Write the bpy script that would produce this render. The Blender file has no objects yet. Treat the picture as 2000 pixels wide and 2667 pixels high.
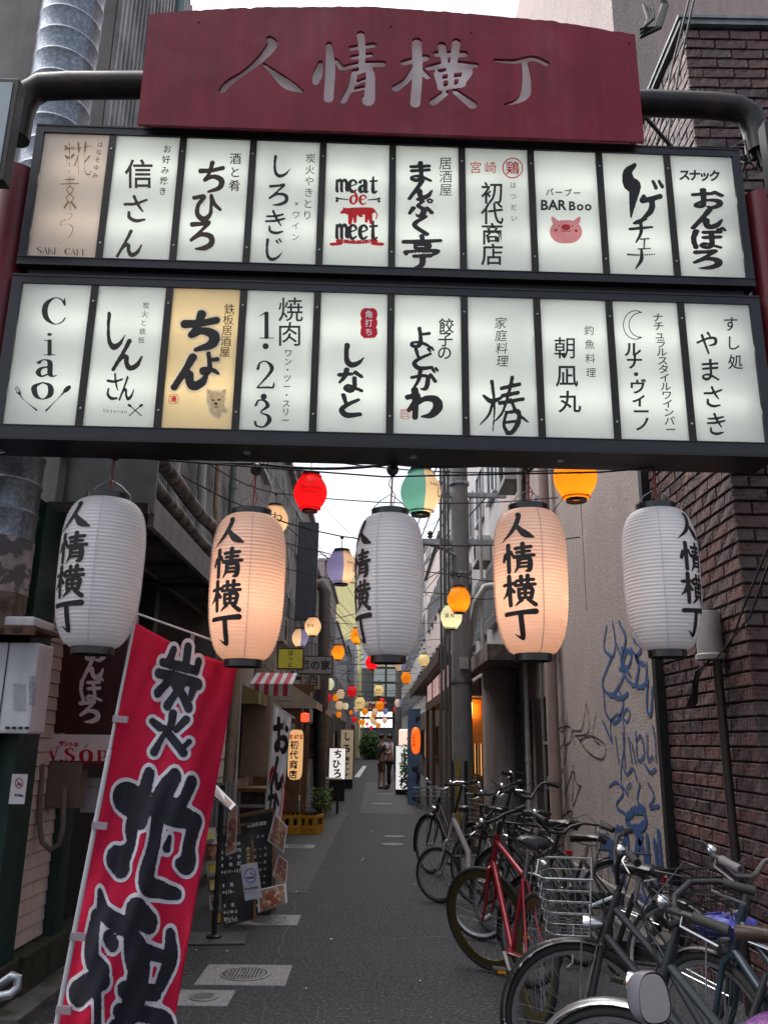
import bpy, bmesh, math, random
import numpy as np
from mathutils import Vector, Matrix
random.seed(7)
rad = math.radians
sc = bpy.context.scene
COL = sc.collection

# ------------------------------------------------------------------ camera, sky, sun, exposure
CAMLOC = Vector((0, 0, 1.5)); FPX = 2150.0; PITCH = rad(15.595); YAW = rad(0.43); ROLL = rad(0.73)
_F = Vector((math.sin(YAW)*math.cos(PITCH), math.cos(YAW)*math.cos(PITCH), math.sin(PITCH)))
_R0 = Vector((math.cos(YAW), -math.sin(YAW), 0)); _U0 = _R0.cross(_F)
_R = _R0*math.cos(ROLL) + _U0*math.sin(ROLL); _U = _U0*math.cos(ROLL) - _R0*math.sin(ROLL)
cd = bpy.data.cameras.new('camera'); cam = bpy.data.objects.new('camera', cd); COL.objects.link(cam)
cd.sensor_fit = 'VERTICAL'; cd.sensor_height = 36; cd.sensor_width = 27; cd.lens = FPX/2667*36
cd.clip_start = 0.05; cd.clip_end = 1000
cam.matrix_world = Matrix(((_R.x, _U.x, -_F.x, CAMLOC.x), (_R.y, _U.y, -_F.y, CAMLOC.y), (_R.z, _U.z, -_F.z, CAMLOC.z), (0, 0, 0, 1)))
sc.camera = cam
SUN_EL, SUN_ROT = rad(60), rad(-60)
w = bpy.data.worlds.new("World"); sc.world = w; w.use_nodes = True
nt = w.node_tree; nt.nodes.clear()
sky = nt.nodes.new('ShaderNodeTexSky'); sky.sky_type = 'NISHITA'; sky.sun_disc = False
sky.sun_elevation = SUN_EL; sky.sun_rotation = SUN_ROT; sky.air_density = 1.0; sky.dust_density = 5; sky.ozone_density = 1.2
bg = nt.nodes.new('ShaderNodeBackground'); bg.inputs[1].default_value = 0.12
wo = nt.nodes.new('ShaderNodeOutputWorld')
bw = nt.nodes.new('ShaderNodeRGBToBW'); nt.links.new(sky.outputs[0], bw.inputs[0])       # thin cloud: most of the blue is washed out of the sky
mx = nt.nodes.new('ShaderNodeMix'); mx.data_type = 'RGBA'; mx.inputs[0].default_value = .66
tn = nt.nodes.new('ShaderNodeMix'); tn.data_type = 'RGBA'; tn.blend_type = 'MULTIPLY'; tn.inputs[0].default_value = 1; tn.inputs[7].default_value = (1.0, .985, .985, 1)
nt.links.new(bw.outputs[0], tn.inputs[6]); nt.links.new(sky.outputs[0], mx.inputs[6]); nt.links.new(tn.outputs[2], mx.inputs[7]); nt.links.new(mx.outputs[2], bg.inputs[0]); nt.links.new(bg.outputs[0], wo.inputs[0])
sd = bpy.data.lights.new('sun', 'SUN'); sd.energy = 1.5; sd.angle = rad(90); sd.color = (1, .96, .93)
so = bpy.data.objects.new('sun', sd); COL.objects.link(so)
so.rotation_euler = (math.pi/2 - SUN_EL, 0, math.pi - SUN_ROT)
sc.view_settings.view_transform = 'Standard'; sc.view_settings.look = 'None'
sc.view_settings.exposure = 1.65; sc.view_settings.gamma = 1; sc.view_settings.use_curve_mapping = False
sc.cycles.use_denoising = True
sc.cycles.max_bounces = 6; sc.cycles.diffuse_bounces = 3; sc.cycles.glossy_bounces = 3; sc.cycles.transmission_bounces = 4
sc.cycles.sample_clamp_indirect = 6; sc.cycles.caustics_reflective = False; sc.cycles.caustics_refractive = False

# ------------------------------------------------------------------ measuring: a photo point (in 1659-wide units) onto a real plane
KK = 2000/1659
def ray(x, y):
    return _F + _R*((x*KK-1000)/FPX) - _U*((y*KK-1333.5)/FPX)
def at(x, y, Y):
    d = ray(x, y); return CAMLOC + d*(Y/d.y)
def atx(x, y, X):
    d = ray(x, y); return CAMLOC + d*(X/d.x)
def atz(x, y, Z=0.0):
    d = ray(x, y); return CAMLOC + d*((Z-1.5)/d.z)
def px_size(P, n):                       # n photo units at the distance of P, in metres
    return n*KK/FPX*((Vector(P)-CAMLOC).dot(_F))

# ------------------------------------------------------------------ materials
MATS = {}; EMS = .38        # lamps against this exposure
def mat(name, col, rough=.6, metal=0.0, var=.12, scale=6.0, bump=0.0, bscale=80.0, streak=0.0, col2=None, mixs=3.0, mixt=(.45, .6),
        trans=0.0, spec=.4, coat=0.0, emit=0.0, ecol=None, bump2=0.0, b2scale=4.0, speck=0.0, speckcol=(.5, .5, .5), alpha=1.0):
    if name in MATS: return MATS[name]
    m = bpy.data.materials.new(name); m.use_nodes = True; MATS[name] = m
    n = m.node_tree.nodes; l = m.node_tree.links; b = n['Principled BSDF']; out = n['Material Output']
    b.inputs['Roughness'].default_value = rough; b.inputs['Metallic'].default_value = metal
    b.inputs['Specular IOR Level'].default_value = spec; b.inputs['Coat Weight'].default_value = coat
    b.inputs['Alpha'].default_value = alpha
    tc = n.new('ShaderNodeTexCoord'); vec = tc.outputs['Object']
    def noise(s, det=4, v=None, dist=0):
        t = n.new('ShaderNodeTexNoise'); t.inputs['Scale'].default_value = s; t.inputs['Detail'].default_value = det
        t.inputs['Distortion'].default_value = dist; l.new(v or vec, t.inputs['Vector']); return t.outputs['Fac']
    def ramp(f, a, c):
        r = n.new('ShaderNodeMapRange'); r.inputs['From Min'].default_value = a; r.inputs['From Max'].default_value = c
        l.new(f, r.inputs['Value']); return r.outputs['Result']
    def mix(fac, A, B, mode='MIX'):
        x = n.new('ShaderNodeMix'); x.data_type = 'RGBA'; x.blend_type = mode
        if isinstance(fac, (int, float)): x.inputs[0].default_value = fac
        else: l.new(fac, x.inputs[0])
        for s_, v in ((6, A), (7, B)):
            if isinstance(v, tuple): x.inputs[s_].default_value = (*v[:3], 1)
            else: l.new(v, x.inputs[s_])
        return x.outputs[2]
    c = tuple(col)
    cc = mix(ramp(noise(scale, 6), .3, .7), tuple(k*(1-var) for k in c), tuple(min(1, k*(1+var)) for k in c))
    if col2: cc = mix(ramp(noise(mixs, 8, dist=.3), *mixt), cc, tuple(col2))
    if streak:
        mp = n.new('ShaderNodeMapping'); mp.inputs['Scale'].default_value = (9, 9, .7); l.new(vec, mp.inputs['Vector'])
        s_ = ramp(noise(1.6, 6, mp.outputs['Vector']), .45, .8)
        sm = n.new('ShaderNodeMath'); sm.operation = 'MULTIPLY'; sm.inputs[1].default_value = streak; l.new(s_, sm.inputs[0])
        cc = mix(sm.outputs[0], cc, tuple(k*.35 for k in c))
    if speck:
        cc = mix(ramp(noise(speck, 1), .60, .68), cc, tuple(speckcol))
    l.new(cc, b.inputs['Base Color'])
    if bump or bump2:
        h = None
        if bump: h = noise(bscale, 3)
        bn = n.new('ShaderNodeBump'); bn.inputs['Strength'].default_value = bump or bump2; bn.inputs['Distance'].default_value = .01
        l.new(h if bump else noise(b2scale, 4), bn.inputs['Height'])
        if bump and bump2:
            b2 = n.new('ShaderNodeBump'); b2.inputs['Strength'].default_value = bump2; b2.inputs['Distance'].default_value = .03
            l.new(noise(b2scale, 4), b2.inputs['Height']); l.new(bn.outputs[0], b2.inputs['Normal']); bn = b2
        l.new(bn.outputs[0], b.inputs['Normal'])
    if var and rough > .15 and metal < .99:
        rr = n.new('ShaderNodeMapRange'); rr.inputs['To Min'].default_value = rough*.8; rr.inputs['To Max'].default_value = min(1, rough*1.2)
        l.new(noise(scale*2.3, 4), rr.inputs['Value']); l.new(rr.outputs[0], b.inputs['Roughness'])
    if emit:
        b.inputs['Emission Color'].default_value = (*(ecol or col), 1); b.inputs['Emission Strength'].default_value = emit*EMS
    if trans:
        t = n.new('ShaderNodeBsdfTranslucent'); l.new(cc, t.inputs['Color'])
        ms = n.new('ShaderNodeMixShader'); ms.inputs[0].default_value = trans
        l.new(b.outputs[0], ms.inputs[1]); l.new(t.outputs[0], ms.inputs[2]); l.new(ms.outputs[0], out.inputs['Surface'])
    return m

# ------------------------------------------------------------------ objects
def put(o, label=None, cat=None, group=None, kind=None):
    if label: o['label'] = label
    if cat: o['category'] = cat
    if group: o['group'] = group
    if kind: o['kind'] = kind
    return o
def thing(name, label, cat, loc=(0, 0, 0), group=None, rz=0):
    o = bpy.data.objects.new(name, None); COL.objects.link(o); o.location = loc; o.rotation_euler = (0, 0, rz)
    o.empty_display_size = .1
    return put(o, label, cat, group)
class MB:
    def __init__(s): s.v = []; s.f = []
    def add(s, vs, fs):
        k = len(s.v); s.v.extend([tuple(v) for v in vs]); s.f.extend([tuple(i+k for i in f) for f in fs]); return s
    def box(s, p, q, rz=0, c=None):
        x0, y0, z0 = p; x1, y1, z1 = q
        vs = [Vector((x, y, z)) for z in (z0, z1) for x, y in ((x0, y0), (x1, y0), (x1, y1), (x0, y1))]
        if rz:
            c = Vector(c) if c else Vector(((x0+x1)/2, (y0+y1)/2, 0)); R = Matrix.Rotation(rz, 3, 'Z')
            vs = [R @ (v-Vector((c.x, c.y, 0))) + Vector((c.x, c.y, 0)) for v in vs]
        return s.add(vs, [(3, 2, 1, 0), (4, 5, 6, 7), (0, 1, 5, 4), (1, 2, 6, 5), (2, 3, 7, 6), (3, 0, 4, 7)])
    def obox(s, O, X, Y, Z):             # box from a corner and three edge vectors
        O, X, Y, Z = map(Vector, (O, X, Y, Z))
        vs = [O, O+X, O+X+Y, O+Y, O+Z, O+X+Z, O+X+Y+Z, O+Y+Z]
        return s.add(vs, [(3, 2, 1, 0), (4, 5, 6, 7), (0, 1, 5, 4), (1, 2, 6, 5), (2, 3, 7, 6), (3, 0, 4, 7)])
    def beam(s, a, b, w, h, up=(0, 0, 1)):
        a, b = Vector(a), Vector(b); d = (b-a); X = d.cross(Vector(up)); X = X.normalized() if X.length > 1e-6 else Vector((1, 0, 0))
        Z = X.cross(d).normalized()
        return s.obox(a - X*w/2 - Z*h/2, d, X*w, Z*h)
    def quad(s, *p): return s.add(p, [tuple(range(len(p)))])
    def tube(s, pts, r, n=8, caps=True):
        pts = [Vector(p) for p in pts]; m = len(pts); rs = r if isinstance(r, (list, tuple)) else [r]*m
        T = [(pts[min(i+1, m-1)]-pts[max(i-1, 0)]).normalized() for i in range(m)]
        u = T[0].orthogonal().normalized(); vs = []
        for i in range(m):
            u = (u - T[i]*u.dot(T[i])); u = u.normalized() if u.length > 1e-6 else T[i].orthogonal().normalized()
            w_ = T[i].cross(u)
            for k in range(n):
                a = 2*math.pi*k/n; vs.append(pts[i]+(u*math.cos(a)+w_*math.sin(a))*rs[i])
        fs = [(i*n+k, i*n+(k+1) % n, (i+1)*n+(k+1) % n, (i+1)*n+k) for i in range(m-1) for k in range(n)]
        if caps: fs += [tuple(range(n-1, -1, -1)), tuple((m-1)*n+k for k in range(n))]
        return s.add(vs, fs)
    def cyl(s, a, b, r, r2=None, n=12): return s.tube([a, b], [r, r if r2 is None else r2], n)
    def lathe(s, prof, c=(0, 0, 0), n=24, axis='Z', caps=True):
        c = Vector(c); vs = []
        for r, z in prof:
            for k in range(n):
                a = 2*math.pi*k/n; x, y = r*math.cos(a), r*math.sin(a)
                vs.append(c + (Vector((x, y, z)) if axis == 'Z' else Vector((z, x, y)) if axis == 'X' else Vector((x, z, y))))
        m = len(prof)
        fs = [(i*n+k, i*n+(k+1) % n, (i+1)*n+(k+1) % n, (i+1)*n+k) for i in range(m-1) for k in range(n)]
        if caps: fs += [tuple(range(n-1, -1, -1)), tuple((m-1)*n+k for k in range(n))]
        return s.add(vs, fs)
    def ball(s, c, r, n=12, sc_=(1, 1, 1)):
        pr = [(max(1e-4, math.sin(math.pi*i/(n//2+1))), -math.cos(math.pi*i/(n//2+1))) for i in range(n//2+2)]
        k = len(s.v); s.lathe(pr, (0, 0, 0), n)
        for i in range(k, len(s.v)): s.v[i] = tuple(c[j]+s.v[i][j]*r*sc_[j] for j in range(3))
        return s
    def grid(s, fn, nu, nv):
        vs = [fn(i/nu, j/nv) for j in range(nv+1) for i in range(nu+1)]
        return s.add(vs, [(j*(nu+1)+i, j*(nu+1)+i+1, (j+1)*(nu+1)+i+1, (j+1)*(nu+1)+i) for j in range(nv) for i in range(nu)])
    def mesh(s, name, smooth=False, bevel=0):
        me = bpy.data.meshes.new(name); me.from_pydata(s.v, [], s.f)
        bm = bmesh.new(); bm.from_mesh(me); 
        if bevel:
            es = [e for e in bm.edges if len(e.link_faces) == 2 and e.calc_face_angle(0) > .5]
            bmesh.ops.bevel(bm, geom=es, offset=bevel, segments=2, affect='EDGES', profile=.6)
        bmesh.ops.recalc_face_normals(bm, faces=bm.faces)
        if smooth:
            for f in bm.faces: f.smooth = True
            for e in bm.edges:
                if len(e.link_faces) == 2 and e.calc_face_angle(0) > .9: e.smooth = False
        bm.to_mesh(me); bm.free(); return me
    def build(s, name, m, parent=None, smooth=False, bevel=0, **k):
        me = s.mesh(name, smooth, bevel); me.materials.append(m)
        return link(name, me, parent, **k)
def link(name, me, parent=None, **k):
    o = bpy.data.objects.new(name, me); COL.objects.link(o)
    if parent:
        o.parent = parent
        if parent.type == 'EMPTY' and not parent.get('local'):
            o.matrix_parent_inverse = Matrix.Translation(-parent.location)
    return put(o, **k)
def hide_tags():                          # drop helper flags at the end
    for o in bpy.data.objects:
        for k in ('local', '_z'):
            if k in o: del o[k]
def box(name, m, p, q, parent=None, bevel=0, **k): return MB().box(p, q).build(name, m, parent, bevel=bevel, **k)
def copy_tree(o, parent=None):
    c = o.copy(); COL.objects.link(c)
    if parent: c.parent = parent
    for ch in list(o.children): copy_tree(ch, c)
    return c

# ------------------------------------------------------------------ writing: brush strokes rasterised to a distance field, contoured to flat meshes
def spline(st, n=10):
    p = np.array([[*q, 5.0][:3] for q in st], float)
    if len(p) == 2: t = np.linspace(0, 1, 3*n)[:, None]; return p[0]*(1-t)+p[1]*t
    P = np.vstack([2*p[0]-p[1], p, 2*p[-1]-p[-2]]); out = []
    for i in range(1, len(P)-2):
        t = np.linspace(0, 1, n, endpoint=False)[:, None]; a, b, c, d = P[i-1:i+3]
        out.append(.5*((2*b)+(c-a)*t+(2*a-5*b+4*c-d)*t*t+(3*b-a-3*c+d)*t**3))
    out.append(P[-2:-1]); o = np.vstack(out); o[:, 2] = np.maximum(o[:, 2], .6); return o
def brush(st, w):                        # natural widths: uprights heavier, pressed start and end
    s = [q if len(q) > 2 else (*q, None) for q in st]; out = []; m = len(s)
    for i, (x, y, ww) in enumerate(s):
        if ww is None:
            a, b = s[max(0, i-1)], s[min(m-1, i+1)]; dx, dy = abs(b[0]-a[0]), abs(b[1]-a[1])
            ww = 5*(.72+.4*dy/(dx+dy+1e-6))
            if i == 0: ww *= 1.12
            if i == m-1: ww *= .62
        out.append((x, y, ww*w))
    return out
def field(strokes, N, lo, hi, w=1.0, nib=None, auto=True, ragged=0.0, grow=0.0):
    g = np.linspace(lo, hi, N+1); X, Y = np.meshgrid(g, g); S = np.full(X.shape, 1e3)
    for st in strokes:
        c = spline(brush(st, w) if auto else [(q[0], q[1], q[2]*w) for q in st])
        for x, y, r in c:
            r += grow; dx, dy = X-x, Y-y
            if nib: d = np.sqrt((dx*nib[0])**2+(dy*nib[1])**2)
            else: d = np.sqrt(dx*dx+dy*dy)
            S = np.minimum(S, d-r)
    if ragged:
        S = S + ragged*(np.sin(X*.9+np.cos(Y*1.3)*2)*np.cos(Y*1.1+np.sin(X*.7)*2))
    return g, S
def contour(g, S, inside=True, loops=None):
    N = len(g)-1; F = S if inside else -S; vs = []; fs = []; cid = {}; eid = {}
    def cv(i, j):
        k = cid.get((i, j))
        if k is None: k = len(vs); cid[(i, j)] = k; vs.append((g[i], g[j]))
        return k
    def ev(a, b):
        k = eid.get((a, b)) 
        if k is None: k = eid.get((b, a))
        if k is None:
            fa, fb = F[a[1], a[0]], F[b[1], b[0]]; t = fa/(fa-fb)
            k = len(vs); eid[(a, b)] = k; vs.append((g[a[0]]*(1-t)+g[b[0]]*t, g[a[1]]*(1-t)+g[b[1]]*t))
        return k
    I = F < 0
    cnt = I[:-1, :-1].astype(int)+I[1:, :-1]+I[:-1, 1:]+I[1:, 1:]
    for j, i in zip(*np.nonzero(cnt)):
        i, j = int(i), int(j); c = [(i, j), (i+1, j), (i+1, j+1), (i, j+1)]
        if cnt[j, i] == 4: fs.append(tuple(cv(*q) for q in c)); continue
        poly = []; cr = []
        for k in range(4):
            a, b = c[k], c[(k+1) % 4]
            if I[a[1], a[0]]: poly.append(cv(*a))
            if I[a[1], a[0]] != I[b[1], b[0]]:
                e = ev(a, b); poly.append(e); cr.append((e, I[a[1], a[0]]))
        if len(poly) >= 3: fs.append(tuple(poly))
        if loops is not None and len(cr) == 2: loops.append((cr[0][0], cr[1][0]) if cr[0][1] else (cr[1][0], cr[0][0]))
    return vs, fs
GC = {}
def G(strokes, w=1.0, N=56, key=None, **k):    # glyph in a unit box centred on 0, y up
    kk = (key or id(strokes), w, N, tuple(sorted((a, str(b)) for a, b in k.items())))
    if kk not in GC:
        g, S = field(strokes, N, -14, 114, w, **k); vs, fs = contour(g, S)
        GC[kk] = ([((x-50)/100, (50-y)/100) for x, y in vs], fs)
    return GC[kk]
def T(ch, bold=0.0):                      # a plain printed character from Blender's own font stack, filled mesh in a unit box
    kk = ('T', ch, bold)
    if kk not in GC:
        c = bpy.data.curves.new('t', 'FONT'); c.body = ch; c.resolution_u = 3; c.offset = bold; c.align_x = 'CENTER'
        o = bpy.data.objects.new('t', c); COL.objects.link(o); me = o.to_mesh()
        ar = sum(p.area for p in me.polygons)
        if bold:
            T(ch, 0)
            if ar < GC[('A', ch)]*1.02:
                o.to_mesh_clear(); bpy.data.objects.remove(o); bpy.data.curves.remove(c); GC[kk] = GC[('T', ch, 0)]; return GC[kk]
        else: GC[('A', ch)] = ar
        GC[kk] = ([(v.co.x, v.co.y-.37) for v in me.vertices], [tuple(p.vertices) for p in me.polygons])
        o.to_mesh_clear(); bpy.data.objects.remove(o); bpy.data.curves.remove(c)
    return GC[kk]
def place(mb, gl, cx, cy, sx, sy, fn, rot=0, shear=0):   # fn maps a 2D point (x right, y down) onto the surface
    ca, sa = math.cos(rot), math.sin(rot); vs = []
    for x, y in gl[0]:
        x = x + shear*y; X, Y = x*sx, -y*sy
        vs.append(fn(cx+X*ca-Y*sa, cy+X*sa+Y*ca))
    mb.add(vs, gl[1])
def RB(mb, txt, x0, y0, x1, y1, s, fn, bold=.01, sy=None, shear=0, rot=0):
    n = len(txt)
    while bold and bold > .003 and any(T(ch, bold) is T(ch, 0) for ch in txt if ch != ' '): bold = round(bold*.6, 4)
    if bold and bold <= .003: bold = 0
    for i, ch in enumerate(txt):
        if ch == ' ': continue
        t = i/(n-1) if n > 1 else .5
        gl = KANA[ch] if ch in KANA and bold is None else None
        if gl is None: gl = T(ch, bold or 0)
        place(mb, gl, x0+(x1-x0)*t, y0+(y1-y0)*t, s, sy or s, fn, rot, shear)
KANA = {}
# ------------------------------------------------------------------ brush letters
def dak(st, dx=0, dy=0): return st+[[(80+dx, 4+dy, 4), (88+dx, 16+dy, 3)], [(92+dx, -2+dy, 4), (100+dx, 10+dy, 3)]]
B = {
 'し': [[(30, 6, 6), (27, 40, 5), (30, 74, 6), (46, 90, 7), (70, 82, 5), (90, 60, 1.5)]],
 'ん': [[(56, 4, 6), (38, 40, 5), (8, 94, 5)], [(10, 90, 3), (32, 58, 5), (46, 54, 6), (48, 76, 6), (58, 90, 7), (78, 80, 6), (94, 52, 2)]],
 'さ': [[(12, 32, 5), (50, 30, 5), (88, 16, 4)], [(44, 3, 5), (58, 34, 5), (74, 58, 3)], [(26, 62, 5), (28, 80, 6), (50, 92, 6), (80, 88, 4)]],
 'ち': [[(12, 28, 6), (50, 26, 5), (88, 18, 5)], [(52, 2, 6), (42, 34, 4), (26, 58, 4), (54, 46, 5), (82, 58, 7), (76, 82, 6), (38, 96, 3)]],
 'よ': [[(48, 6, 5), (52, 40, 5), (52, 74, 6), (38, 90, 6), (20, 84, 5), (22, 72, 4), (46, 70, 4), (72, 80, 5), (88, 92, 3)], [(52, 34, 4), (84, 30, 5)]],
 'ひ': [[(8, 22, 5), (42, 18, 5), (22, 46, 5), (20, 76, 6), (40, 92, 7), (62, 76, 5), (66, 40, 4), (66, 14, 4), (76, 40, 5), (96, 60, 4)]],
 'ろ': [[(20, 15, 6), (50, 13, 5), (76, 9, 5), (48, 38, 4), (16, 66, 4), (50, 48, 5), (82, 55, 7), (84, 78, 7), (60, 92, 6), (30, 95, 2)]],
 'き': [[(16, 25, 4), (50, 24, 5), (82, 17, 4)], [(12, 46, 4), (50, 44, 5), (88, 35, 4)], [(42, 2, 5), (56, 35, 5), (74, 64, 3)], [(26, 68, 4), (30, 88, 5), (52, 96, 6), (80, 90, 4)]],
 'ま': [[(16, 22, 5), (82, 18, 5)], [(18, 43, 5), (82, 38, 5)], [(50, 2, 6), (53, 50, 5), (52, 78, 5), (36, 92, 6), (18, 84, 5), (24, 72, 4), (50, 72, 5), (88, 94, 4)]],
 'ふ': [[(40, 6, 5), (60, 18, 4)], [(54, 22, 4), (40, 40, 5), (58, 56, 6), (60, 78, 7), (44, 94, 5), (32, 84, 2)], [(22, 52, 6), (8, 80, 4)], [(74, 52, 5), (92, 76, 5)]],
 'く': [[(68, 4, 5), (26, 46, 6), (72, 95, 6)]],
 'お': [[(8, 28, 5), (62, 22, 5)], [(36, 4, 6), (38, 60, 5), (34, 86, 5), (16, 84, 5), (22, 70, 4), (50, 56, 4), (80, 60, 6), (84, 80, 6), (64, 93, 5), (50, 88, 3)], [(70, 16, 5), (90, 32, 5)]],
 'ほ': [[(18, 10, 6), (11, 50, 5), (18, 92, 5)], [(42, 16, 5), (88, 14, 5)], [(42, 42, 5), (88, 39, 5)], [(64, 16, 5), (65, 75, 5), (54, 92, 5), (36, 84, 5), (46, 72, 4), (90, 92, 4)]],
 'と': [[(28, 6, 5), (38, 44, 4)], [(82, 26, 4), (44, 46, 5), (22, 68, 6), (40, 91, 7), (88, 88, 5)]],
 'か': [[(6, 36, 5), (50, 28, 5), (66, 40, 6), (58, 86, 6), (38, 88, 2)], [(38, 4, 6), (30, 50, 5), (8, 92, 3)], [(76, 24, 5), (94, 54, 5)]],
 'わ': [[(26, 4, 6), (28, 50, 5), (27, 96, 5)], [(6, 28, 5), (34, 25, 5), (8, 74, 3), (50, 36, 5), (84, 36, 7), (92, 62, 8), (74, 88, 6), (46, 94, 2)]],
 'な': [[(8, 26, 5), (52, 22, 4)], [(34, 4, 6), (26, 34, 5), (8, 58, 3)], [(66, 16, 5), (88, 34, 4)], [(62, 40, 5), (62, 76, 5), (48, 93, 6), (30, 84, 5), (42, 72, 4), (88, 94, 4)]],
 'や': [[(6, 46, 5), (50, 27, 5), (84, 26, 6), (86, 50, 6), (60, 60, 3)], [(52, 0, 5), (62, 16, 4)], [(26, 12, 6), (40, 52, 5), (56, 96, 4)]],
 '椿': [[(2, 30, 3), (20, 40, 5), (44, 34, 3)], [(22, 4, 5), (28, 50, 3), (24, 96, 2)], [(24, 42, 4), (14, 66, 3), (-6, 84, 1.5)], [(44, 16, 4), (88, 8, 4)], [(46, 30, 4), (84, 24, 4)], [(40, 44, 4), (96, 36, 4)],
        [(70, -4, 5), (60, 30, 4), (46, 62, 3), (26, 80, 1.5)], [(66, 38, 4), (82, 62, 4), (108, 80, 2)], [(56, 62, 4), (50, 84, 4), (58, 100, 5)], [(56, 62, 3), (84, 60, 5), (84, 80, 6), (70, 98, 5), (58, 100, 4)], [(56, 80, 3), (80, 78, 3)]],
 '亭': [[(50, 0, 5), (52, 12, 5)], [(4, 18, 5), (50, 17, 5), (98, 14, 4)], [(34, 26, 4), (36, 38, 4), (66, 36, 4), (68, 26, 4), (34, 26, 4)], [(10, 54, 5), (14, 48, 4), (88, 46, 5), (78, 58, 3)], [(30, 62, 4), (72, 60, 5)], [(52, 62, 6), (50, 88, 6), (30, 100, 3)]],
 'ゲ': [[(34, 0, 4), (20, 14, 9), (24, 34, 13), (34, 40, 12), (30, 68, 7), (26, 100, 1)], [(52, 58, 4), (50, 66, 5), (84, 58, 5)], [(68, 62, 5), (66, 84, 6), (44, 104, 2)], [(70, 30, 3), (76, 42, 4)], [(82, 30, 3), (88, 40, 4)]],
 'チ': [[(72, 4, 4), (40, 16, 8), (20, 22, 4)], [(4, 46, 5), (50, 42, 5), (96, 38, 4)], [(48, 14, 6), (50, 60, 6), (30, 100, 3)]],
 'エ': [[(20, 14, 5), (84, 10, 5)], [(52, 12, 6), (48, 86, 5)], [(6, 88, 5), (96, 84, 4)]],
 'ナ': [[(-40, 20, 4), (30, 26, 4), (130, 22, 3)], [(52, 0, 5), (52, 46, 8), (30, 84, 4), (24, 92, 1)]],
 '人': [[(48, 2, 5), (54, 10, 6), (47, 40, 6), (30, 70, 4.5), (0, 98, 1.2)], [(46, 40, 3), (62, 62, 6), (78, 78, 8), (102, 90, 2)]],
 '情': [[(12, 36, 5), (5, 56, 4)], [(22, 4, 5.5), (23, 94, 5)], [(31, 28, 4), (38, 42, 3)], [(46, 17, 4), (92, 13, 4)], [(50, 31, 3.5), (88, 28, 3.5)], [(42, 46, 4.5), (100, 42, 4)], [(68, 2, 5), (69, 44, 4)],
        [(54, 55, 4.5), (53, 78, 4), (42, 99, 1.5)], [(54, 56, 4), (86, 54, 5), (87, 90, 5), (76, 96, 2)], [(56, 69, 3), (84, 68, 3)], [(56, 81, 3), (84, 80, 3)]],
 '横': [[(2, 29, 4), (42, 25, 4)], [(22, 2, 5.5), (23, 97, 5)], [(21, 34, 4.5), (12, 58, 4), (-3, 74, 1.5)], [(25, 40, 4), (37, 54, 4)], [(46, 18, 3.5), (96, 15, 4)], [(60, 4, 4.5), (61, 32, 3.5)], [(80, 2, 4.5), (79, 32, 3.5)],
        [(42, 34, 3.5), (100, 31, 4)], [(52, 46, 4), (53, 76, 4)], [(52, 47, 3.5), (90, 45, 4.5), (89, 76, 4)], [(53, 61, 3), (89, 60, 3)], [(53, 76, 3), (89, 75, 3)], [(71, 34, 4), (71, 75, 3.5)], [(60, 82, 4.5), (40, 100, 1.5)], [(80, 82, 4), (100, 98, 5)]],
 '丁': [[(2, 17, 5), (50, 14, 5), (100, 11, 6.5)], [(54, 15, 6), (55, 82, 6.5), (50, 96, 4), (26, 82, 1)]],
}
B['じ'] = dak(B['し'], -14, 6); B['ぷ'] = B['ふ']+[[(84, 6, 2.6), (93, 12, 2.6), (90, 22, 2.6), (80, 22, 2.6), (77, 12, 2.6), (84, 6, 2.6)]]
B['ぼ'] = dak(B['ほ'], 4, -4); B['ど'] = dak(B['と'], -6, -2); B['が'] = dak(B['か'], 4, -4); B['ょ'] = B['よ']
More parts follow.
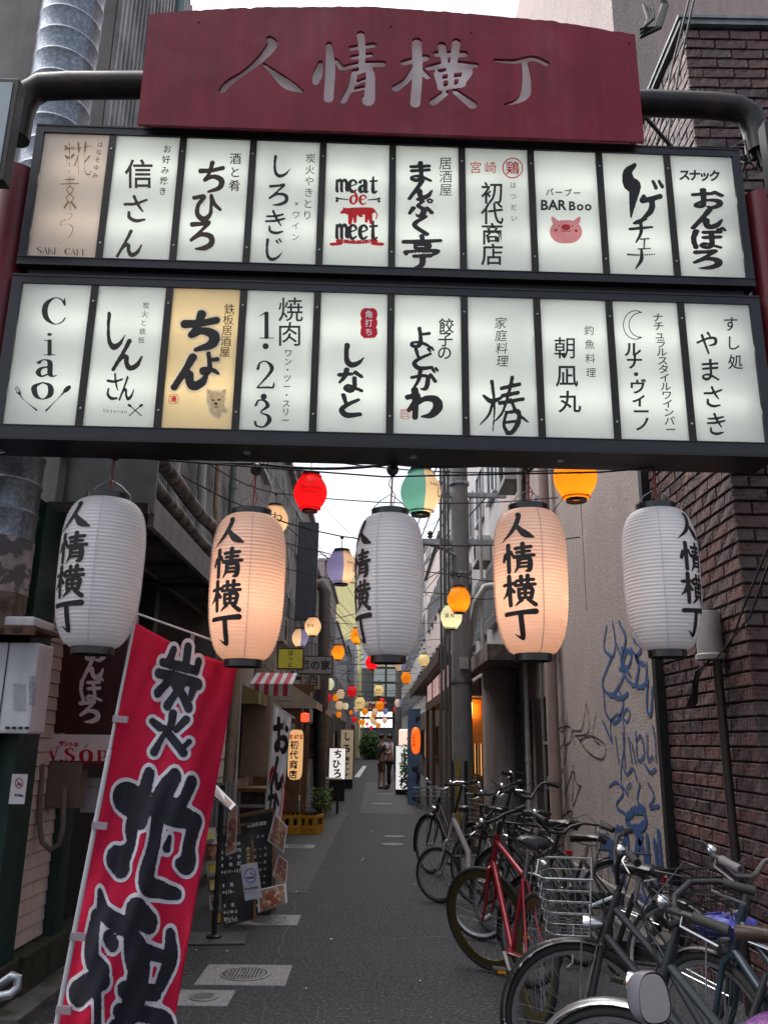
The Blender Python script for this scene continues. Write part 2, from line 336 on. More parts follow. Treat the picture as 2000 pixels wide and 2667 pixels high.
SERIF = {   # old-style roman letters, drawn with a broad nib
 'C': [[(84, 26, 3), (74, 10, 3), (52, 4, 3), (26, 22, 8), (18, 50, 9), (26, 78, 8), (52, 96, 3), (76, 88, 3), (88, 72, 2)], [(85, 6, 2), (86, 30, 3)]],
 'i': [[(50, 38, 8), (50, 96, 8)], [(30, 38, 3), (50, 38, 3)], [(28, 97, 3), (72, 97, 3)], [(50, 12, 9), (50, 13, 9)]],
 'a': [[(26, 46, 7), (36, 37, 3), (52, 36, 4), (64, 46, 8), (64, 86, 8), (74, 95, 4), (88, 90, 2)], [(62, 60, 3), (34, 66, 6), (24, 82, 8), (36, 95, 5), (62, 84, 3)]],
 'o': [[(50, 37, 3), (24, 50, 8), (22, 68, 9), (30, 88, 7), (50, 97, 3), (72, 86, 8), (78, 66, 9), (72, 46, 7), (50, 37, 3)]],
 '1': [[(50, 8, 8), (50, 94, 8)], [(24, 18, 2), (50, 6, 4)], [(24, 96, 3), (78, 96, 3)]],
 '2': [[(22, 30, 6), (30, 10, 4), (52, 4, 4), (74, 20, 8), (70, 42, 7), (20, 92, 4)], [(20, 93, 5), (60, 92, 6), (80, 92, 5), (84, 74, 2)]],
 '3': [[(24, 24, 5), (36, 6, 4), (60, 8, 6), (70, 26, 8), (44, 46, 3), (72, 58, 7), (76, 76, 9), (56, 95, 5), (28, 92, 5), (22, 78, 5)]],
 'S': [[(76, 26, 2), (68, 8, 3), (48, 4, 3), (26, 20, 7), (36, 42, 8), (66, 58, 8), (76, 78, 7), (54, 96, 3), (30, 92, 3), (22, 72, 2)]],
 'A': [[(52, 4, 2), (22, 94, 2)], [(50, 6, 5), (78, 94, 7)], [(34, 62, 2), (66, 62, 2)], [(10, 96, 2), (34, 96, 2)], [(64, 96, 2), (92, 96, 2)]],
 'K': [[(24, 6, 6), (24, 94, 6)], [(82, 6, 2), (30, 52, 2)], [(42, 44, 5), (84, 94, 7)], [(10, 5, 2), (38, 5, 2)], [(10, 95, 2), (38, 95, 2)], [(70, 95, 2), (96, 95, 2)]],
 'E': [[(28, 6, 6), (28, 94, 6)], [(14, 5, 2), (80, 5, 2), (82, 20, 2)], [(28, 50, 2), (66, 50, 2)], [(14, 95, 2), (84, 95, 2), (86, 78, 2)]],
 'F': [[(28, 6, 6), (28, 94, 6)], [(14, 5, 2), (80, 5, 2), (82, 20, 2)], [(28, 50, 2), (66, 50, 2)], [(14, 95, 2), (44, 95, 2)]],
 'V': [[(22, 6, 7), (50, 94, 5)], [(80, 6, 2), (52, 94, 2)], [(8, 5, 2), (36, 5, 2)], [(68, 5, 2), (94, 5, 2)]],
 'O': [[(50, 4, 3), (22, 24, 8), (17, 50, 9), (22, 76, 8), (50, 96, 3), (78, 76, 8), (83, 50, 9), (78, 24, 8), (50, 4, 3)]],
 'P': [[(28, 6, 7), (28, 94, 7)], [(14, 5, 2), (58, 5, 3), (80, 20, 7), (78, 38, 7), (58, 52, 3), (30, 52, 2)], [(12, 95, 2), (46, 95, 2)]],
 '.': [[(50, 92, 6), (50, 93, 6)]], 'h': [[(26, 4, 6), (26, 95, 6)], [(28, 52, 3), (50, 38, 5), (70, 50, 6), (70, 95, 6)]],
 'n': [[(26, 38, 6), (26, 95, 6)], [(28, 52, 3), (50, 38, 5), (70, 50, 6), (70, 95, 6)]], 's': [[(68, 44, 3), (44, 38, 4), (30, 52, 6), (66, 74, 6), (60, 92, 4), (30, 92, 3)]],
 'm': [[(12, 40, 5), (12, 88, 6), (18, 96, 4)], [(14, 52, 3), (34, 38, 6), (46, 52, 6), (46, 88, 6), (52, 95, 4)], [(48, 52, 3), (68, 38, 6), (84, 52, 6), (84, 84, 6), (94, 94, 3)]],
 'e': [[(30, 68, 3), (76, 56, 3), (70, 44, 5), (52, 37, 4), (28, 50, 7), (26, 78, 7), (48, 96, 5), (76, 86, 3)]],
 't': [[(44, 20, 4), (42, 84, 7), (54, 96, 5), (72, 88, 3)], [(22, 40, 4), (72, 38, 4)]],
 'd': [[(38, 8, 5), (66, 30, 6), (78, 60, 7), (66, 86, 6), (46, 97, 4), (26, 82, 7), (26, 58, 7), (46, 42, 4), (72, 50, 4)]],
}
for k_, v_ in B.items(): KANA[k_] = None
class LazyK(dict):
    def __missing__(s, ch): s[ch] = G(B[ch], 1.25, 44, key=ch); return s[ch]
KANA = LazyK()
def RBB(mb, txt, x0, y0, x1, y1, s, fn, w=1.3, sy=None, shear=0, rot=0, N=44, ragged=.5):   # brush line
    s, sy = s*1.14, (sy or s)*1.1
    n = len(txt)
    for i, ch in enumerate(txt):
        t = i/(n-1) if n > 1 else .5
        gl = G(B[ch], w, N, key=ch, auto=False, ragged=ragged) if ch in B else T(ch, .02)
        place(mb, gl, x0+(x1-x0)*t, y0+(y1-y0)*t, s, sy or s, fn, rot, shear)
def RBS(mb, txt, x0, y0, x1, y1, s, fn, w=1.0, sy=None, rot=0, nib=(.9, 1.5), N=40):          # serif line
    n = len(txt)
    for i, ch in enumerate(txt):
        if ch == ' ': continue
        t = i/(n-1) if n > 1 else .5
        gl = G(SERIF[ch], w, N, key='s'+ch, auto=False, nib=nib) if ch in SERIF else T(ch, .01)
        place(mb, gl, x0+(x1-x0)*t, y0+(y1-y0)*t, s, sy or s, fn, rot)
def blobmesh(strokes, w=1.0, N=60, key=None, **k): return G(strokes, w, N, key=key, auto=False, **k)

# ------------------------------------------------------------------ common materials
M_black = mat('black_painted_metal', (.012, .012, .015), .5, 0, .3, 20, bump=.05)
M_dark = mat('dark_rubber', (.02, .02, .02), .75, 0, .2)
M_ink = mat('black_ink', (.012, .011, .012), .6, var=.1)
M_brown_ink = mat('dark_brown_ink', (.035, .018, .010), .6, var=.1)
M_red_ink = mat('red_ink', (.62, .02, .035), .6, var=.05, trans=.5)
M_white_ink = mat('white_print', (.75, .74, .76), .6, var=.04)
M_wire = mat('black_cable', (.02, .02, .022), .6, var=.1)
M_chrome = mat('brushed_chrome', (.62, .63, .66), .28, 1.0, .06)
M_galv = mat('galvanised_steel', (.34, .36, .39), .42, .75, .25, 14, streak=.35)
M_conc = mat('grey_concrete', (.23, .22, .21), .9, 0, .15, 3, bump=.25, bscale=40, streak=.4)
M_rust = mat('rusty_steel', (.10, .05, .03), .85, 0, .4, 12, bump=.3)
# ------------------------------------------------------------------ THE SETTING
XL, XR = -2.1, 2.25
M_asph = mat('asphalt', (.028, .029, .032), .88, 0, .85, 40, bump=1, bscale=60, col2=(.030, .031, .034), mixs=.7, mixt=(.40, .62), bump2=.35, b2scale=2.0, speck=48, speckcol=(.10, .10, .105), spec=.3)
box('road', M_asph, (-60, -40, -.3), (60, 230, 0), kind='structure')
M_gut = mat('kerb_concrete', (.13, .125, .12), .85, 0, .2, 10, bump=.4, bscale=70, col2=(.05, .055, .04), mixs=5)
for nm, x0, x1 in (('kerb', XL-.05, XL+.22), ('kerb', XR-.16, XR+.05)):
    for i in range(16):
        y = 5.0 + i*1.2 + (1.6 if x0 > 0 else 0)
        MB().box((x0, y+.006, -.05), (x1, y+1.194, .045+random.random()*.006)).build('kerb', M_gut, bevel=.006, kind='structure')
M_asp2 = mat('asphalt_patch', (.024, .025, .027), .75, 0, .8, 45, bump=1, bscale=70, speck=52, speckcol=(.11, .11, .115))
M_asp3 = mat('asphalt_patch_pale', (.03, .03, .032), .8, 0, .7, 38, bump=1, bscale=60, speck=45, speckcol=(.17, .17, .17))
for k, (x0, y0, x1, y1, m_) in enumerate(((-1.25, 9.2, -.62, 19.5, M_asp2), (-.3, 19.0, .9, 34, M_asp2))):
    MB().box((x0, y0, -.02), (x1, y1, .004), rz=.01*(k-1)).build('road_patch', m_, kind='structure')
M_crk = mat('tar_seam', (.012, .012, .013), .5)
for k, (xa, ya, xb, yb) in enumerate(((1.45, 4.6, 1.35, 9.5), (-.6, 5.0, -.75, 8.8), (.2, 7.2, 1.3, 7.5))):
    r_ = random.Random(k); n = 26; P = [Vector((xa+(xb-xa)*i/n+r_.uniform(-.025, .025), ya+(yb-ya)*i/n+r_.uniform(-.02, .02), .0045)) for i in range(n+1)]
    s_ = MB(); d = Vector((yb-ya, xa-xb, 0)).normalized()*.004
    s_.add([q for p in P for q in (p-d*r_.uniform(.4, 1.3), p+d*r_.uniform(.4, 1.3))], [(2*i, 2*i+1, 2*i+3, 2*i+2) for i in range(n)]); s_.build('road_crack', M_crk, kind='structure')
# pale worn paving line across the far lane
M_line = mat('road_paint', (.5, .5, .49), .7, 0, .2, 30, bump=.2)
for (a, b, wd) in (((738, 1690), (756, 1668), .14),):
    A, Bp = atz(771, 1679), atz(788, 1655)
    A.z = Bp.z = .004
    MB().beam(A, Bp, .25, .002).build('painted_line', M_line, kind='structure')

# manhole covers in pale concrete collars
M_collar = mat('manhole_concrete', (.2, .2, .2), .9, 0, .25, 60, bump=.6, bscale=180, speck=90, speckcol=(.34, .34, .34))
M_cover = mat('cast_iron', (.17, .17, .16), .5, .6, .25, 20, bump=.2)
M_cov2 = mat('cast_iron_recess', (.03, .03, .03), .8, .2, .2)
def manhole(xd, yd, rw, sq, label, lid=None):
    P = atz(xd, yd); t = thing('manhole', label, 'manhole', (P.x, P.y, 0), group='manhole covers set in the alley asphalt')
    if sq:
        MB().box((P.x-sq[0]/2, P.y-sq[1]/2, -.05), (P.x+sq[0]/2, P.y+sq[1]/2, .006)).build('collar', M_collar, t, bevel=.004)
    m = MB().lathe([(rw, 0), (rw, .011), (rw-.02, .013), (rw-.02, 0)], P, 36, caps=False)
    for r in (.82, .3): m.lathe([(rw*r, 0), (rw*r, .013), (rw*(r-.07), .013), (rw*(r-.07), 0)], P, 30, caps=False)
    for k in range(-5, 6):
        x = k*rw*.135; h = math.sqrt(max(0, (rw*.78)**2-x*x)); 
        if h > rw*.15: m.box((P.x+x-rw*.035, P.y-h, .004), (P.x+x+rw*.035, P.y+h, .0125))
    MB().lathe([(rw-.015, 0), (rw-.015, .0085)], P, 36).build('cover', M_cov2, t); m.build('cover_ribs', M_cover, t)
manhole(530, 2107, .165, (.58, .50), 'round iron manhole cover in pale speckled square, right of the red banner foot')
manhole(440, 2157, .085, (.34, .32), 'small round manhole cover in smooth grey collar, nearest the camera')
manhole(582, 1988, .17, (.52, .42), 'round manhole cover in pale square collar beside the menu boards')
manhole(643, 1829, .15, (.5, .42), 'pale manhole cover in the lane beyond the menu boards at left')
manhole(848, 1825, .17, None, 'small pale round cover in middle of lane, left of the white bicycle')
manhole(852, 1808, .17, None, 'small pale round cover just behind another in middle of the lane')
manhole(828, 1737, .3, None, 'far round manhole cover in the middle of the lane')
manhole(836, 1716, .3, None, 'farthest round manhole cover near the standing pair')
# litter
M_lit = mat('paper_litter', (.6, .6, .58), .8)
m = MB()
for i in range(46):
    x, y = random.uniform(-1.6, 1.9), random.uniform(4.8, 24); s = random.uniform(.008, .02)
    m.obox((x, y, .003), Vector((s, s*.4, 0)), Vector((-s*.4, s, 0)), (0, 0, .004))
m.build('litter', M_lit, kind='stuff', label='tiny scraps of white paper scattered on the asphalt', category='litter') if False else put(m.build('litter', M_lit), 'tiny scraps of white paper scattered on the asphalt', 'litter', kind='stuff')

# ------------------------------------------------------------------ bricks: pieces with recessed joints
M_mort = mat('dark_mortar', (.012, .011, .012), .95, 0, .3)
BR = [mat('brick_tile_%s' % n, c, .62, 0, .3, 9, bump=.9, bscale=45, bump2=.8, b2scale=13, spec=.45) for n, c in
      (('plum', (.082, .043, .044)), ('brown', (.105, .056, .050)), ('dark', (.054, .035, .038)), ('dusky', (.082, .056, .057)))]
def on_screen(P):
    d = Vector(P)-CAMLOC; z = d.dot(_F)
    if z < .1: return None
    return (1000+FPX*d.dot(_R)/z)/KK, (1333.5-FPX*d.dot(_U)/z)/KK
def brickwork(parent, faces, bw=.235, bh=.0885, jt=.0095, dep=.014, limit=290):
    meshes = []
    for k in range(12):
        mb = MB(); r = random.Random(k); w, h = bw-jt, bh-jt
        c = [(0, 0), (w/2, 0), (w, 0), (w, h), (w/2, h), (0, h)]
        vs = [(x, 0, z) for x, z in c]; n = .006
        vs += [(x+(n if x == 0 else -n if x == w else 0)+r.uniform(-.002, .002), -dep+r.uniform(-.005, .004), z+(n if z == 0 else -n)) for x, z in c]
        fs = [(6, 7, 10, 11), (7, 8, 9, 10)]+[(i, (i+1) % 6, (i+1) % 6+6, i+6) for i in range(6)]
        mb.add(vs, fs); me = mb.mesh('brick'); me.materials.append(BR[k % 4]); meshes.append(me)
    items = []
    for (O, U, W, H) in faces:
        O, U = Vector(O), Vector(U); row = 0
        while row*bh < H-.02:
            off = -(bw/2 if row % 2 else 0); x = off
            while x < W-.02:
                a, b = max(0, x), min(W, x+bw)
                if b-a > .03:
                    P = O+U*a+Vector((0, 0, row*bh)); q = on_screen(P+U*(b-a)/2)
                    vis = q and -60 < q[0] < 1720 and -40 < q[1] < 2260 and not (100 < q[0] < 1560 and 340 < q[1] < 960)
                    dist = (P-CAMLOC).length
                    items.append((0 if vis else 1, dist*(1 if abs(U.x) > .5 else 1.7), P, U, (b-a)/bw))
                x += bw
            row += 1
    items.sort(key=lambda t: t[:2]); rest = MB()
    for i, (v, d, P, U, s) in enumerate(items):
        me = meshes[random.randrange(12)]; M = Matrix.Translation(P) @ Matrix.Rotation(math.atan2(U.y, U.x), 4, 'Z') @ Matrix.Diagonal((s, 1, 1, 1))
        if i < limit:
            o = bpy.data.objects.new('brick', me); COL.objects.link(o); o.parent = parent
            o.matrix_parent_inverse = Matrix.Translation(-parent.location); o.matrix_basis = M
        else: rest.add([M @ q.co for q in me.vertices], [tuple(p.vertices) for p in me.polygons])
    k0 = len(rest.v)//12
    me = rest.mesh('brickwork'); 
    for b in BR: me.materials.append(b)
    for p in me.polygons: p.material_index = (p.index//8*7 + p.index//24) % 4
    put(link('brickwork', me, parent), kind='stuff')

bb = thing('brick_building', 'dark plum brick corner building with flat capped top at right edge', 'building', (3.4, 5.8, 0))
H_ = 6.75
box('wall', M_mort, (XR+.02, 5.02, 0), (7, 6.55, H_), bb)
brickwork(bb, [((XR, 5.02, 0), (1, 0, 0), 2.3, H_-.05), ((XR+.02, 6.55, 0), (0, -1, 0), 1.55, H_-.05)])
M_cap = mat('grey_roof_cap', (.22, .24, .25), .6, .3, .2, streak=.5)
MB().box((XR-.03, 4.98, H_), (7, 6.6, H_+.05)).box((XR-.045, 4.965, H_+.045), (7, 6.6, H_+.07)).build('roof_cap', M_cap, bb)

# rough rendered wall with graffiti
M_stuc = mat('rough_render', (.31, .262, .248), .93, 0, .2, 45, bump=.8, bscale=70, col2=(.26, .222, .21), mixs=1.3, mixt=(.4, .7), streak=.25, speck=55, speckcol=(.40, .35, .33))
cb = thing('rendered_building', 'tall mauve grey rough rendered building with graffiti beside brick corner', 'building', (4, 8.6, 0))
box('wall', M_stuc, (XR+.03, 6.62, .22), (7, 10.55, 4.42), cb)
box('wall', M_stuc, (XR+.03, 6.62, 4.435), (7, 10.55, 12.5), cb)
box('plinth', M_conc, (XR+.0, 6.6, 0), (7, 10.55, .22), cb, bevel=.01)
box('corner_angle', M_black, (XR-.055, 6.56, 0), (XR+.06, 6.64, H_), cb)
box('joint_strip', M_mort, (XR+.035, 6.63, 4.42), (XR+.5, 10.55, 4.435), cb)
for yv in (8.9,): box('crack_line', M_mort, (XR+.026, yv, 2.9), (XR+.032, yv+.006, 4.4), cb)
# upper back part over the brick cap, with window
M_pink = mat('pink_render', (.34, .27, .26), .9, 0, .1, 30, bump=.5, bscale=120, streak=.3)
ub = thing('rear_building', 'pale pink rendered upper wall rising behind the brick building', 'building', (5, 7.5, 0))
box('wall', M_pink, (XR+.45, 6.61, 6.8), (12, 16, 16), ub)
MB().cyl((2.95, 6.5, 7.25), (4.4, 6.5, 7.28), .012).build('conduit', M_galv, ub)
M_gl = mat('window_glass', (.05, .06, .07), .06, 0, .1, spec=.8)
M_fr = mat('window_frame', (.33, .34, .35), .4, .5, .1)
M_frd = mat('bronze_frame', (.06, .05, .045), .4, .5, .1)
def window(parent, x, y0, y1, z0, z1, side, fr=None, nx=2, grille=False):   # in a wall facing the lane; side +1 = right wall
    fr = fr or M_fr; s = -side; t = .04
    f = MB(); X0, X1 = sorted((x, x+s*.05))
    f.box((X0, y0, z0), (X1, y0+t, z1)).box((X0, y1-t, z0), (X1, y1, z1)).box((X0, y0+t, z0), (X1, y1-t, z0+t)).box((X0, y0+t, z1-t), (X1, y1-t, z1))
    for k in range(1, nx): yy = y0+(y1-y0)*k/nx; f.box((X0, yy-.02, z0+t), (X1, yy+.02, z1-t))
    o = f.build('window', fr, parent)
    G0, G1 = sorted((x+s*.005, x+s*.02))
    box('pane', M_gl, (G0, y0+t, z0+t), (G1, y1-t, z1-t), o)
    S0, S1 = sorted((x, x+s*.1)); box('sill', fr, (S0, y0-.03, z0-.04), (S1, y1+.03, z0-.003), o)
    if grille:
        g = MB()
        for k in range(9): yy = y0+(y1-y0)*(k+.5)/9; g.cyl((x+s*.11, yy, z0-.05), (x+s*.11, yy, z1), .009, n=6)
        for zz in (z0+.1, z1-.1): g.box((min(x+s*.10, x+s*.12), y0, zz-.012), (max(x+s*.10, x+s*.12), y1, zz+.012))
        g.build('grille', fr, o)
window(ub, XR+.45, 9.0, 10.8, 8.6, 10.2, 1, nx=3); window(ub, XR+.45, 12.2, 13.6, 8.6, 10.2, 1, nx=2)

# graffiti: sprayed lines lying on the wall
M_spray = mat('blue_spray', (.022, .065, .19), .8, 0, .3, 60); M_spk = mat('black_spray', (.018, .016, .018), .8)
def spray(pts, w, m, name='graffiti_stroke', X=XR+.024):
    mb = MB(); P = [atx(x, y, X) for x, y in pts]; 
    c = spline([(p.y*100, p.z*100, 1) for p in P], 7)
    q = [Vector((X, a/100, b/100)) for a, b, _ in c]; n = len(q)
    vs = []
    for i in range(n):
        d = (q[min(i+1, n-1)]-q[max(0, i-1)]).normalized(); nn = Vector((0, -d.z, d.y)); k = w*(.6 if i in (0, n-1) else 1)*(1+.18*math.sin(i*1.7))
        vs += [q[i]-nn*k, q[i]+nn*k]
    mb.add(vs, [(2*i, 2*i+1, 2*i+3, 2*i+2) for i in range(n-1)]); return mb
def graffiti(strokes, w, m, label):
    mb = MB()
    for k, s in enumerate(strokes):
        a = spray(s, w, m, X=XR+.026-.0006*k); mb.add(a.v, a.f)
    put(mb.build('graffiti', m), label, 'graffiti')
graffiti([[(1322, 1340), (1328, 1400), (1312, 1440), (1300, 1480), (1322, 1500), (1348, 1450), (1330, 1390)], [(1302, 1478), (1308, 1540), (1330, 1560), (1345, 1520), (1332, 1480)],
          [(1352, 1400), (1345, 1450), (1370, 1480), (1378, 1430), (1360, 1400)], [(1380, 1440), (1372, 1480), (1392, 1478), (1396, 1430)], [(1398, 1460), (1396, 1530), (1405, 1540), (1408, 1480)], [(1300, 1555), (1320, 1600)],
          [(1335, 1340), (1350, 1380), (1340, 1430), (1362, 1460)]], .019, M_spray, 'blurred blue spray tag highest on the rendered wall, under the white lantern')
graffiti([[(1352, 1530), (1345, 1548), (1354, 1560), (1360, 1540), (1352, 1530)], [(1322, 1610), (1318, 1560), (1340, 1545), (1348, 1600), (1340, 1680), (1356, 1720)], [(1328, 1590), (1336, 1650)], [(1344, 1580), (1350, 1660)], [(1356, 1590), (1364, 1650)],
          [(1372, 1575), (1376, 1640), (1390, 1630), (1384, 1590), (1372, 1600)], [(1396, 1580), (1398, 1640), (1410, 1632)], [(1408, 1565), (1414, 1600), (1416, 1650)], [(1362, 1600), (1372, 1650)], [(1356, 1720), (1352, 1705), (1362, 1690)]], .012, M_spray, 'thin blue spray lettering in the middle of the rendered wall')
graffiti([[(1308, 1800), (1322, 1830), (1314, 1860)], [(1300, 1830), (1326, 1822)], [(1330, 1790), (1326, 1880)], [(1330, 1790), (1350, 1800), (1340, 1840), (1326, 1845), (1352, 1890)], [(1352, 1790), (1364, 1880), (1380, 1795)],
          [(1368, 1750), (1352, 1770), (1366, 1790), (1392, 1780), (1388, 1752), (1368, 1750)], [(1372, 1800), (1392, 1850), (1388, 1890), (1372, 1860), (1386, 1800)], [(1396, 1800), (1402, 1870), (1418, 1880), (1412, 1810)], [(1420, 1790), (1428, 1880)],
          [(1320, 1880), (1330, 1860), (1344, 1890), (1350, 1920)], [(1395, 1890), (1410, 1920), (1432, 1890)]], .036, M_spray, 'bold blue spray lettering low on the rendered wall')
graffiti([[(1315, 1700), (1330, 1690), (1346, 1712), (1330, 1740), (1352, 1760)], [(1382, 1690), (1376, 1730), (1394, 1748)], [(1398, 1690), (1412, 1720), (1402, 1744), (1424, 1740)], [(1340, 1640), (1352, 1672), (1366, 1660), (1376, 1690)], [(1390, 1650), (1404, 1668), (1416, 1660)]], .014, M_spray, 'small blue spray scrawl between the middle and low lettering on rendered wall')
graffiti([[(1310, 1350), (1304, 1400), (1322, 1420)], [(1340, 1400), (1362, 1412), (1356, 1440), (1336, 1446)], [(1366, 1380), (1384, 1400), (1372, 1424), (1392, 1436)], [(1312, 1500), (1340, 1508), (1356, 1496)]], .02, M_spray, 'smudged blue spray loops crossing the highest tag on the rendered wall')
graffiti([[(1360, 1960), (1372, 1930), (1390, 1950), (1402, 1990), (1430, 2010)], [(1385, 1910), (1400, 1950), (1432, 1965)], [(1400, 2010), (1412, 1985), (1432, 2000)]], .03, M_spray, 'bold blue arched strokes at the very bottom of the rendered wall')
graffiti([[(1212, 1545), (1210, 1580), (1222, 1570), (1212, 1545)], [(1225, 1535), (1222, 1590), (1205, 1620), (1200, 1580), (1230, 1570), (1232, 1600), (1218, 1612)], [(1240, 1610), (1236, 1580), (1256, 1575), (1266, 1520), (1270, 1580), (1240, 1590)],
          [(1250, 1600), (1276, 1590), (1306, 1610), (1300, 1640), (1270, 1625), (1245, 1590)], [(1286, 1540), (1280, 1590), (1296, 1610)], [(1205, 1615), (1216, 1650), (1226, 1600)]], .008, M_spk, 'looping thin black spray tag on the left of the rendered wall')
graffiti([[(1208, 1700), (1215, 1660), (1222, 1720), (1218, 1760), (1232, 1790)], [(1218, 1720), (1238, 1665), (1236, 1740), (1252, 1700)], [(1210, 1765), (1235, 1752), (1226, 1790), (1246, 1770)], [(1238, 1650), (1244, 1690), (1256, 1700)]], .009, M_spk, 'small spiky black spray tag low on the left of the rendered wall')
graffiti([[(1262, 1830), (1266, 1880), (1280, 1960)], [(1275, 1800), (1280, 1860), (1296, 1960)], [(1285, 1780), (1290, 1870), (1300, 1900)], [(1296, 1800), (1300, 1900), (1322, 1990)], [(1310, 1860), (1318, 1930), (1340, 2000)]], .009, M_spk, 'long thin black drip lines sprayed behind the parked bicycles')

# pipes and fittings on brick corner
t = thing('meter_cover', 'grey metal cylinder cover on the brick corner with cables below', 'electrical box', (2.3, 5.9, 2.2))
P = atx(1530, 1372, XR-.08)
MB().lathe([(.075, -.16), (.095, -.16), (.095, -.13), (.08, -.12), (.08, .13), (.07, .155), (.03, .16)], P, 20).build('cover', mat('pale_grey_plastic', (.3, .3, .3), .6, 0, .2, streak=.4), t, smooth=True)
mb = MB()
for k in range(7):
    Q = atx(1480+k*4, 1525+random.uniform(-6, 10), XR-.06); mid = atx(1510+random.uniform(-8, 8), 1450, XR-.1+random.uniform(-.03, .03)); mb.tube([P+Vector((0, 0, -.16)), mid, Q], .006, 5)
mb.build('cable_bundle', M_wire, t)
MB().tube([Vector((XR-.05, atx(1562, 1576, XR-.05).y, z)) for z in (2.1, 1, 0)], .028, 10).build('conduit', mat('brown_pipe', (.03, .022, .02), .5, 0, .2), t, smooth=True)
for (a, c, b) in (((1560, 1440), (1610, 1300), (1672, 1150)), ((1545, 1425), (1620, 1330), (1670, 1190))):
    put(MB().tube([atx(*a, XR-.1), atx(*c, XR-.5), atx(*b, XR-.8)], .006, 5).build('loose_cable', M_wire), 'thin black cable slung across brick wall, ' + ('upper one' if a[0] == 1560 else 'lower one'), 'cable')

# ------------------------------------------------------------------ generic claddings (geometry)
def corrugated(name, m, x, y0, y1, z0, z1, side, parent, pitch=.09, d=.02):
    mb = MB(); n = int((y1-y0)/pitch); s = -side
    prof = []
    for i in range(n):
        a = y0+i*pitch; prof += [(a, 0), (a+pitch*.45, 0), (a+pitch*.55, d), (a+pitch*.9, d)]
    prof.append((y1, 0))
    vs = [(x+s*o, y, z) for z in (z0, z1) for y, o in prof]; k = len(prof)
    mb.add(vs, [(i, i+1, k+i+1, k+i) for i in range(k-1)]); return mb.build(name, m, parent)
def planks(m, x, y0, y1, z0, z1, side, parent, ph=.09, plen=.91, name='siding_plank', dep=.016, limit=280):
    rows = int((z1-z0)/ph+.5); s = -side; n = 0
    for r in range(rows):
        off = plen*((r*.37) % 1); y = y0-off
        while y < y1:
            a, b = max(y0, y)+.002, min(y1, y+plen)-.002
            if b-a > .02 and n < limit:
                z = z0+r*ph; X = sorted((x, x+s*(dep+random.uniform(0, .002)))); xo = x+s*dep
                vs = [(x, a, z), (x, b, z), (x, b, z+ph-.003), (x, a, z+ph-.003), (xo, a, z+.002), (xo, b, z+.002), (x+s*dep*.45, b, z+ph-.005), (x+s*dep*.45, a, z+ph-.005)]
                MB().add(vs, [(0, 1, 2, 3), (4, 5, 6, 7), (0, 1, 5, 4), (1, 2, 6, 5), (2, 3, 7, 6), (3, 0, 4, 7)]).build(name, m, parent); n += 1
            y += plen
def pipe(name, pts, r, m, label=None, cat=None, parent=None, collars=(), n=12):
    o = MB().tube(pts, r, n).build(name, m, parent, smooth=True)
    if label: put(o, label, cat)
    for c in collars:
        MB().cyl(Vector(c)-Vector((0, 0, .03)), Vector(c)+Vector((0, 0, .03)), r*1.25).build('pipe_collar', m, o)
    return o

# ------------------------------------------------------------------ LEFT SIDE: green and cream shop, grey corrugated upper floor
M_green = mat('dark_green_paint', (.012, .042, .036), .45, 0, .25, 8, streak=.5)
M_cream = mat('cream_siding', (.66, .59, .52), .75, 0, .06, 5, bump=.15, streak=.2)
M_corr = mat('weathered_corrugated', (.33, .33, .335), .55, .35, .2, 4, streak=.75, col2=(.14, .14, .14), mixs=2)
M_stone = mat('mossy_stone', (.045, .04, .034), .95, 0, .4, 12, bump=1, bscale=25, col2=(.022, .035, .010), mixs=7)
lb = thing('green_cream_shop', 'shop with dark green corner post and cream siding at left, grey metal upper floor', 'building', (-3, 6.8, 0))
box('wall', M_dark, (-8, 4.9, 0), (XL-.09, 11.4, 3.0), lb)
box('upper_wall', M_conc, (-8, 5.25, 3.0), (XL-.03, 11.4, 9.2), lb)
for y0, y1, zt_ in ((5.0, 5.32, 2.92), (5.95, 6.1, 1.4), (7.7, 7.85, 2.92)): box('post', M_green, (XL-.09, y0, .0), (XL+.03, y1, zt_), lb, bevel=.006)
planks(M_cream, XL-.06, 5.32, 5.95, .27, 2.9, -1, lb, ph=.088, plen=.455)
for i in range(7):
    MB().box((XL-.08, 5.0+i*.4, 0), (XL+.04+random.uniform(0, .03), 5.392+i*.4, .26)).build('base_stone', M_stone, lb, bevel=.015)
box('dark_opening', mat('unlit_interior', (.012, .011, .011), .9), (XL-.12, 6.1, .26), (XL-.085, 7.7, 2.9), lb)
corrugated('corrugated_sheet', M_corr, XL-.02, 5.25, 11.4, 3.35, 9.2, -1, lb)
for y in (5.2, 6.0, 6.9, 7.9): box('ceiling_joist', M_frd, (XL-.05, y, 2.92), (-1.5, y+.05, 2.99), lb)
# canopy
M_can = mat('dark_canopy_metal', (.05, .05, .052), .6, .2, .25, 6, streak=.4)
cp = thing('canopy', 'long grey metal canopy with dark underside over the green and cream shop', 'canopy', (-1.8, 7, 2.9))
box('deck', M_can, (XL+.0, 5.35, 3.0), (-1.5, 10.6, 3.04), cp)
box('fascia_board', mat('grey_fascia', (.24, .245, .26), .55, .2, .2, streak=.4), (-1.53, 5.33, 2.86), (-1.49, 10.6, 3.06), cp)
box('end_panel', mat('grey_end_panel', (.20, .215, .22), .6, .1, .2), (XL+.0, 5.3, 2.95), (-1.49, 5.33, 3.4), cp)
for k in range(9): box('soffit_board', mat('stained_soffit', (.16, .155, .15), .8, 0, .3, 4, col2=(.05, .05, .05), mixs=4), (XL+.03, 5.4+k*.575, 2.965), (-1.55, 5.96+k*.575, 2.985+.001*(k % 2)), cp)
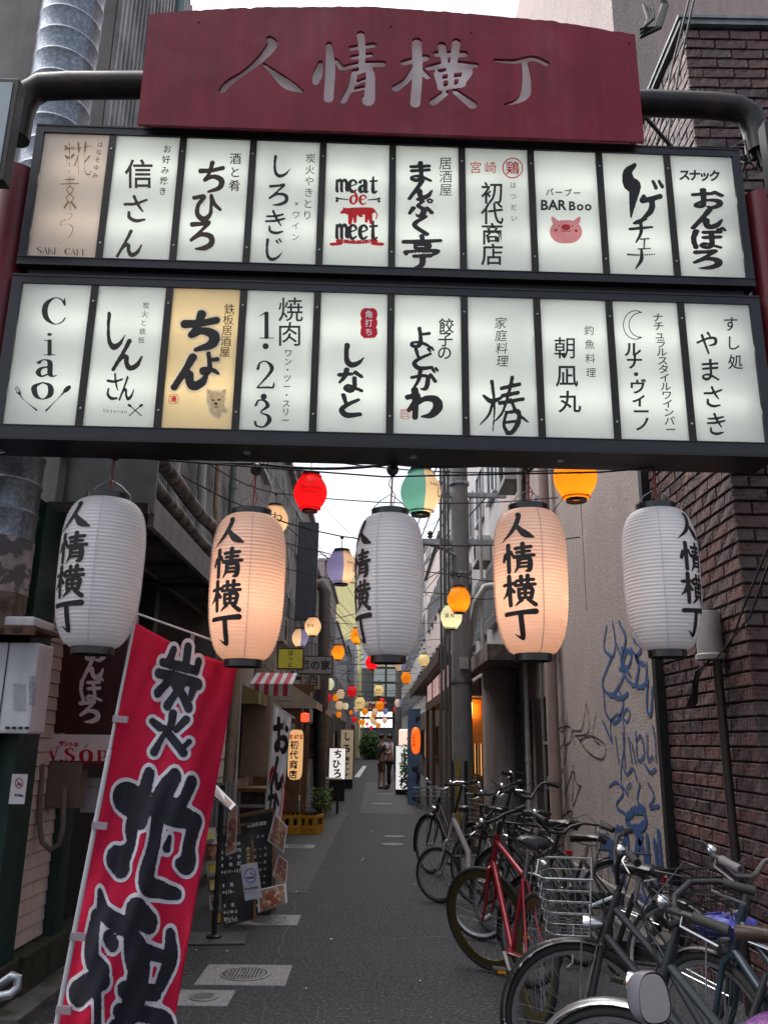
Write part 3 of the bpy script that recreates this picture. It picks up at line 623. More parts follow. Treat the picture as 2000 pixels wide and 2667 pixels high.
# roof pipes above canopy
M_lag = mat('grey_lagging', (.24, .23, .22), .8, 0, .4, 15, bump=.8, bscale=30, col2=(.05, .05, .05), mixs=6)
for k, (dx, z) in enumerate(((.16, 3.28), (.34, 3.42), (.3, 3.72))):
    pts = [(XL+dx+.02*math.sin(i*1.3), 5.4+i*.55, z+.02*math.cos(i*1.9)) for i in range(12)]
    pipe('lagged_pipe', pts, .05+.008*k, M_lag, 'lagged grey pipe running along the wall above the canopy, ' + ('lowest', 'middle', 'highest')[k] + ' of three', 'pipe')
M_pvc = mat('grey_pvc', (.42, .42, .41), .5, 0, .15, streak=.5); M_beige = mat('beige_pipe', (.33, .25, .18), .6, 0, .2, streak=.5)
for k, (y, r, m, lab) in enumerate(((7.7, .055, M_pvc, 'thick grey downpipe on the left corrugated wall nearest the canopy'), (9.0, .05, M_pvc, 'grey downpipe with elbow reaching into canopy at left'), (9.9, .035, M_beige, 'thin rusty beige downpipe on left corrugated wall'), (11.0, .05, mat('green_grey_pipe', (.16, .21, .2), .5), 'pale green drainpipe on the left wall below the big sign'))):
    pipe('downpipe', [(XL+.08, y, 9), (XL+.08, y, 4.3), (XL+.1, y, 4.2), (XL+.1, y, 3.1)], r, m, lab, 'pipe', collars=((XL+.1, y, 3.7), (XL+.08, y, 4.9), (XL+.08, y, 6.6)))
# the pale green pipe and bracket near the header
pipe('downpipe', [(-1.95, 6.3, 10), (-1.95, 6.3, 5.4)], .045, mat('pale_green_pipe', (.21, .30, .31), .5), 'pale blue green vertical pipe left of the red header sign', 'pipe', collars=((-1.95, 6.3, 6.9),))
for k, (xd, c) in enumerate(((196, (.3, .28, .25)), (160, (.34, .33, .31)))):
    P = at(xd*1.0, 560, 5.6); pipe('conduit', [(P.x, 5.6, 10), (P.x, 5.6, 3.4)], .03+.012*k, mat('conduit_%s' % 'ab'[k], c, .5, 0, .2, streak=.4), ('slim' if k == 0 else 'wide')+' pale vertical conduit beside the steel duct', 'pipe')
# spiral duct
M_duct = mat('spangled_galvanised_duct', (.27, .30, .345), .4, .75, .3, 60, col2=(.19, .215, .25), mixs=45, mixt=(.45, .55), streak=.35)
P = at(62, 1000, 4.78)
t = thing('spiral_duct', 'big galvanised spiral duct rising up at the left of the gate', 'duct', (P.x-.1, 4.78, 2.5)); DX = P.x-.12
prof = []
z = 2.62
while z < 9.5: prof += [(.205, z), (.205, z+.15), (.212, z+.158), (.212, z+.166), (.205, z+.174)]; z += .18
MB().lathe(prof, (DX, 4.78, 0), 36, caps=False).build('duct_tube', M_duct, t, smooth=True)
MB().lathe([(.207, 2.3), (.209, 2.62)], (DX, 4.78, 0), 30).build('torn_poster_band', mat('torn_posters', (.36, .30, .29), .8, 0, .3, 14, col2=(.12, .11, .11), mixs=8, mixt=(.48, .52)), t)
MB().lathe([(.2, 2.08), (.205, 2.3)], (DX, 4.78, 0), 30).build('rusted_foot', mat('rust_brown', (.09, .06, .04), .9, 0, .5, 14, bump=.8, bscale=30, col2=(.20, .16, .12), mixs=9), t)
# heater box on wall and its ledge
M_wbox = mat('off_white_enamel', (.60, .61, .65), .45, 0, .06, 6, streak=.25)
A, Bq = at(-20, 1372, 4.7), at(95, 1345, 4.7)
t = thing('rusty_ledge', 'rusty bracket ledge carrying a flat white tray at the left edge', 'shelf', (A.x, 4.8, A.z))
x1 = at(92, 1345, 4.7).x; zt = at(60, 1345, 4.7).z
box('shelf_plate', M_rust, (-3, 4.62, zt-.05), (x1, 5.0, zt-.03), t); box('edge_lip', M_rust, (-3, 4.6, zt-.08), (x1+.005, 4.62, zt-.028), t)
for k in range(5): box('lip_slot', M_dark, (x1-.12-k*.1, 4.594, zt-.065), (x1-.07-k*.1, 4.6, zt-.045), t)
box('white_tray', M_wbox, (-3, 4.66, zt-.028), (x1-.03, 4.97, zt+.03), t, bevel=.012)
x1 = at(80, 1450, 4.7).x; z1 = at(60, 1388, 4.7).z; z0 = at(40, 1585, 4.7).z
t = thing('water_heater', 'white wall water heater casing hanging at the left edge', 'water heater', (x1-.3, 4.8, z0))
box('casing', M_wbox, (-2.9, 4.7, z0), (x1-.0, 4.92, z1), t, bevel=.014)
xa = at(12, 1450, 4.7).x; box('casing_seam', M_frd, (xa, 4.696, z0), (xa+.006, 4.7, z1), t)
for k in range(4): xx = at(14+k*14, 1556, 4.69).x; box('vent_slot', M_dark, (xx, 4.692, z0+.025), (xx+.022, 4.698, z0+.037), t)
fn4 = lambda x, y: at(x, y, 4.694)
m = MB()
for r in range(12): RB(m, ''.join(random.choice('ガス給湯器警告注意高温使用禁') for _ in range(8)), 30, 1478+r*5, 55, 1480+r*5, 4, fn4, 0)
for r in range(16): RB(m, ''.join(random.choice('設置工事') for _ in range(3)), 66, 1462+r*4, 76, 1463+r*4, 4, fn4, .04)
m.build('rating_print', mat('grey_print', (.2, .2, .23), .6), t)

# cantilever sign boards at left
fl = lambda Y: (lambda x, y: at(x, y, Y))
M_bsg = mat('maroon_sign', (.055, .012, .014), .4, 0, .15, 4)
Y = 5.75; TL, BR = at(200, 1270, Y), at(287, 1655, Y)
t = thing('hanging_sign', 'tall maroon vertical sign of the old snack bar projecting from cream wall', 'sign', (-1.9, Y, 1.9))
xl, xr, zt, zb = at(122, 1560, Y).x-.03, at(122, 1560, Y).x+.43, at(200, 1270, Y).z, at(110, 1583, Y).z
box('sign_board', M_bsg, (xl, Y, zb), (xr, Y+.12, zt), t, bevel=.008)
m = MB(); g_ = lambda x, y: at(x, y, Y-.004)
cx = lambda y: 207-(y-1380)*.095
for ch, yy in zip('おんぼろ', (1405, 1443, 1492, 1537)): RBB(m, ch, cx(yy), yy, cx(yy), yy, 46, g_, 1.5, shear=-.08)
m.build('lettering', M_white_ink, t)
zc = at(110, 1586, Y).z; zd = at(100, 1643, Y).z
box('lower_panel', M_white_ink, (xl-.03, Y-.02, zd), (xr+.06, Y+.1, zc), t, bevel=.006)
g_ = lambda x, y: at(x, y, Y-.024)
m = MB(); RB(m, 'サントネ', 134, 1606, 165, 1609, 12, g_, .05); RB(m, 'ノ', 188, 1610, 188, 1610, 12, g_, .03); RBS(m, 'V.S.O.P', 116, 1628, 222, 1636, 31, g_, 1.5); m.build('lettering', M_red_ink, t)
box('bottom_rail', mat('maroon_rail', (.07, .02, .02), .5), (xl-.05, Y-.02, zd-.05), (xr+.1, Y+.12, zd-.004), t)
# drain loop pipe, meter box, notice on cream wall
t = thing('drain_loop', 'grey U shaped hose hanging below the maroon sign', 'pipe', (-2, 5.7, 1))
pts = [at(*q, 5.6) for q in ((92, 1650), (88, 1720), (86, 1780), (92, 1820), (110, 1836), (128, 1825), (136, 1790), (140, 1700))]
MB().tube(pts, .018, 8).build('hose', mat('grey_hose', (.16, .14, .13), .7), t, smooth=True)
q = at(105, 1690, 5.75); t = put(box('meter_box', mat('dull_brown_box', (.16, .13, .11), .6), (q.x, 5.72, q.z-.16), (q.x+.22, 5.86, q.z+.13), bevel=.01), 'dull brown meter box below the maroon sign', 'meter box')
q = at(186, 1690, 6.1); s_ = thing('wall_notice', 'pale blue paper notice on the wall left of the banner pole', 'notice', (q.x, 6.1, q.z)); box('paper', mat('pale_blue_paper', (.42, .46, .5), .8), (q.x-.02, 6.1, q.z-.2), (q.x+.13, 6.11, q.z+.03), s_)
m = MB(); RB(m, 'お知らせ', 190, 1680, 206, 1680, 5, lambda x, y: at(x, y, 6.095), .02); RB(m, '営業時間', 190, 1700, 206, 1700, 5, lambda x, y: at(x, y, 6.095), .0); m.build('lettering', mat('grey_print2', (.2, .22, .26), .7), s_)
# no bicycle parking notice, on green post
Y = 4.98; s_ = thing('no_parking_notice', 'small white no bicycle parking notice on the dark green post', 'notice', at(42, 1700, Y))
a, b = at(29, 1672, Y), at(54, 1737, Y); box('board', M_white_ink, (a.x, Y-.01, b.z), (b.x, Y, a.z), s_)
g_ = lambda x, y: at(x, y, Y-.013); m = MB()
ring = [(50+40*math.cos(k*.449), 50+40*math.sin(k*.449), 5) for k in range(15)]
place(m, blobmesh([ring, [(22, 22, 4), (78, 78, 4)]], 1, 44, 'noparkring'), 42, 1692, 20, 26, g_); m.build('prohibition_ring', mat('pale_red_print', (.5, .12, .14), .6), s_)
m = MB(); w1 = lambda cx_: [(cx_+12*math.cos(k*.785), 62+12*math.sin(k*.785), 2) for k in range(9)]
place(m, blobmesh([w1(34), w1(66), [(34, 62, 2), (44, 42, 2), (60, 42, 2), (66, 62, 2)], [(44, 42, 2), (50, 62, 2), (60, 42, 2)]], 1, 44, 'bikeicon'), 42, 1693, 18, 22, lambda x, y: at(x, y, Y-.015))
RB(m, '駐輪禁止', 35, 1718, 49, 1719, 5.5, g_, .05); m.build('lettering', M_ink, s_)
# bent steel handrail bottom left
t = thing('handrail', 'bent grey steel rail end at the bottom left corner', 'rail', at(0, 2130, 4.6))
MB().tube([at(-60, 2150, 4.7), at(-10, 2135, 4.6), at(28, 2108, 4.55), at(40, 2112, 4.55), at(38, 2135, 4.55), at(22, 2148, 4.5), at(-30, 2160, 4.5)], .022, 10).build('rail_tube', M_galv, t, smooth=True)
# ------------------------------------------------------------------ THE GATE: light boxes, header, pipe frame
TH = rad(1.894-.43); SO = Vector((4.2*math.sin(YAW), 4.2*math.cos(YAW), 0)); SX = Vector((math.cos(TH), math.sin(TH), 0)); SN = Vector((math.sin(TH), -math.cos(TH), 0)); ZV = Vector((0, 0, 1))
def S(lx, z, d=0.0): return SO + SX*lx + SN*d + ZV*(z+1.5)          # sign coordinates: along, up from eye height, towards camera
def on_sign(x, y, d=0.0):
    r = ray(x, y); o = SO+SN*d-CAMLOC; t = o.dot(SN)/r.dot(SN); return CAMLOC+r*t
gate = thing('alley_sign_gate', 'big overhead gate sign with curved red header and two rows of lit shop name panels', 'sign', (SO.x, SO.y, 0))
X0, PI_, PW = -1.8492, .4164, .3766; Z1T, Z1B, Z2T, Z2B = 3.4681, 2.6308, 2.4615, 1.6117
M_box = mat('blue_black_box_paint', (.009, .011, .016), .36, .0, .3, 10, bump=.06, bscale=20, spec=.45)
M_mull = mat('brown_black_mullion', (.018, .013, .011), .5, .1, .3, 10)
M_inner = mat('white_box_lining', (.5, .5, .5), .9, var=.03)
M_panel = mat('opal_acrylic_panel', (.85, .87, .84), .25, 0, .03, 3, trans=.62, spec=.4)
M_panely = mat('yellowed_acrylic_panel', (.90, .78, .55), .3, 0, .04, 3, trans=.62)
M_panelg = mat('greyed_acrylic_panel', (.80, .72, .65), .3, 0, .04, 3, trans=.55)
M_tube = mat('fluorescent_tube', (1, 1, 1), .5, var=0, emit=8.0, ecol=(1, .99, .93))
XA, XB = X0-PW/2, X0+9*PI_+PW/2
D_ = .27; fw = .055
def sbox(mb, xa, xb, za, zb, d0, d1): return mb.obox(S(xa, za, d0), SX*(xb-xa), SN*(d1-d0), ZV*(zb-za))
for (zt, zb, nm) in ((Z1T, Z1B, 'upper'), (Z2T, Z2B, 'lower')):
    ext = 0.0 if nm == 'upper' else .01; low = fw if nm == 'upper' else .085
    h = MB()
    sbox(h, XA-fw-ext, XB+fw+ext, zt, zt+fw, -D_, .012); sbox(h, XA-fw-ext, XB+fw+ext, zb-low, zb, -D_, .012)
    sbox(h, XA-fw-ext, XA-.008, zb, zt, -D_, .012); sbox(h, XB+.008, XB+fw+ext, zb, zt, -D_, .012)
    sbox(h, XA-fw, XB+fw, zb, zt, -D_, -D_+.01)
    o = h.build('housing', M_box, gate)
    sbox(MB(), XA-.006, XB+.006, zb+.002, zt-.002, -D_+.012, -D_+.014).build('lining', M_inner, o)
    l2 = MB(); sbox(l2, XA-.006, XB+.006, zb+.0005, zb+.0015, -D_+.014, -.02); sbox(l2, XA-.006, XB+.006, zt-.0015, zt-.0005, -D_+.014, -.02); l2.build('lining', M_inner, o)
    for f_ in (.28, .74):
        for k in range(3):
            a = XA+.06+k*(XB-XA)/3; MB().cyl(S(a, zb+(zt-zb)*f_, -.11), S(a+(XB-XA)/3-.1, zb+(zt-zb)*f_, -.11), .016, n=8).build('tube_lamp', M_tube, o)
    for i in range(9):
        xm = X0+PI_*i+PI_/2; o2 = sbox(MB(), xm-(PI_-PW)/2, xm+(PI_-PW)/2, zb+.001, zt-.001, -.02, .008).build('mullion', M_mull, gate)
        for f_ in (.12, .88): MB().ball(S(xm, zb+(zt-zb)*f_, .008), .006, 8).build('screw', M_chrome, o2)
    # inner bevel lip
    lip = MB(); sbox(lip, XA-fw-ext, XB+fw+ext, zt+fw-.012, zt+fw-.001, .012, .016); sbox(lip, XA-fw-ext, XB+fw+ext, zb-.006, zb-.001, .0125, .0165); sbox(lip, XA-fw-ext, XB+fw+ext, zb-low, zb-low+.015, .0125, .017)
    lip.build('frame_lip', M_black, gate)
sbox(MB(), XA-.0, XB+.0, Z2T+fw+.001, Z1B-fw-.001, -D_+.02, -.03).build('spacer_bar', M_black, gate)
for lx in (-.75, .16, .98): 
    MB().lathe([(.02, 0), (.02, .01), (.012, .012), (.0125, .004)], S(lx, Z2B-.097, -.1), 14).build('bolt', M_chrome, gate)
# panels and lettering
P_T = [['papercup']]
panels = {}
for r, (zt, zb) in enumerate(((Z1T, Z1B), (Z2T, Z2B))):
    for i in range(10):
        xa, xb = X0+PI_*i-PW/2-.004, X0+PI_*i+PW/2+.004
        mm = M_panely if (r, i) == (1, 2) else M_panelg if (r, i) == (0, 0) else M_panel
        mb = MB(); n = 6
        sbox(mb, xa, xb, zb+.001, zt-.001, -.004, .0)
        panels[(r, i)] = mb.build('sign_panel', mm, gate)
fS = lambda x, y: on_sign(x, y, .0025)
fS2 = lambda x, y: on_sign(x, y, .004)
def let(r, i, fn, m=None, nm='lettering'):
    mb = MB(); fn(mb); mb.build(nm, m or M_ink, panels[(r, i)])
# row 1
M_lbr = mat('pale_gold_print', (.36, .22, .09), .6, trans=.4)
m = MB(); place(m, blobmesh([[(20, 20, 2), (78, 14, 2)], [(50, 0, 2.5), (48, 98, 1.6)], [(28, 40, 4), (40, 46, 4)], [(60, 44, 4), (74, 36, 4)], [(26, 10, 4), (40, 16, 3)], [(46, 40, 1.5), (20, 80, 1)]], 1, 44, 'kome'), 151, 344, 38, 70, fS)
place(m, blobmesh([[(0, 20, 1.6), (100, 8, 1.6)], [(28, 2, 5), (32, 26, 4)], [(66, 0, 5), (62, 24, 4)], [(30, 34, 1.5), (10, 70, 3)], [(26, 44, 1.6), (30, 96, 1.6)], [(60, 30, 2), (62, 84, 2), (80, 98, 2.5), (96, 84, 1.5)], [(86, 40, 3), (60, 60, 2)]], 1, 44, 'hana'), 179, 344, 42, 70, fS)
place(m, blobmesh([[(30, 8, 2), (74, 6, 2)], [(8, 22, 2), (96, 20, 2)], [(52, -4, 1.5), (51, 24, 1.5)], [(52, 28, 2), (36, 40, 2), (52, 54, 2), (68, 40, 2), (52, 28, 2)], [(52, 54, 2), (34, 68, 2), (52, 82, 2), (70, 68, 2), (52, 54, 2)], [(40, 84, 4), (24, 100, 4)], [(62, 84, 4), (80, 100, 4)], [(52, 82, 1.5), (54, 108, 1.5)]], 1, 52, 'yuicon'), 151, 416, 44, 66, fS)
place(m, blobmesh([[(40, 6, 1.6), (80, 4, 1.6), (70, 20, 1.6), (34, 26, 2), (22, 40, 1.6), (60, 38, 1.6), (86, 50, 2), (72, 76, 2), (30, 100, 1.2), (8, 102, 1)]], 1, 44, 'yumi'), 143, 492, 42, 66, fS)
m.build('lettering', M_lbr, panels[(0, 0)])
let(0, 0, lambda m: (RBS(m, 'SAKE CAFE', 86, 541, 183, 545, 15, fS, 1.0), RB(m, 'はなそゆみ', 217, 312, 206, 379, 13, fS, .0)))
def f(m): RB(m, '信', 301, 376, 301, 376, 64, fS, .012, sy=66); RBB(m, 'さん', 294, 452, 280, 527, 54, fS, 1.1); RB(m, 'お好み焼き', 362, 322, 352, 413, 18, fS, .012)
let(0, 1, f, M_brown_ink)
def f(m): RBB(m, 'ちひろ', 458, 384, 435, 508, 56, fS, 1.4, sy=60); RB(m, '酒と肴', 509, 343, 507, 401, 26, fS, .025)
let(0, 2, f, M_brown_ink)
def f(m): RBB(m, 'しろきじ', 606, 360, 589, 540, 46, fS, 1.05); RB(m, '炭火やきとり', 671, 342, 664, 465, 22, fS, .0); RB(m, '×ワイン', 641, 440, 638, 512, 18, fS, .0)
let(0, 3, f)
def f(m): RBS(m, 'meat', 739, 394, 808, 396, 29, fS, 1.5, sy=44, nib=(.75, 1.3)); RBS(m, 'meet', 739, 492, 808, 494, 29, fS, 1.6, sy=50, nib=(.75, 1.3)); place(m, blobmesh([[(0, 40, 7), (100, 50, 4)], [(0, 64, 11), (4, 60, 9)], [(0, 38, 11), (4, 40, 9)]], 1.2, 40, 'bone'), 740, 431, 24, 22, fS); place(m, blobmesh([[(0, 50, 4), (100, 40, 7)], [(96, 62, 10), (100, 64, 10)], [(98, 38, 10), (102, 36, 9)]], 1.2, 40, 'bone2'), 807, 432, 24, 22, fS)
let(0, 4, f)
def f(m):
    RBS(m, 'de', 764, 425, 784, 426, 25, fS, 1.5, sy=34)
    place(m, blobmesh([[(14, 34, 9), (6, 42, 6)], [(22, 36, 14), (50, 36, 17), (84, 34, 15)], [(30, 50, 8), (28, 92, 5)], [(42, 52, 6), (42, 86, 4)], [(84, 46, 7), (88, 92, 4)], [(76, 50, 6), (74, 84, 4)], [(95, 28, 3), (104, 50, 2), (102, 70, 2)], [(10, 22, 3), (20, 28, 3)], [(56, 56, 5), (60, 58, 5)]], 1, 56, 'cow'), 773, 463, 76, 48, fS)
    place(m, blobmesh([[(16, 44, 9), (50, 50, 9), (84, 44, 9)], [(2, 60, 8), (14, 58, 7)], [(98, 60, 8), (86, 58, 7)]], 1, 56, 'ribbon'), 771, 523, 106, 44, fS)
let(0, 4, f, M_red_ink)
let(0, 4, lambda m: RB(m, 'ミートバル', 742, 520, 798, 521, 9, fS2, .0), M_white_ink)
def f(m): RBB(m, 'まんぷく', 908, 372, 909, 487, 50, fS, 1.7, sy=38); RBB(m, '亭', 911, 545, 911, 545, 74, fS, 1.3, sy=64); RB(m, '居酒屋', 962, 353, 963, 410, 29, fS, .02)
let(0, 5, f)
def f(m): RB(m, '初代商店', 1063, 417, 1063, 550, 50, fS, .012); RB(m, 'はつだい', 1108, 400, 1110, 472, 14, fS, 0)
let(0, 6, f)
let(0, 6, lambda m: (RB(m, '宮崎', 1027, 362, 1059, 362, 27, fS, .0), RB(m, '鶏', 1107, 363, 1107, 363, 30, fS, .01),
   place(m, blobmesh([[(50+46*math.cos(k*.449), 50+46*math.sin(k*.449), 2.6) for k in range(15)]], 1, 60, 'seal'), 1107, 363, 46, 46, fS)), M_red_ink)
def f(m): RB(m, 'バーブー', 1187, 415, 1246, 417, 17, fS, .02); RB(m, 'BAR', 1175, 442, 1213, 442, 30, fS, .03); RB(m, 'Boo', 1235, 444, 1270, 444, 27, fS, .03)
let(0, 7, f)
let(0, 7, lambda m: place(m, blobmesh([[(42, 54, 38), (58, 54, 38)], [(20, 22, 9), (12, 8, 4)], [(80, 22, 9), (88, 8, 4)]], 1, 60, 'pig'), 1222, 498, 76, 66, fS), mat('pink_print', (.80, .33, .36), .6, trans=.6))
def f(m): place(m, blobmesh([[(46, 42, 9), (54, 42, 9)], [(20, 52, 4), (22, 52, 4)], [(80, 54, 4), (78, 54, 4)]], 1, 50, 'pigf'), 1222, 496, 76, 66, fS2)
let(0, 7, f, mat('deep_red_print', (.6, .05, .07), .6, trans=.5))
let(0, 7, lambda m: place(m, blobmesh([[(30, 40, 2), (31, 40, 2)], [(68, 41, 2), (69, 41, 2)], [(36, 54, 1), (44, 60, 1), (50, 55, 1), (58, 60, 1), (64, 54, 1)]], 1, 60, 'pigm'), 1222, 494, 76, 66, fS2))
def f(m): RBB(m, 'ゲ', 1388, 415, 1388, 415, 96, fS, 1.0, sy=106, N=60); RBB(m, 'チ', 1384, 497, 1384, 497, 46, fS, 1.2, sy=48); RBB(m, 'エ', 1391, 527, 1391, 527, 26, fS, 1); RBB(m, 'ナ', 1384, 562, 1384, 562, 42, fS, 1.1, N=90)
let(0, 8, f)
def f(m): RB(m, 'スナック', 1478, 378, 1543, 380, 25, fS, .045); RBB(m, 'おんぼろ', 1528, 430, 1525, 560, 64, fS, 1.7, sy=39)
let(0, 9, f)
# row 2
def f(m):
    RBS(m, 'C', 118, 672, 118, 672, 64, fS, 1.0, sy=62); RBS(m, 'i', 108, 742, 108, 742, 52, fS, 1.0); RBS(m, 'a', 100, 786, 100, 786, 64, fS, 1.0, sy=60); RBS(m, 'o', 93, 834, 93, 834, 64, fS, 1.0, sy=60)
    place(m, blobmesh([[(4, 6, 1.4), (12, 26, 1.4)], [(9, 2, 1.4), (18, 22, 1.4)], [(14, 0, 1.4), (24, 18, 1.4)], [(12, 26, 2), (24, 32, 5), (24, 18, 2)], [(22, 30, 4), (40, 56, 2), (94, 100, 4)]], 1, 56, 'fork'), 57, 860, 52, 52, fS)
    place(m, blobmesh([[(92, 6, 7), (84, 14, 9), (76, 22, 7)], [(76, 22, 4), (50, 52, 2), (6, 100, 4)]], 1, 56, 'spoon'), 126, 860, 58, 54, fS)
let(1, 0, f)
def f(m):
    RBB(m, 'し', 248, 716, 248, 716, 50, fS, 1.2, sy=76); RBB(m, 'ん', 276, 768, 276, 768, 64, fS, 1.2, sy=62); RBB(m, 'さ', 246, 836, 246, 836, 36, fS, 1.0, sy=54, rot=.2); RBB(m, 'ん', 274, 840, 274, 840, 32, fS, 1.1, sy=48)
    RB(m, '炭火と鉄板', 316, 660, 306, 735, 15, fS, 0); RBS(m, 'Shinsan', 226, 887, 272, 889, 8, fS, 1)
    place(m, blobmesh([[(10, 12, 10), (20, 22, 8)], [(20, 22, 4), (88, 100, 4)], [(90, 12, 10), (80, 22, 8)], [(80, 22, 4), (12, 100, 4)]], 1, 50, 'spat'), 293, 885, 34, 26, fS)
    place(m, blobmesh([[(0, 50, .8), (100, 50, .8)]], 1, 44, 'line'), 264, 880, 96, 20, fS)
let(1, 1, f)
dog = [[(30, 30, 22), (52, 34, 26), (66, 32, 20)], [(18, 10, 9), (10, 0, 4)], [(78, 12, 9), (88, 4, 4)], [(40, 66, 20), (56, 80, 14)], [(70, 60, 14), (88, 72, 8)]]
def f(m): RBB(m, 'ちょ', 430, 714, 450, 775, 76, fS2, 1.55, sy=72) if False else (RBB(m, 'ち', 434, 718, 434, 718, 78, fS2, 1.9, sy=74), RBB(m, 'ょ', 452, 786, 452, 786, 46, fS2, 1.9), RBB(m, 'ん', 412, 805, 412, 805, 74, fS2, 1.85, sy=66), RB(m, '鉄板居酒屋', 496, 668, 486, 760, 24, fS2, .04))
let(1, 2, f)
def f(m): RBB(m, 'ち', 434, 718, 434, 718, 78, fS, 2.9, sy=74, ragged=0); RBB(m, 'ょ', 452, 786, 452, 786, 46, fS, 3.2, ragged=0); RBB(m, 'ん', 412, 805, 412, 805, 74, fS, 2.8, sy=66, ragged=0); place(m, blobmesh(dog, 1.2, 50, 'dogw'), 468, 873, 52, 66, fS)
let(1, 2, f, mat('white_print_backlit', (.85, .85, .85), .6, trans=.6), 'white_outline')
let(1, 2, lambda m: place(m, blobmesh(dog, 1.0, 50, 'dog'), 468, 873, 50, 64, fS2), mat('cream_fur_print', (.8, .7, .52), .7, 0, .2, 60, trans=.6))
let(1, 2, lambda m: place(m, blobmesh([[(32, 36, 3), (38, 38, 3)], [(58, 36, 3), (64, 34, 3)], [(46, 48, 5), (50, 49, 4)], [(42, 60, 1.6), (54, 60, 1.6)]], 1, 50, 'dogf'), 468, 873, 50, 64, lambda x, y: on_sign(x, y, .0055)))
let(1, 2, lambda m: (place(m, blobmesh([[(8, 8, 4), (92, 8, 4), (92, 92, 4), (8, 92, 4), (8, 8, 4)]], 1, 44, 'sq'), 375, 862, 20, 20, fS2), RB(m, '湯', 375, 862, 375, 862, 14, fS2, .03)), M_red_ink)
def f(m):
    RB(m, '焼肉', 628, 669, 626, 722, 56, fS, .004); RBS(m, '1', 576, 702, 576, 702, 56, fS, .9, sy=62); RBS(m, '2', 573, 810, 573, 810, 56, fS, .9, sy=64); RBS(m, '3', 567, 893, 567, 893, 56, fS, .9, sy=64)
    for q in ((574, 748), (570, 857)): place(m, blobmesh([[(50, 50, 44), (51, 50, 44)]], 1, 30, 'dot'), q[0], q[1], 15, 15, fS)
    RB(m, 'ワン・ツー・スリー', 623, 763, 617, 908, 18, fS, .01)
let(1, 3, f)
let(1, 4, lambda m: RBB(m, 'しなと', 762, 768, 755, 876, 52, fS, 1.75, sy=46))
M_sealr = mat('seal_red', (.55, .02, .04), .6, 0, .1, trans=.5)
let(1, 4, lambda m: place(m, blobmesh([[(30, 14, 26), (70, 14, 26)], [(30, 50, 26), (70, 50, 26)], [(30, 86, 26), (70, 86, 26)]], 1, 44, 'sealb', ragged=1.2), 797, 698, 40, 52, fS), M_sealr, 'red_seal')
let(1, 4, lambda m: RB(m, '角打ち', 797, 679, 797, 717, 17, fS2, .03), M_white_ink)
let(1, 5, lambda m: (RBB(m, 'よどが', 907, 730, 915, 822, 50, fS, 1.5, sy=43), RBB(m, 'わ', 914, 872, 914, 872, 66, fS, 1.8, sy=58), RB(m, '餃子の', 964, 704, 960, 762, 34, fS, .01)))
let(1, 5, lambda m: (place(m, blobmesh([[(8, 8, 5), (92, 8, 5), (92, 92, 5), (8, 92, 5), (8, 8, 5)]], 1, 44, 'sq'), 875, 894, 21, 21, fS), RB(m, '回', 875, 894, 875, 894, 17, fS, .0)), M_red_ink)
let(1, 6, lambda m: (RB(m, '家庭料理', 1081, 698, 1085, 780, 27, fS, -.012, shear=.12), RBB(m, '椿', 1088, 878, 1088, 878, 80, fS, .95, sy=104, N=60)))
let(1, 7, lambda m: (RB(m, '朝', 1220, 752, 1220, 752, 50, fS, .004), RB(m, '凪丸', 1224, 812, 1230, 868, 50, fS, .014), RB(m, '釣魚料理', 1272, 714, 1276, 805, 22, fS, -.004)))
moon = [(64 + 44*math.cos(a), 50+48*math.sin(a), 1.6) for a in [math.radians(q) for q in range(-60, -301, -20)]]; moon2 = [(84+44*math.cos(a), 50+42*math.sin(a), 1.6) for a in [math.radians(q) for q in range(-95, -266, -20)]]
def f(m):
    place(m, blobmesh([moon, [moon[-1], moon2[-1]], moon2, [moon[0], moon2[0]]], 1, 60, 'moon'), 1364, 702, 60, 64, fS)
    RB(m, 'ルナ・ヴィーノ', 1366, 755, 1388, 916, 38, fS, .025, sy=34); RB(m, 'ナチュラルスタイルワインバー', 1420, 686, 1448, 928, 24, fS, .012, sy=21)
let(1, 8, f)
let(1, 9, lambda m: (RB(m, 'すし処', 1577, 700, 1588, 782, 34, fS, .008), RBB(m, 'やまさき', 1527, 742, 1546, 916, 42, fS, 1.1)))

# header: red steel plate with the characters cut through it, pale backing behind
M_hdr = mat('crimson_header_paint', (.185, .013, .032), .62, .0, .15, 3, bump=.08, bscale=12, streak=.45, col2=(.24, .05, .075), mixs=1.6, mixt=(.5, .75), spec=.25)
M_back = mat('pale_backing', (.78, .74, .76), .6, 0, .06, 6, streak=.25, trans=.45)
hd = .09
def hpt(x, y, d=hd): return on_sign(x, y, d)
TLh, TRh, BRh, BLh = (326, 40), (1368, 72), (1391, 306), (297, 268)
# plate outline in sign-plane metres
def sl(x, y): p = on_sign(x, y, hd)-SO-SN*hd; return p.dot(SX), p.z-1.5
bl, br, tl, tr = sl(*BLh), sl(*BRh), sl(326, 30), sl(1368, 74); tm = sl(800, 14)
NX, NY = 420, 150
xa, xb, za, zb = bl[0], br[0], bl[1]-.0, tm[1]+.02
gx = np.linspace(xa-.02, xb+.02, NX+1); gz = np.linspace(za-.03, zb+.02, NY+1); XX, ZZ = np.meshgrid(gx, gz)
top = np.interp(XX, [tl[0], sl(430, 21)[0], sl(560, 15)[0], tm[0], sl(1000, 28)[0], sl(1200, 46)[0], tr[0]], [tl[1], sl(430, 21)[1], sl(560, 15)[1], tm[1], sl(1000, 28)[1], sl(1200, 46)[1], tr[1]])
top = top + .004*np.sin(XX*23)*np.sin(XX*57+1)*np.sin(XX*5.1) - .012*np.clip(np.sin(XX*11+2)*np.sin(XX*31)-.55, 0, 1)
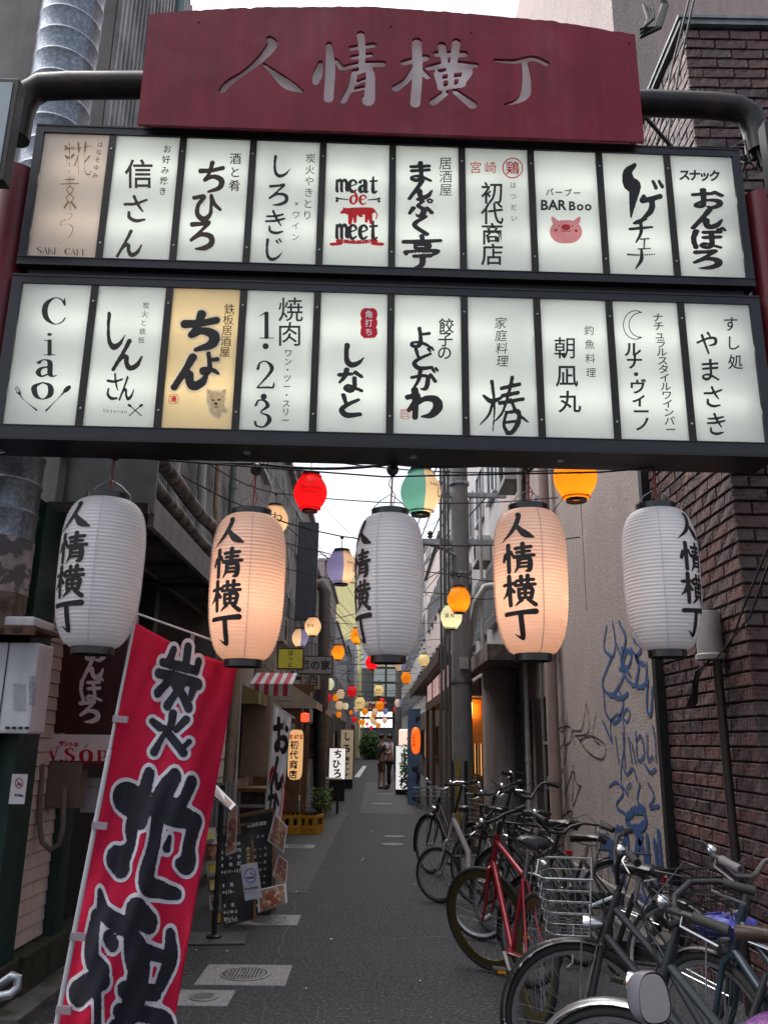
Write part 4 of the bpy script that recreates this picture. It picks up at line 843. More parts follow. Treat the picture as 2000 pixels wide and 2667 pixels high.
bot = bl[1]+(XX-bl[0])/(br[0]-bl[0])*(br[1]-bl[1])
Sd = np.maximum(np.maximum(ZZ-top, bot-ZZ), np.maximum(bl[0]-XX, XX-br[0]))
HB = {
 '人': [[(56, -2, 4), (60, 10, 7), (48, 34, 6), (26, 62, 4), (4, 84, 5), (-4, 98, 4.5)], [(50, 48, 2), (66, 66, 5), (84, 86, 8), (104, 100, 3)]],
 '情': [[(8, 42, 3), (4, 60, 6), (2, 72, 4)], [(20, 14, 4), (23, 50, 6), (22, 96, 6)], [(31, 38, 3), (40, 50, 4)], [(54, 20, 4), (88, 15, 4)], [(56, 34, 3.5), (84, 30, 3.5)], [(44, 50, 4), (70, 44, 4), (102, 44, 5)], [(68, -2, 5), (71, 24, 4), (70, 46, 4)],
        [(60, 56, 4), (56, 76, 4), (44, 100, 4)], [(60, 58, 4), (82, 52, 5), (84, 78, 6), (82, 100, 7), (76, 94, 3)], [(60, 74, 3), (76, 68, 3)], [(58, 84, 3), (74, 80, 3)]],
 '横': [[(6, 36, 4), (36, 28, 5)], [(24, 2, 6), (25, 50, 6), (22, 100, 6)], [(22, 44, 4), (10, 64, 4), (-4, 76, 5)], [(28, 46, 4), (38, 58, 4)], [(50, 22, 4), (88, 22, 5)], [(58, 8, 5), (62, 34, 4)], [(78, 2, 5), (74, 34, 4)],
        [(40, 44, 4), (70, 38, 5), (104, 40, 4)], [(52, 52, 5), (56, 72, 4)], [(54, 52, 3), (92, 46, 6), (82, 72, 4)], [(56, 62, 3), (84, 58, 3)], [(56, 76, 4), (86, 70, 4)], [(70, 36, 3.5), (70, 74, 3.5)], [(62, 84, 4), (46, 98, 5)], [(76, 82, 4), (98, 102, 6)]],
 '丁': [[(4, 18, 3), (40, 20, 4.5), (72, 14, 5), (96, 24, 5)], [(58, 24, 5), (60, 52, 6.5), (56, 82, 7), (40, 96, 4), (18, 102, 1.5)]],
}
for ch, (cx_, cy_, w_, h_) in {'人': (570, 140, 158, 112), '情': (752, 146, 142, 140), '横': (942, 154, 160, 134), '丁': (1126, 166, 120, 112)}.items():
    c0 = sl(cx_, cy_); ca = sl(cx_+w_/2, cy_); cb_ = sl(cx_, cy_-h_/2); hw, hh = ca[0]-c0[0], cb_[1]-c0[1]; dzdx = (ca[1]-c0[1])/hw
    for st in HB[ch]:
        for x, y, r in spline(st, 12):
            px = c0[0]+(x-50)/50*hw; pz = c0[1]+(50-y)/50*hh+(px-c0[0])*dzdx; rr = r/50*(hw+hh)/2*1.15
            Sd = np.maximum(Sd, rr-np.sqrt((XX-px)**2+(ZZ-pz)**2)*(1+.0))
loops = []
class _g: pass
def contour2(gx, gz, Sd, loops):
    N = None; vs = []; fs = []; cid = {}; eid = {}
    I = Sd < 0; cnt = I[:-1, :-1].astype(int)+I[1:, :-1]+I[:-1, 1:]+I[1:, 1:]
    def cv(i, j):
        k = cid.get((i, j))
        if k is None: k = len(vs); cid[(i, j)] = k; vs.append((gx[i], gz[j]))
        return k
    def ev(a, b):
        k = eid.get((a, b), eid.get((b, a)))
        if k is None:
            fa, fb = Sd[a[1], a[0]], Sd[b[1], b[0]]; t = fa/(fa-fb); k = len(vs); eid[(a, b)] = k
            vs.append((gx[a[0]]*(1-t)+gx[b[0]]*t, gz[a[1]]*(1-t)+gz[b[1]]*t))
        return k
    for j in range(cnt.shape[0]):
        row = cnt[j]; i = 0; n = len(row)
        while i < n:
            if row[i] == 0: i += 1; continue
            if row[i] == 4:
                k = i
                while k < n and row[k] == 4 and k-i < 60: k += 1
                fs.append([cv(q, j) for q in range(i, k+1)]+[cv(q, j+1) for q in range(k, i-1, -1)]); i = k; continue
            c = [(i, j), (i+1, j), (i+1, j+1), (i, j+1)]; poly = []; cr = []
            for k in range(4):
                a, b = c[k], c[(k+1) % 4]
                if I[a[1], a[0]]: poly.append(cv(*a))
                if I[a[1], a[0]] != I[b[1], b[0]]: e = ev(a, b); poly.append(e); cr.append(e)
            if len(poly) > 2: fs.append(poly)
            if len(cr) == 2: loops.append(tuple(cr))
            i += 1
    return vs, fs
vs, fs = contour2(gx, gz, Sd, loops)
mb = MB(); nv = len(vs); th = .02
mb.v = [tuple(S(x, z, hd)) for x, z in vs]+[tuple(S(x, z, hd-th)) for x, z in vs]
mb.f = [tuple(f_) for f_ in fs]+[tuple(i+nv for i in reversed(f_)) for f_ in fs]+[(a, b, b+nv, a+nv) for a, b in loops]
mb.build('header_plate', M_hdr, gate)
bk = MB(); sbox(bk, bl[0]+.06, br[0]-.06, bl[1]+.05, tl[1]-.02, hd-.075, hd-.05); bk.build('header_backing', M_back, gate)
hb = MB(); sbox(hb, bl[0]+.02, br[0]-.02, bl[1]+.02, bl[1]+.06, -.18, hd-.08); sbox(hb, bl[0]+.02, bl[0]+.06, bl[1]+.06, tl[1]-.16, -.18, hd-.03); sbox(hb, br[0]-.06, br[0]-.02, bl[1]+.06, tl[1]-.2, -.18, hd-.03); hb.build('header_frame', M_hdr, gate)
rv = MB()
for q in ((430, 47), (845, 56), (1018, 70), (1358, 92)): rv.ball(on_sign(*q, hd+.001), .006, 8)
rv.build('rivet', M_dark, gate)
# pipe frame and posts
M_pipe = mat('black_bituminous_pipe', (.018, .016, .016), .38, .1, .4, 8, bump=.1, bscale=30, col2=(.06, .035, .025), mixs=3, mixt=(.55, .7))
for s, pts in ((0, [(420, 185), (300, 184), (150, 185), (92, 188), (62, 205), (45, 240), (34, 300)]), (1, [(1300, 222), (1400, 223), (1530, 228), (1590, 234), (1620, 252), (1634, 290), (1640, 330)])):
    MB().tube([on_sign(x, y, -.1) for x, y in pts], .082, 18).build('arch_pipe', M_pipe, gate, smooth=True)
    xp = on_sign(*( (14, 560) if s == 0 else (1655, 560)), -.1)
    MB().cyl((xp.x, xp.y, 0), (xp.x, xp.y, 4.75), .115, n=24).build('post', mat('maroon_post', (.13, .012, .02), .4, 0, .2, 4, streak=.4), gate, smooth=True)
MB().cyl(on_sign(1395, 255, -.1), on_sign(1465, 335, -.15), .012).build('stay_rod', M_black, gate)
m = MB()
for k in range(3): m.tube([on_sign(1390+k*9, 10+k*4, -.5), on_sign(1400+k*5, 40, -.45), on_sign(1385, 80-k*8, -.4), on_sign(1425-k*6, 60, -.4), on_sign(1440-k*4, 10, -.5), on_sign(1420, -20, -.5)], .014, 6)
m.build('cable_coil', M_wire, gate)
for k, (xa_, xb_) in enumerate(((1500, 1440), (1490, 1418))):
    put(MB().tube([at(xa_, -10, 4.75), at((xa_+xb_)/2-4, 150, 4.75), at(xb_, 310, 4.6)], .008, 6).build('cable', M_wire), 'black cable hanging down past brick corner, '+('right' if k == 0 else 'left')+' of two', 'cable')
# junction tangle right of the boxes
m = MB(); r_ = random.Random(3)
for k in range(9): m.tube([on_sign(1600+r_.uniform(-10, 50), 330+r_.uniform(-30, 40), -.1+r_.uniform(-.1, .05)) for _ in range(4)], .007, 5)
put(m.build('cable_tangle', M_wire), 'tangle of thin cables at the right end of the lit panels', 'cable')
# side shop sign edges cut by the frame
def edge_sign(x0, y0, x1, y1, Y, label, side):
    a, b = at(x0, y0, Y), at(x1, y1, Y); t = thing('edge_sign', label, 'sign', (a.x, Y, b.z))
    box('frame', M_black, (a.x, Y-.03, b.z), (b.x, Y+.05, a.z), t, bevel=.006)
    box('face', mat('dull_sign_face', (.3, .36, .4), .4), (a.x+.03, Y-.034, b.z+.03), (b.x-.03, Y-.031, a.z-.03), t)
    return t
edge_sign(-80, 176, 14, 396, 3.7, 'black framed shop sign cut off by the top left edge', 0)
edge_sign(1644, 268, 1740, 415, 3.8, 'black framed shop sign cut off by the right edge', 1)
for x, y0, y1, Y in ((26, 140, 640, 4.5),): pass
# ------------------------------------------------------------------ BUILDINGS FURTHER DOWN THE LANE
def claddings():
    return dict(
        ribw=mat('white_ribbed_sheet', (.46, .45, .46), .6, .1, .1, 3, streak=.35),
        ribg=mat('grey_ribbed_sheet', (.33, .32, .32), .6, .1, .12, 3, streak=.5),
        mort=mat('weathered_blocks', (.30, .29, .27), .9, 0, .3, 6, bump=.5, col2=(.10, .10, .09), mixs=2, streak=.6),
        pink=mat('mauve_stucco', (.33, .28, .27), .9, 0, .1, 20, bump=.4, streak=.4),
        dark=mat('dark_timber', (.045, .03, .022), .7, 0, .3, 10, bump=.3),
        brown=mat('brown_timber', (.15, .075, .035), .6, 0, .3, 8, bump=.2),
        grey=mat('plain_grey_wall', (.26, .25, .25), .85, 0, .12, 5, bump=.3, streak=.5),
        blue=mat('blue_grey_wall', (.12, .14, .17), .8, 0, .1, 5, streak=.3))
CL = claddings()
M_ac = mat('ac_white', (.42, .42, .40), .5, 0, .08, streak=.4)
M_warm = mat('warm_lit_window', (1, .62, .28), .5, var=.1, emit=.8, ecol=(1, .55, .2))
def ac_unit(x, y, z, side, label):
    t = thing('air_conditioner', label, 'air conditioner', (x, y, z), group='air conditioner units on the lane walls'); s = -side
    X = sorted((x, x+s*.28)); box('casing', M_ac, (X[0], y, z), (X[1], y+.72, z+.52), t, bevel=.01)
    g = MB(); xo = x+s*.282
    for r in (.07, .12, .17, .21): g.tube([(xo, y+.3+r*math.cos(a*.449), z+.26+r*math.sin(a*.449)) for a in range(15)], .005, 4)
    for a in range(8): g.cyl((xo, y+.3, z+.26), (xo, y+.3+.21*math.cos(a*.785), z+.26+.21*math.sin(a*.785)), .004, n=4)
    g.build('fan_grille', M_frd, t); 
    f = -1; box('fan_opening', M_dark, (min(xo-s*.004, xo-s*.001), y+.09, z+.05), (max(xo-s*.004, xo-s*.001), y+.51, z+.47), t)
    box('bracket', M_frd, (X[0], y, z-.04), (X[1], y+.72, z-.003), t)
def awning(x, y0, y1, z, out, drop, side, m1, m2, label, n=8, valance=.16):
    s = -side; t = thing('awning', label, 'awning', (x, (y0+y1)/2, z-drop)); w = (y1-y0)/n
    for i in range(n):
        a, b = y0+i*w, y0+(i+1)*w-.004; m = m1 if i % 2 == 0 else m2
        mb = MB(); mb.add([(x, a, z), (x, b, z), (x+s*out, b, z-drop), (x+s*out, a, z-drop), (x, a, z-.012), (x, b, z-.012), (x+s*out, b, z-drop-.012), (x+s*out, a, z-drop-.012)], [(0, 1, 2, 3), (7, 6, 5, 4), (0, 3, 7, 4), (1, 5, 6, 2), (2, 6, 7, 3)])
        mb.box((min(x+s*out, x+s*(out-.006)), a, z-drop-valance), (max(x+s*out, x+s*(out-.006)), b, z-drop-.013))
        mb.build('awning_strip', m, t)
    e = MB().add([(x, y0-.002, z), (x+s*out, y0-.002, z-drop), (x+s*out, y0-.002, z-drop-valance), (x, y0-.002, z-drop-valance)], [(0, 1, 2, 3)]); e.build('end_panel', m1, t)
    return t
def sign_box(p, w, h, m, txt, ink, label, lit=None, vert=True, d=.14, size=None):
    t = thing('sign_box', label, 'sign', (p.x, p.y, p.z-h/2)); x, y, z = p
    fr = box('casing', M_frd, (x-w/2-.02, y, z-h/2-.02), (x+w/2+.02, y+d, z+h/2+.02), t)
    box('face', m, (x-w/2, y-.006, z-h/2), (x+w/2, y-.0005, z+h/2), t)
    mb = MB(); n = len(txt); s_ = size or (min(w*.8, h/n*.85) if vert else min(h*.7, w/n*.9))
    for i, ch in enumerate(txt):
        cx, cz = (x, z+h/2-(i+.6)*h/(n+.2)) if vert else (x-w/2+(i+.6)*w/(n+.2), z)
        place(mb, G(B[ch], 1.2, 30, key=ch+'s') if ch in B else T(ch, .02), cx, -cz, s_, s_, lambda a, b: (a, y-.009, -b))
    mb.build('lettering', ink, t); return t
def shop(side, y0, y1, H, lower, upper, label, style, door=True, setx=0.0, rib=False):
    x = (XL if side < 0 else XR)-side*setx; s = -side; out = side*6
    t = thing('lane_building', label, 'building', (x+side*2, (y0+y1)/2, 0))
    X = sorted((x+side*.05, x+out)); box('lower_wall', lower, (X[0], y0, 0), (X[1], y1-.01, 2.9), t)
    box('upper_wall', upper, (X[0], y0, 2.902), (X[1], y1-.01, H), t)
    Xp = sorted((x+side*.05, x-side*.0)); 
    for yy in (y0, (y0+y1)/2, y1-.13): box('pillar', CL['grey'] if style != 'wood' else CL['brown'], (Xp[0], yy, 0), (Xp[1], yy+.12, 2.88), t)
    if rib: corrugated('corrugated_sheet', upper, x+side*.048, y0, y1-.01, 3.1, H, side, t, pitch=.16, d=.03)
    Xc = sorted((x+side*.3, x-side*.08)); box('parapet', CL['grey'], (Xc[0], y0, H), (Xc[1], y1-.01, H+.12), t)
    L = y1-y0
    # ground floor: door with lattice and glass, window band
    dx = sorted((x+side*.048, x+side*.02)); dy = y0+.3
    fr = box('door', CL['brown'] if style == 'wood' else M_frd, (dx[0], dy, .05), (dx[1], dy+.95, 2.1), t)
    gx_ = sorted((x+side*.019, x+side*.012)); box('pane', M_warm if style == 'lit' else M_gl, (gx_[0], dy+.12, .9), (gx_[1], dy+.83, 1.95), fr)
    lat = MB()
    for k in range(7): yy = dy+.14+k*.11; lat.box((min(x+side*.01, x), yy, .9), (max(x+side*.01, x), yy+.015, 1.95))
    lat.build('lattice', CL['dark'], fr)
    if L > 2.6: window(t, x+side*.045, y0+1.6, min(y1-.3, y0+3.2), 1.0, 2.1, side, fr=M_frd, nx=3, grille=True)
    zz = 3.7
    while zz < H-1.6:
        yy = y0+.5
        while yy+1.1 < y1: window(t, x+side*.04-side*.012*(1 if rib else 0), yy, yy+1.1, zz, zz+1.15, side, nx=2, grille=(zz < 5)); yy += 1.9
        zz += 2.5
    return t
shop(-1, 11.42, 15.0, 7.9, CL['ribw'], CL['ribg'], 'narrow pale clad building after the green and cream shop, left side', 'plain', rib=True)
shop(-1, 15.0, 20.5, 7.7, CL['dark'], CL['mort'], 'weathered block building with dark timber ground floor on left', 'wood')
shop(-1, 20.5, 26, 8.3, CL['brown'], CL['grey'], 'plain grey building over a brown timber bar front on left', 'wood')
shop(-1, 26, 33, 7.2, CL['ribg'], CL['mort'], 'low grey weathered building in left middle distance', 'lit')
shop(-1, 33, 44, 8.6, CL['dark'], CL['pink'], 'mauve building over dark bar fronts far along the left side', 'lit')
shop(-1, 44, 62, 7.6, CL['dark'], CL['ribw'], 'far white ribbed building on the left side', 'lit', rib=True)
shop(-1, 62, 94, 8.4, CL['grey'], CL['grey'], 'farthest plain building row on the left', 'plain')
shop(1, 10.6, 14.6, 11, CL['pink'], CL['pink'], 'mauve stucco building with rounded column right of the utility pole', 'plain', setx=.05)
shop(1, 14.6, 22, 9.4, CL['dark'], CL['ribw'], 'white ribbed building above the lit bar on the right', 'wood', rib=True)
shop(1, 22, 29, 11.5, CL['brown'], CL['ribg'], 'tall grey ribbed building behind the first on the right', 'lit', rib=True)
shop(1, 29, 38, 8.8, CL['dark'], CL['pink'], 'mauve building over bars in right middle distance', 'lit')
shop(1, 38, 55, 10.6, CL['dark'], CL['ribw'], 'far white ribbed building along the right side', 'lit', rib=True)
shop(1, 55, 94, 9.2, CL['grey'], CL['grey'], 'farthest plain building row on the right', 'plain')
# distant blocks
def block(x0, x1, y, H, m, label, nx, nz, win=True, dep=10):
    t = thing('distant_building', label, 'building', ((x0+x1)/2, y, 0)); box('wall', m, (x0, y, 0), (x1, y+dep, H), t)
    n = 0; zz = 1.2
    for k in range(nz):
        for i in range(nx):
            w_ = (x1-x0)/nx; a = x0+w_*(i+.22); z = 1.6+k*(H-1.5)/nz
            o = box('window', M_frd, (a, y-.06, z), (a+w_*.56, y-.001, z+(H/nz)*.5), t); box('pane', M_gl, (a+.06, y-.09, z+.06), (a+w_*.56-.06, y-.061, z+(H/nz)*.5-.06), o)
    return t
block(-7, 7.5, 104, 17.5, mat('pale_blue_render', (.58, .61, .70), .85, 0, .05), 'pale blue grey building closing the far end of the lane', 1, 1)
t = thing('stair_tower', 'dark glazed stair tower with lit windows on far end building', 'building', (2.3, 103, 0)); box('frame', M_frd, (-.4, 103.2, 6.5), (2.9, 103.9, 14.3), t)
for k in range(4):
    for i in range(2): box('pane', mat('faint_lit_pane', (.5, .45, .36), .3, emit=.12, ecol=(1, .7, .4)) if k == 2 else mat('pale_pane', (.35, .40, .42), .2), (-.2+i*1.6, 103.1, 6.9+k*1.8), (1.15+i*1.6, 103.19, 8.4+k*1.8), t)
block(-5.2, -1.6, 84, 20, mat('sun_brightened_yellow_render', (.85, .78, .38), .85, 0, .05, streak=.2), 'pale yellow tower with sunlight put into its wall colour, far away on the left', 1, 0)  # raised wall colour stands in for sun falling on the tower
block(-6.4, -3.9, 60, 14.5, mat('lavender_render', (.52, .47, .52), .85, 0, .05), 'lavender grey tower far beyond the left roofs', 2, 5)
block(-3.6, -1.75, 70, 9.8, CL['ribw'], 'small pale gabled block far away in front of the yellow tower', 1, 1)
block(-14, -7.6, 50, 16, CL['pink'], 'pinkish block far left behind the roofs', 3, 5)
# ------------------------------------------------------------------ POLES
M_pole = mat('concrete_pole', (.24, .23, .225), .85, 0, .12, 8, bump=.3, streak=.3)
M_yel = mat('yellow_guard', (.36, .22, .02), .6, 0, .2)
def upole(x, y, r, H, label, stripes=True):
    t = thing('utility_pole', label, 'utility pole', (x, y, 0), group='concrete utility poles along the lane')
    MB().cyl((x, y, 0), (x, y, H), r, r*.72, n=20).build('pole', M_pole, t, smooth=True)
    for z in (2.4, 4.1, 5.6): MB().cyl((x, y, z), (x, y, z+.05), r*1.02, n=20).build('steel_band', M_galv, t)
    if stripes:
        for k in range(9):
            a = k*2*math.pi/9; c, s_ = math.cos(a), math.sin(a)
            MB().obox((x+c*r*1.03-s_*.028, y+s_*r*1.03+c*.028, .25), (s_*.056, -c*.056, 0), (c*.006, s_*.006, 0), (0, 0, 1.0)).build('yellow_strip', M_yel if k % 2 == 0 else M_dark, t)
    return t
p1 = upole(1.33, 13.0, .165, 10, 'thick concrete utility pole with yellow black strips at its foot, behind the bicycles')
p2 = upole(1.05, 38.5, .17, 9, 'far utility pole standing right of the two people')
cab = MB(); 
for k in range(3): cab.cyl((1.13-.06*k, 12.83, .1), (1.13-.06*k, 12.85, 8), .02+.008*(k % 2), n=8)
cab.build('cable_conduit', mat('grey_conduit', (.13, .13, .13), .6), p1)
box('cross_arm', M_galv, (.7, 12.95, 4.6), (2.0, 13.05, 4.68), p1); box('cross_arm', M_galv, (.9, 12.95, 5.4), (2.1, 13.05, 5.47), p1)
for k, z in enumerate((4.75, 5.55)):
    MB().lathe([(.02, 0), (.05, .02), (.03, .05), (.05, .08), (.02, .12)], (.85+k*.15, 13, z-.05), 12).build('insulator', M_dark, p1)
box('number_plate', M_ac, (1.28, 12.8, 2.6), (1.42, 12.83, 2.78), p1)
# lamp on arm in the lane
t = thing('street_lamp', 'flat white lane lamp on an arm above the lane, left of the utility pole', 'street lamp', (.9, 12.9, 5))
q = at(945, 1180, 12.9); MB().cyl(q, at(985, 1200, 12.9), .03).build('arm', M_galv, t); MB().beam(at(926, 1174, 12.9), at(966, 1186, 12.9), .16, .05).build('lamp_head', M_ac, t, bevel=.01)
# street furniture of R2: rounded column, ledge, pipes
t = thing('round_column', 'smooth rounded grey stucco column between utility pole and drainpipes', 'column', (1.95, 13.2, 0)); MB().cyl((2.0, 13.4, 0), (2.0, 13.4, 2.95), .3, n=30).build('shaft', CL['pink'], t, smooth=True)
t = thing('concrete_ledge', 'stained projecting concrete ledge over the rounded column', 'ledge', (1.9, 12.6, 2.7)); box('slab', mat('stained_ledge', (.12, .095, .09), .9, 0, .4, 9, bump=.5, col2=(.2, .17, .16), mixs=5, streak=.6), (1.55, 11.6, 2.62), (2.3, 13.9, 2.85), t, bevel=.01)
M_peach = mat('peach_drainpipe', (.36, .27, .24), .5, 0, .1, 6, streak=.3)
q = atx(1168, 1700, XR-.1)
pipe('downpipe', [(XR-.09, 10.35, 6), (XR-.09, 10.35, 3), (XR-.09, 10.35, .05)], .07, M_peach, 'peach coloured downpipe left of the graffiti wall', 'pipe', collars=((XR-.09, 10.35, 1.1), (XR-.09, 10.35, 2.6)))
pipe('downpipe', [(XR-.12, 11.9, 6), (XR-.12, 11.9, .05)], .035, M_pvc, 'slim grey downpipe behind the peach one', 'pipe', collars=((XR-.12, 11.9, 1.3), (XR-.12, 11.9, 2.4)))
pipe('downpipe', [(XR-.4, 14.4, 6), (XR-.4, 14.4, .05)], .03, M_pvc, 'thin grey pipe beside the utility pole', 'pipe')
pipe('elbow_pipe', [(XR-.05, 11.3, 3.6), (XR-.35, 11.3, 3.6), (XR-.42, 11.3, 3.55), (XR-.45, 11.3, 3.4)], .075, M_pvc, 'fat grey elbow pipe poking from the wall above the ledge', 'pipe')
t = thing('window_frame_unit', 'tall grey aluminium window panel beside the peach downpipe', 'window', (XR, 10.8, 0))
for k in range(2): box('frame', M_fr, (XR-.06, 10.62+k*.52, .3), (XR-.0, 10.66+k*.52, 2.9), t)
for z in (.3, 1.5, 2.86): box('rail', M_fr, (XR-.055, 10.665, z), (XR-.0, 11.135, z+.04), t)
box('pane', mat('frosted_glass', (.16, .17, .17), .4, spec=.6), (XR-.03, 10.665, .345), (XR-.02, 11.135, 2.855), t)
# upper canopy block near lantern four on the right
t = thing('window_canopy', 'dark bronze bay box on the right wall behind the second lit lantern', 'canopy', (XR, 10.9, 3.3)); box('box', M_frd, (XR-.35, 10.6, 3.05), (XR+.04, 11.9, 3.12), t); box('body', CL['grey'], (XR-.3, 10.62, 3.121), (XR+.04, 11.88, 3.9), t)
# lit bar on the right
t = thing('bar_front', 'lit timber bar front with long canopy and picture sign on right', 'shop front', (2.1, 18, 0))
box('canopy_deck', M_can, (1.15, 14.7, 2.95), (XR, 27, 3.02), t); box('canopy_fascia', CL['dark'], (1.1, 14.65, 2.88), (1.148, 27, 3.1), t)
box('lower_fascia', mat('brown_fascia', (.10, .07, .06), .6), (1.28, 14.75, 2.28), (1.33, 21.5, 2.46), t); box('lower_soffit', CL['brown'], (1.33, 14.75, 2.3), (XR, 21.5, 2.33), t)
M_pic = mat('lit_picture_print', (.8, .72, .68), .5, 0, .1, 3, col2=(.55, .04, .06), mixs=1.6, mixt=(.5, .53), emit=.45, ecol=(.8, .5, .5))
for k in range(3): box('picture_panel', M_pic, (1.30, 15.0+k*2.1, 2.47), (1.32, 16.95+k*2.1, 2.86), t)
for y in (14.7, 17.0, 19.2, 21.4): box('post', CL['dark'], (1.29, y, .0), (1.36, y+.07, 2.88), t)
for k in range(7): box('lattice_window', M_warm, (XR-.16, 14.95+k*.9, .9), (XR-.14, 15.55+k*.9, 2.1), t)
for k in range(14): box('timber_slat', CL['brown'], (XR-.2, 14.9+k*.5, .0), (XR-.165, 14.98+k*.5, 2.28), t)
for k in range(7): box('timber_panel', CL['brown'], (XR-.2, 14.95+k*.9, .02), (XR-.15, 15.8+k*.9, .86), t)
M_noren = mat('warm_curtain', (.8, .45, .13), .8, 0, .1, 5, trans=.5)
for k in range(3): box('curtain', M_noren, (1.5+k*.2, 14.85, 1.5), (1.67+k*.2, 14.86, 2.25), t)
MB().cyl((1.72, 14.95, 1.95), (1.72, 14.95, 2.2), .03).build('bulb', mat('warm_bulb', (1, .7, .3), .5, emit=40, ecol=(1, .6, .25)), t)
box('pale_barrel_box', mat('orange_crate_wood', (.40, .24, .10), .7), (1.5, 14.9, .3), (1.75, 15.2, .95), t)
# roof plants on canopy = clutter of brackets
m = MB(); r_ = random.Random(5)
for k in range(46):
    y = 14.8+k*.26; m.cyl((1.2+r_.uniform(0, .25), y, 3.02), (1.2+r_.uniform(-.06, .3), y+r_.uniform(-.1, .1), 3.1+r_.uniform(.05, .22)), .03, n=6)
for k in range(6): m.lathe([(.09, 0), (.1, .35), (.06, .38)], (1.6, 15+k*1.7, 3.02), 10)
put(m.build('canopy_clutter', M_lag), 'small pipe stubs and brackets crowding the top of the right hand canopy', 'clutter', kind='stuff')
t = thing('gas_pipe', 'curved white insulated pipe coming down to the right canopy', 'pipe', (1.9, 14.4, 3)); MB().tube([(XR, 14.3, 4.2), (1.9, 14.3, 4.15), (1.75, 14.4, 3.9), (1.7, 15, 3.3), (1.7, 16, 3.1)], .07, 10).build('tube', mat('white_lagging', (.4, .4, .38), .7), t, smooth=True)
# standing white lit sign with plant (right), and small ones left
def board_sign(x, y, w, h, z0, txt, ink, label, m, rz=0, feet=True, d=.16, size=None):
    t = thing('standing_sign', label, 'sign', (x, y, 0)); box('casing', M_black, (x-w/2-.02, y, z0-.03), (x+w/2+.02, y+d, z0+h+.02), t)
    box('face', m, (x-w/2, y-.006, z0), (x+w/2, y-.001, z0+h), t); mb = MB(); n = len(txt); s_ = size or min(w*.62, h/n*.85)
    for i, ch in enumerate(txt): place(mb, G(B[ch], 1.5, 30, key=ch+'s') if ch in B else T(ch, .03), x-.02*(i % 2), -(z0+h-(i+.6)*h/(n+.2)), s_, s_, lambda a, b: (a, y-.009, -b))
    mb.build('lettering', ink, t)
    if z0 > .1: box('foot', M_black, (x-w/2, y+.03, 0), (x+w/2, y+.12, z0-.031), t)
    return t
M_lit = mat('lit_white_sign', (.9, .88, .85), .4, var=.02, emit=.6, ecol=(1, .97, .95))
P = atz(872, 1712, 0); board_sign(at(873, 1660, 26).x, 26, .5, 1.25, .15, 'よどがわ', M_ink, 'lit white standing sign with black brush writing, right side before the plants', M_lit)
board_sign(at(729, 1640, 23).x, 23, .42, .78, .55, 'ちひろ', M_ink, 'lit white standing sign with black brush name on left side of lane', M_lit)
board_sign(at(750, 1600, 29).x, 29, .42, 1.6, .3, 'しろきじ', M_ink, 'tall cream standing sign with black brush name, further on left', mat('cream_sign', (.5, .43, .3), .6, emit=.15, ecol=(1, .8, .5)))
t = thing('red_banner_far', 'narrow dark red upright banner on the left far down the lane', 'banner', (at(760, 1620, 31).x, 31, 0)); box('cloth', mat('dark_red_cloth', (.25, .04, .04), .8), (at(757, 1600, 31).x, 31, .3), (at(766, 1600, 31).x, 31.03, 2.1), t)
sign_box(at(628, 1423, 12.6), .36, .28, mat('olive_yellow_sign', (.34, .30, .02), .5, 0, .08, 6, emit=.12, ecol=(.7, .6, .1)), 'ほっと', M_ink, 'square olive yellow projecting sign with black vertical writing on left', vert=True)
sign_box(at(681, 1437, 15.5), .62, .3, mat('pale_grey_sign', (.33, .33, .33), .6), '酒の家', M_ink, 'pale grey projecting sign beside the yellow one', vert=False)
sign_box(at(672, 1468, 16.2), .36, .36, mat('round_grey_sign', (.36, .33, .33), .6), '酒', M_ink, 'dull square sign under the pale grey one on the left')
q = at(637, 1560, 14.6)
# dark vertical box sign high on the left
sign_box(at(663, 1232, 17.5), .40, 2.1, mat('slate_blank_sign', (.075, .09, .115), .6, 0, .1, 5, streak=.3), ' ', M_ink, 'tall blank slate grey sign standing out from left wall high up', d=.2)
pipe('exhaust_duct', [at(672, 1270, 19), at(693, 1262, 19), at(702, 1280, 19), at(700, 1400, 19), at(692, 1640, 19)], .14, mat('brown_grey_duct', (.13, .11, .11), .6, .3, .2, streak=.5), 'brown grey exhaust duct with elbow on left wall behind the slate sign', 'duct')
pipe('exhaust_duct', [at(690, 1470, 17), at(690, 1700, 17)], .13, mat('blue_black_duct', (.05, .055, .07), .4, .5, .2), 'blue black ringed duct dropping to the ground on the left', 'duct', collars=[at(690, y, 17) for y in (1490, 1530, 1570, 1610)])
for i, (x, y, z, s) in enumerate(((XL, 12.3, 2.95, -1), (XL, 13.6, 3.0, -1), (XL, 16.4, 3.4, -1), (XL, 21.5, 3.1, -1), (XL, 24, 5.3, -1), (XR, 16.0, 5.0, 1), (XR, 19.5, 5.2, 1), (XR, 23.5, 4.6, 1), (XR-.05, 12.0, 5.4, 1))):
    ac_unit(x, y, z, s, 'white outdoor air conditioner on the %s wall, %s' % ('left' if s < 0 else 'right', ('above the red and white awning', 'just past the first left unit', 'above the beige awning', 'on the bar front wall', 'high up past the beige awning', 'high above the lit bar', 'second above the lit bar', 'on tall grey building', 'above the concrete ledge')[i]))
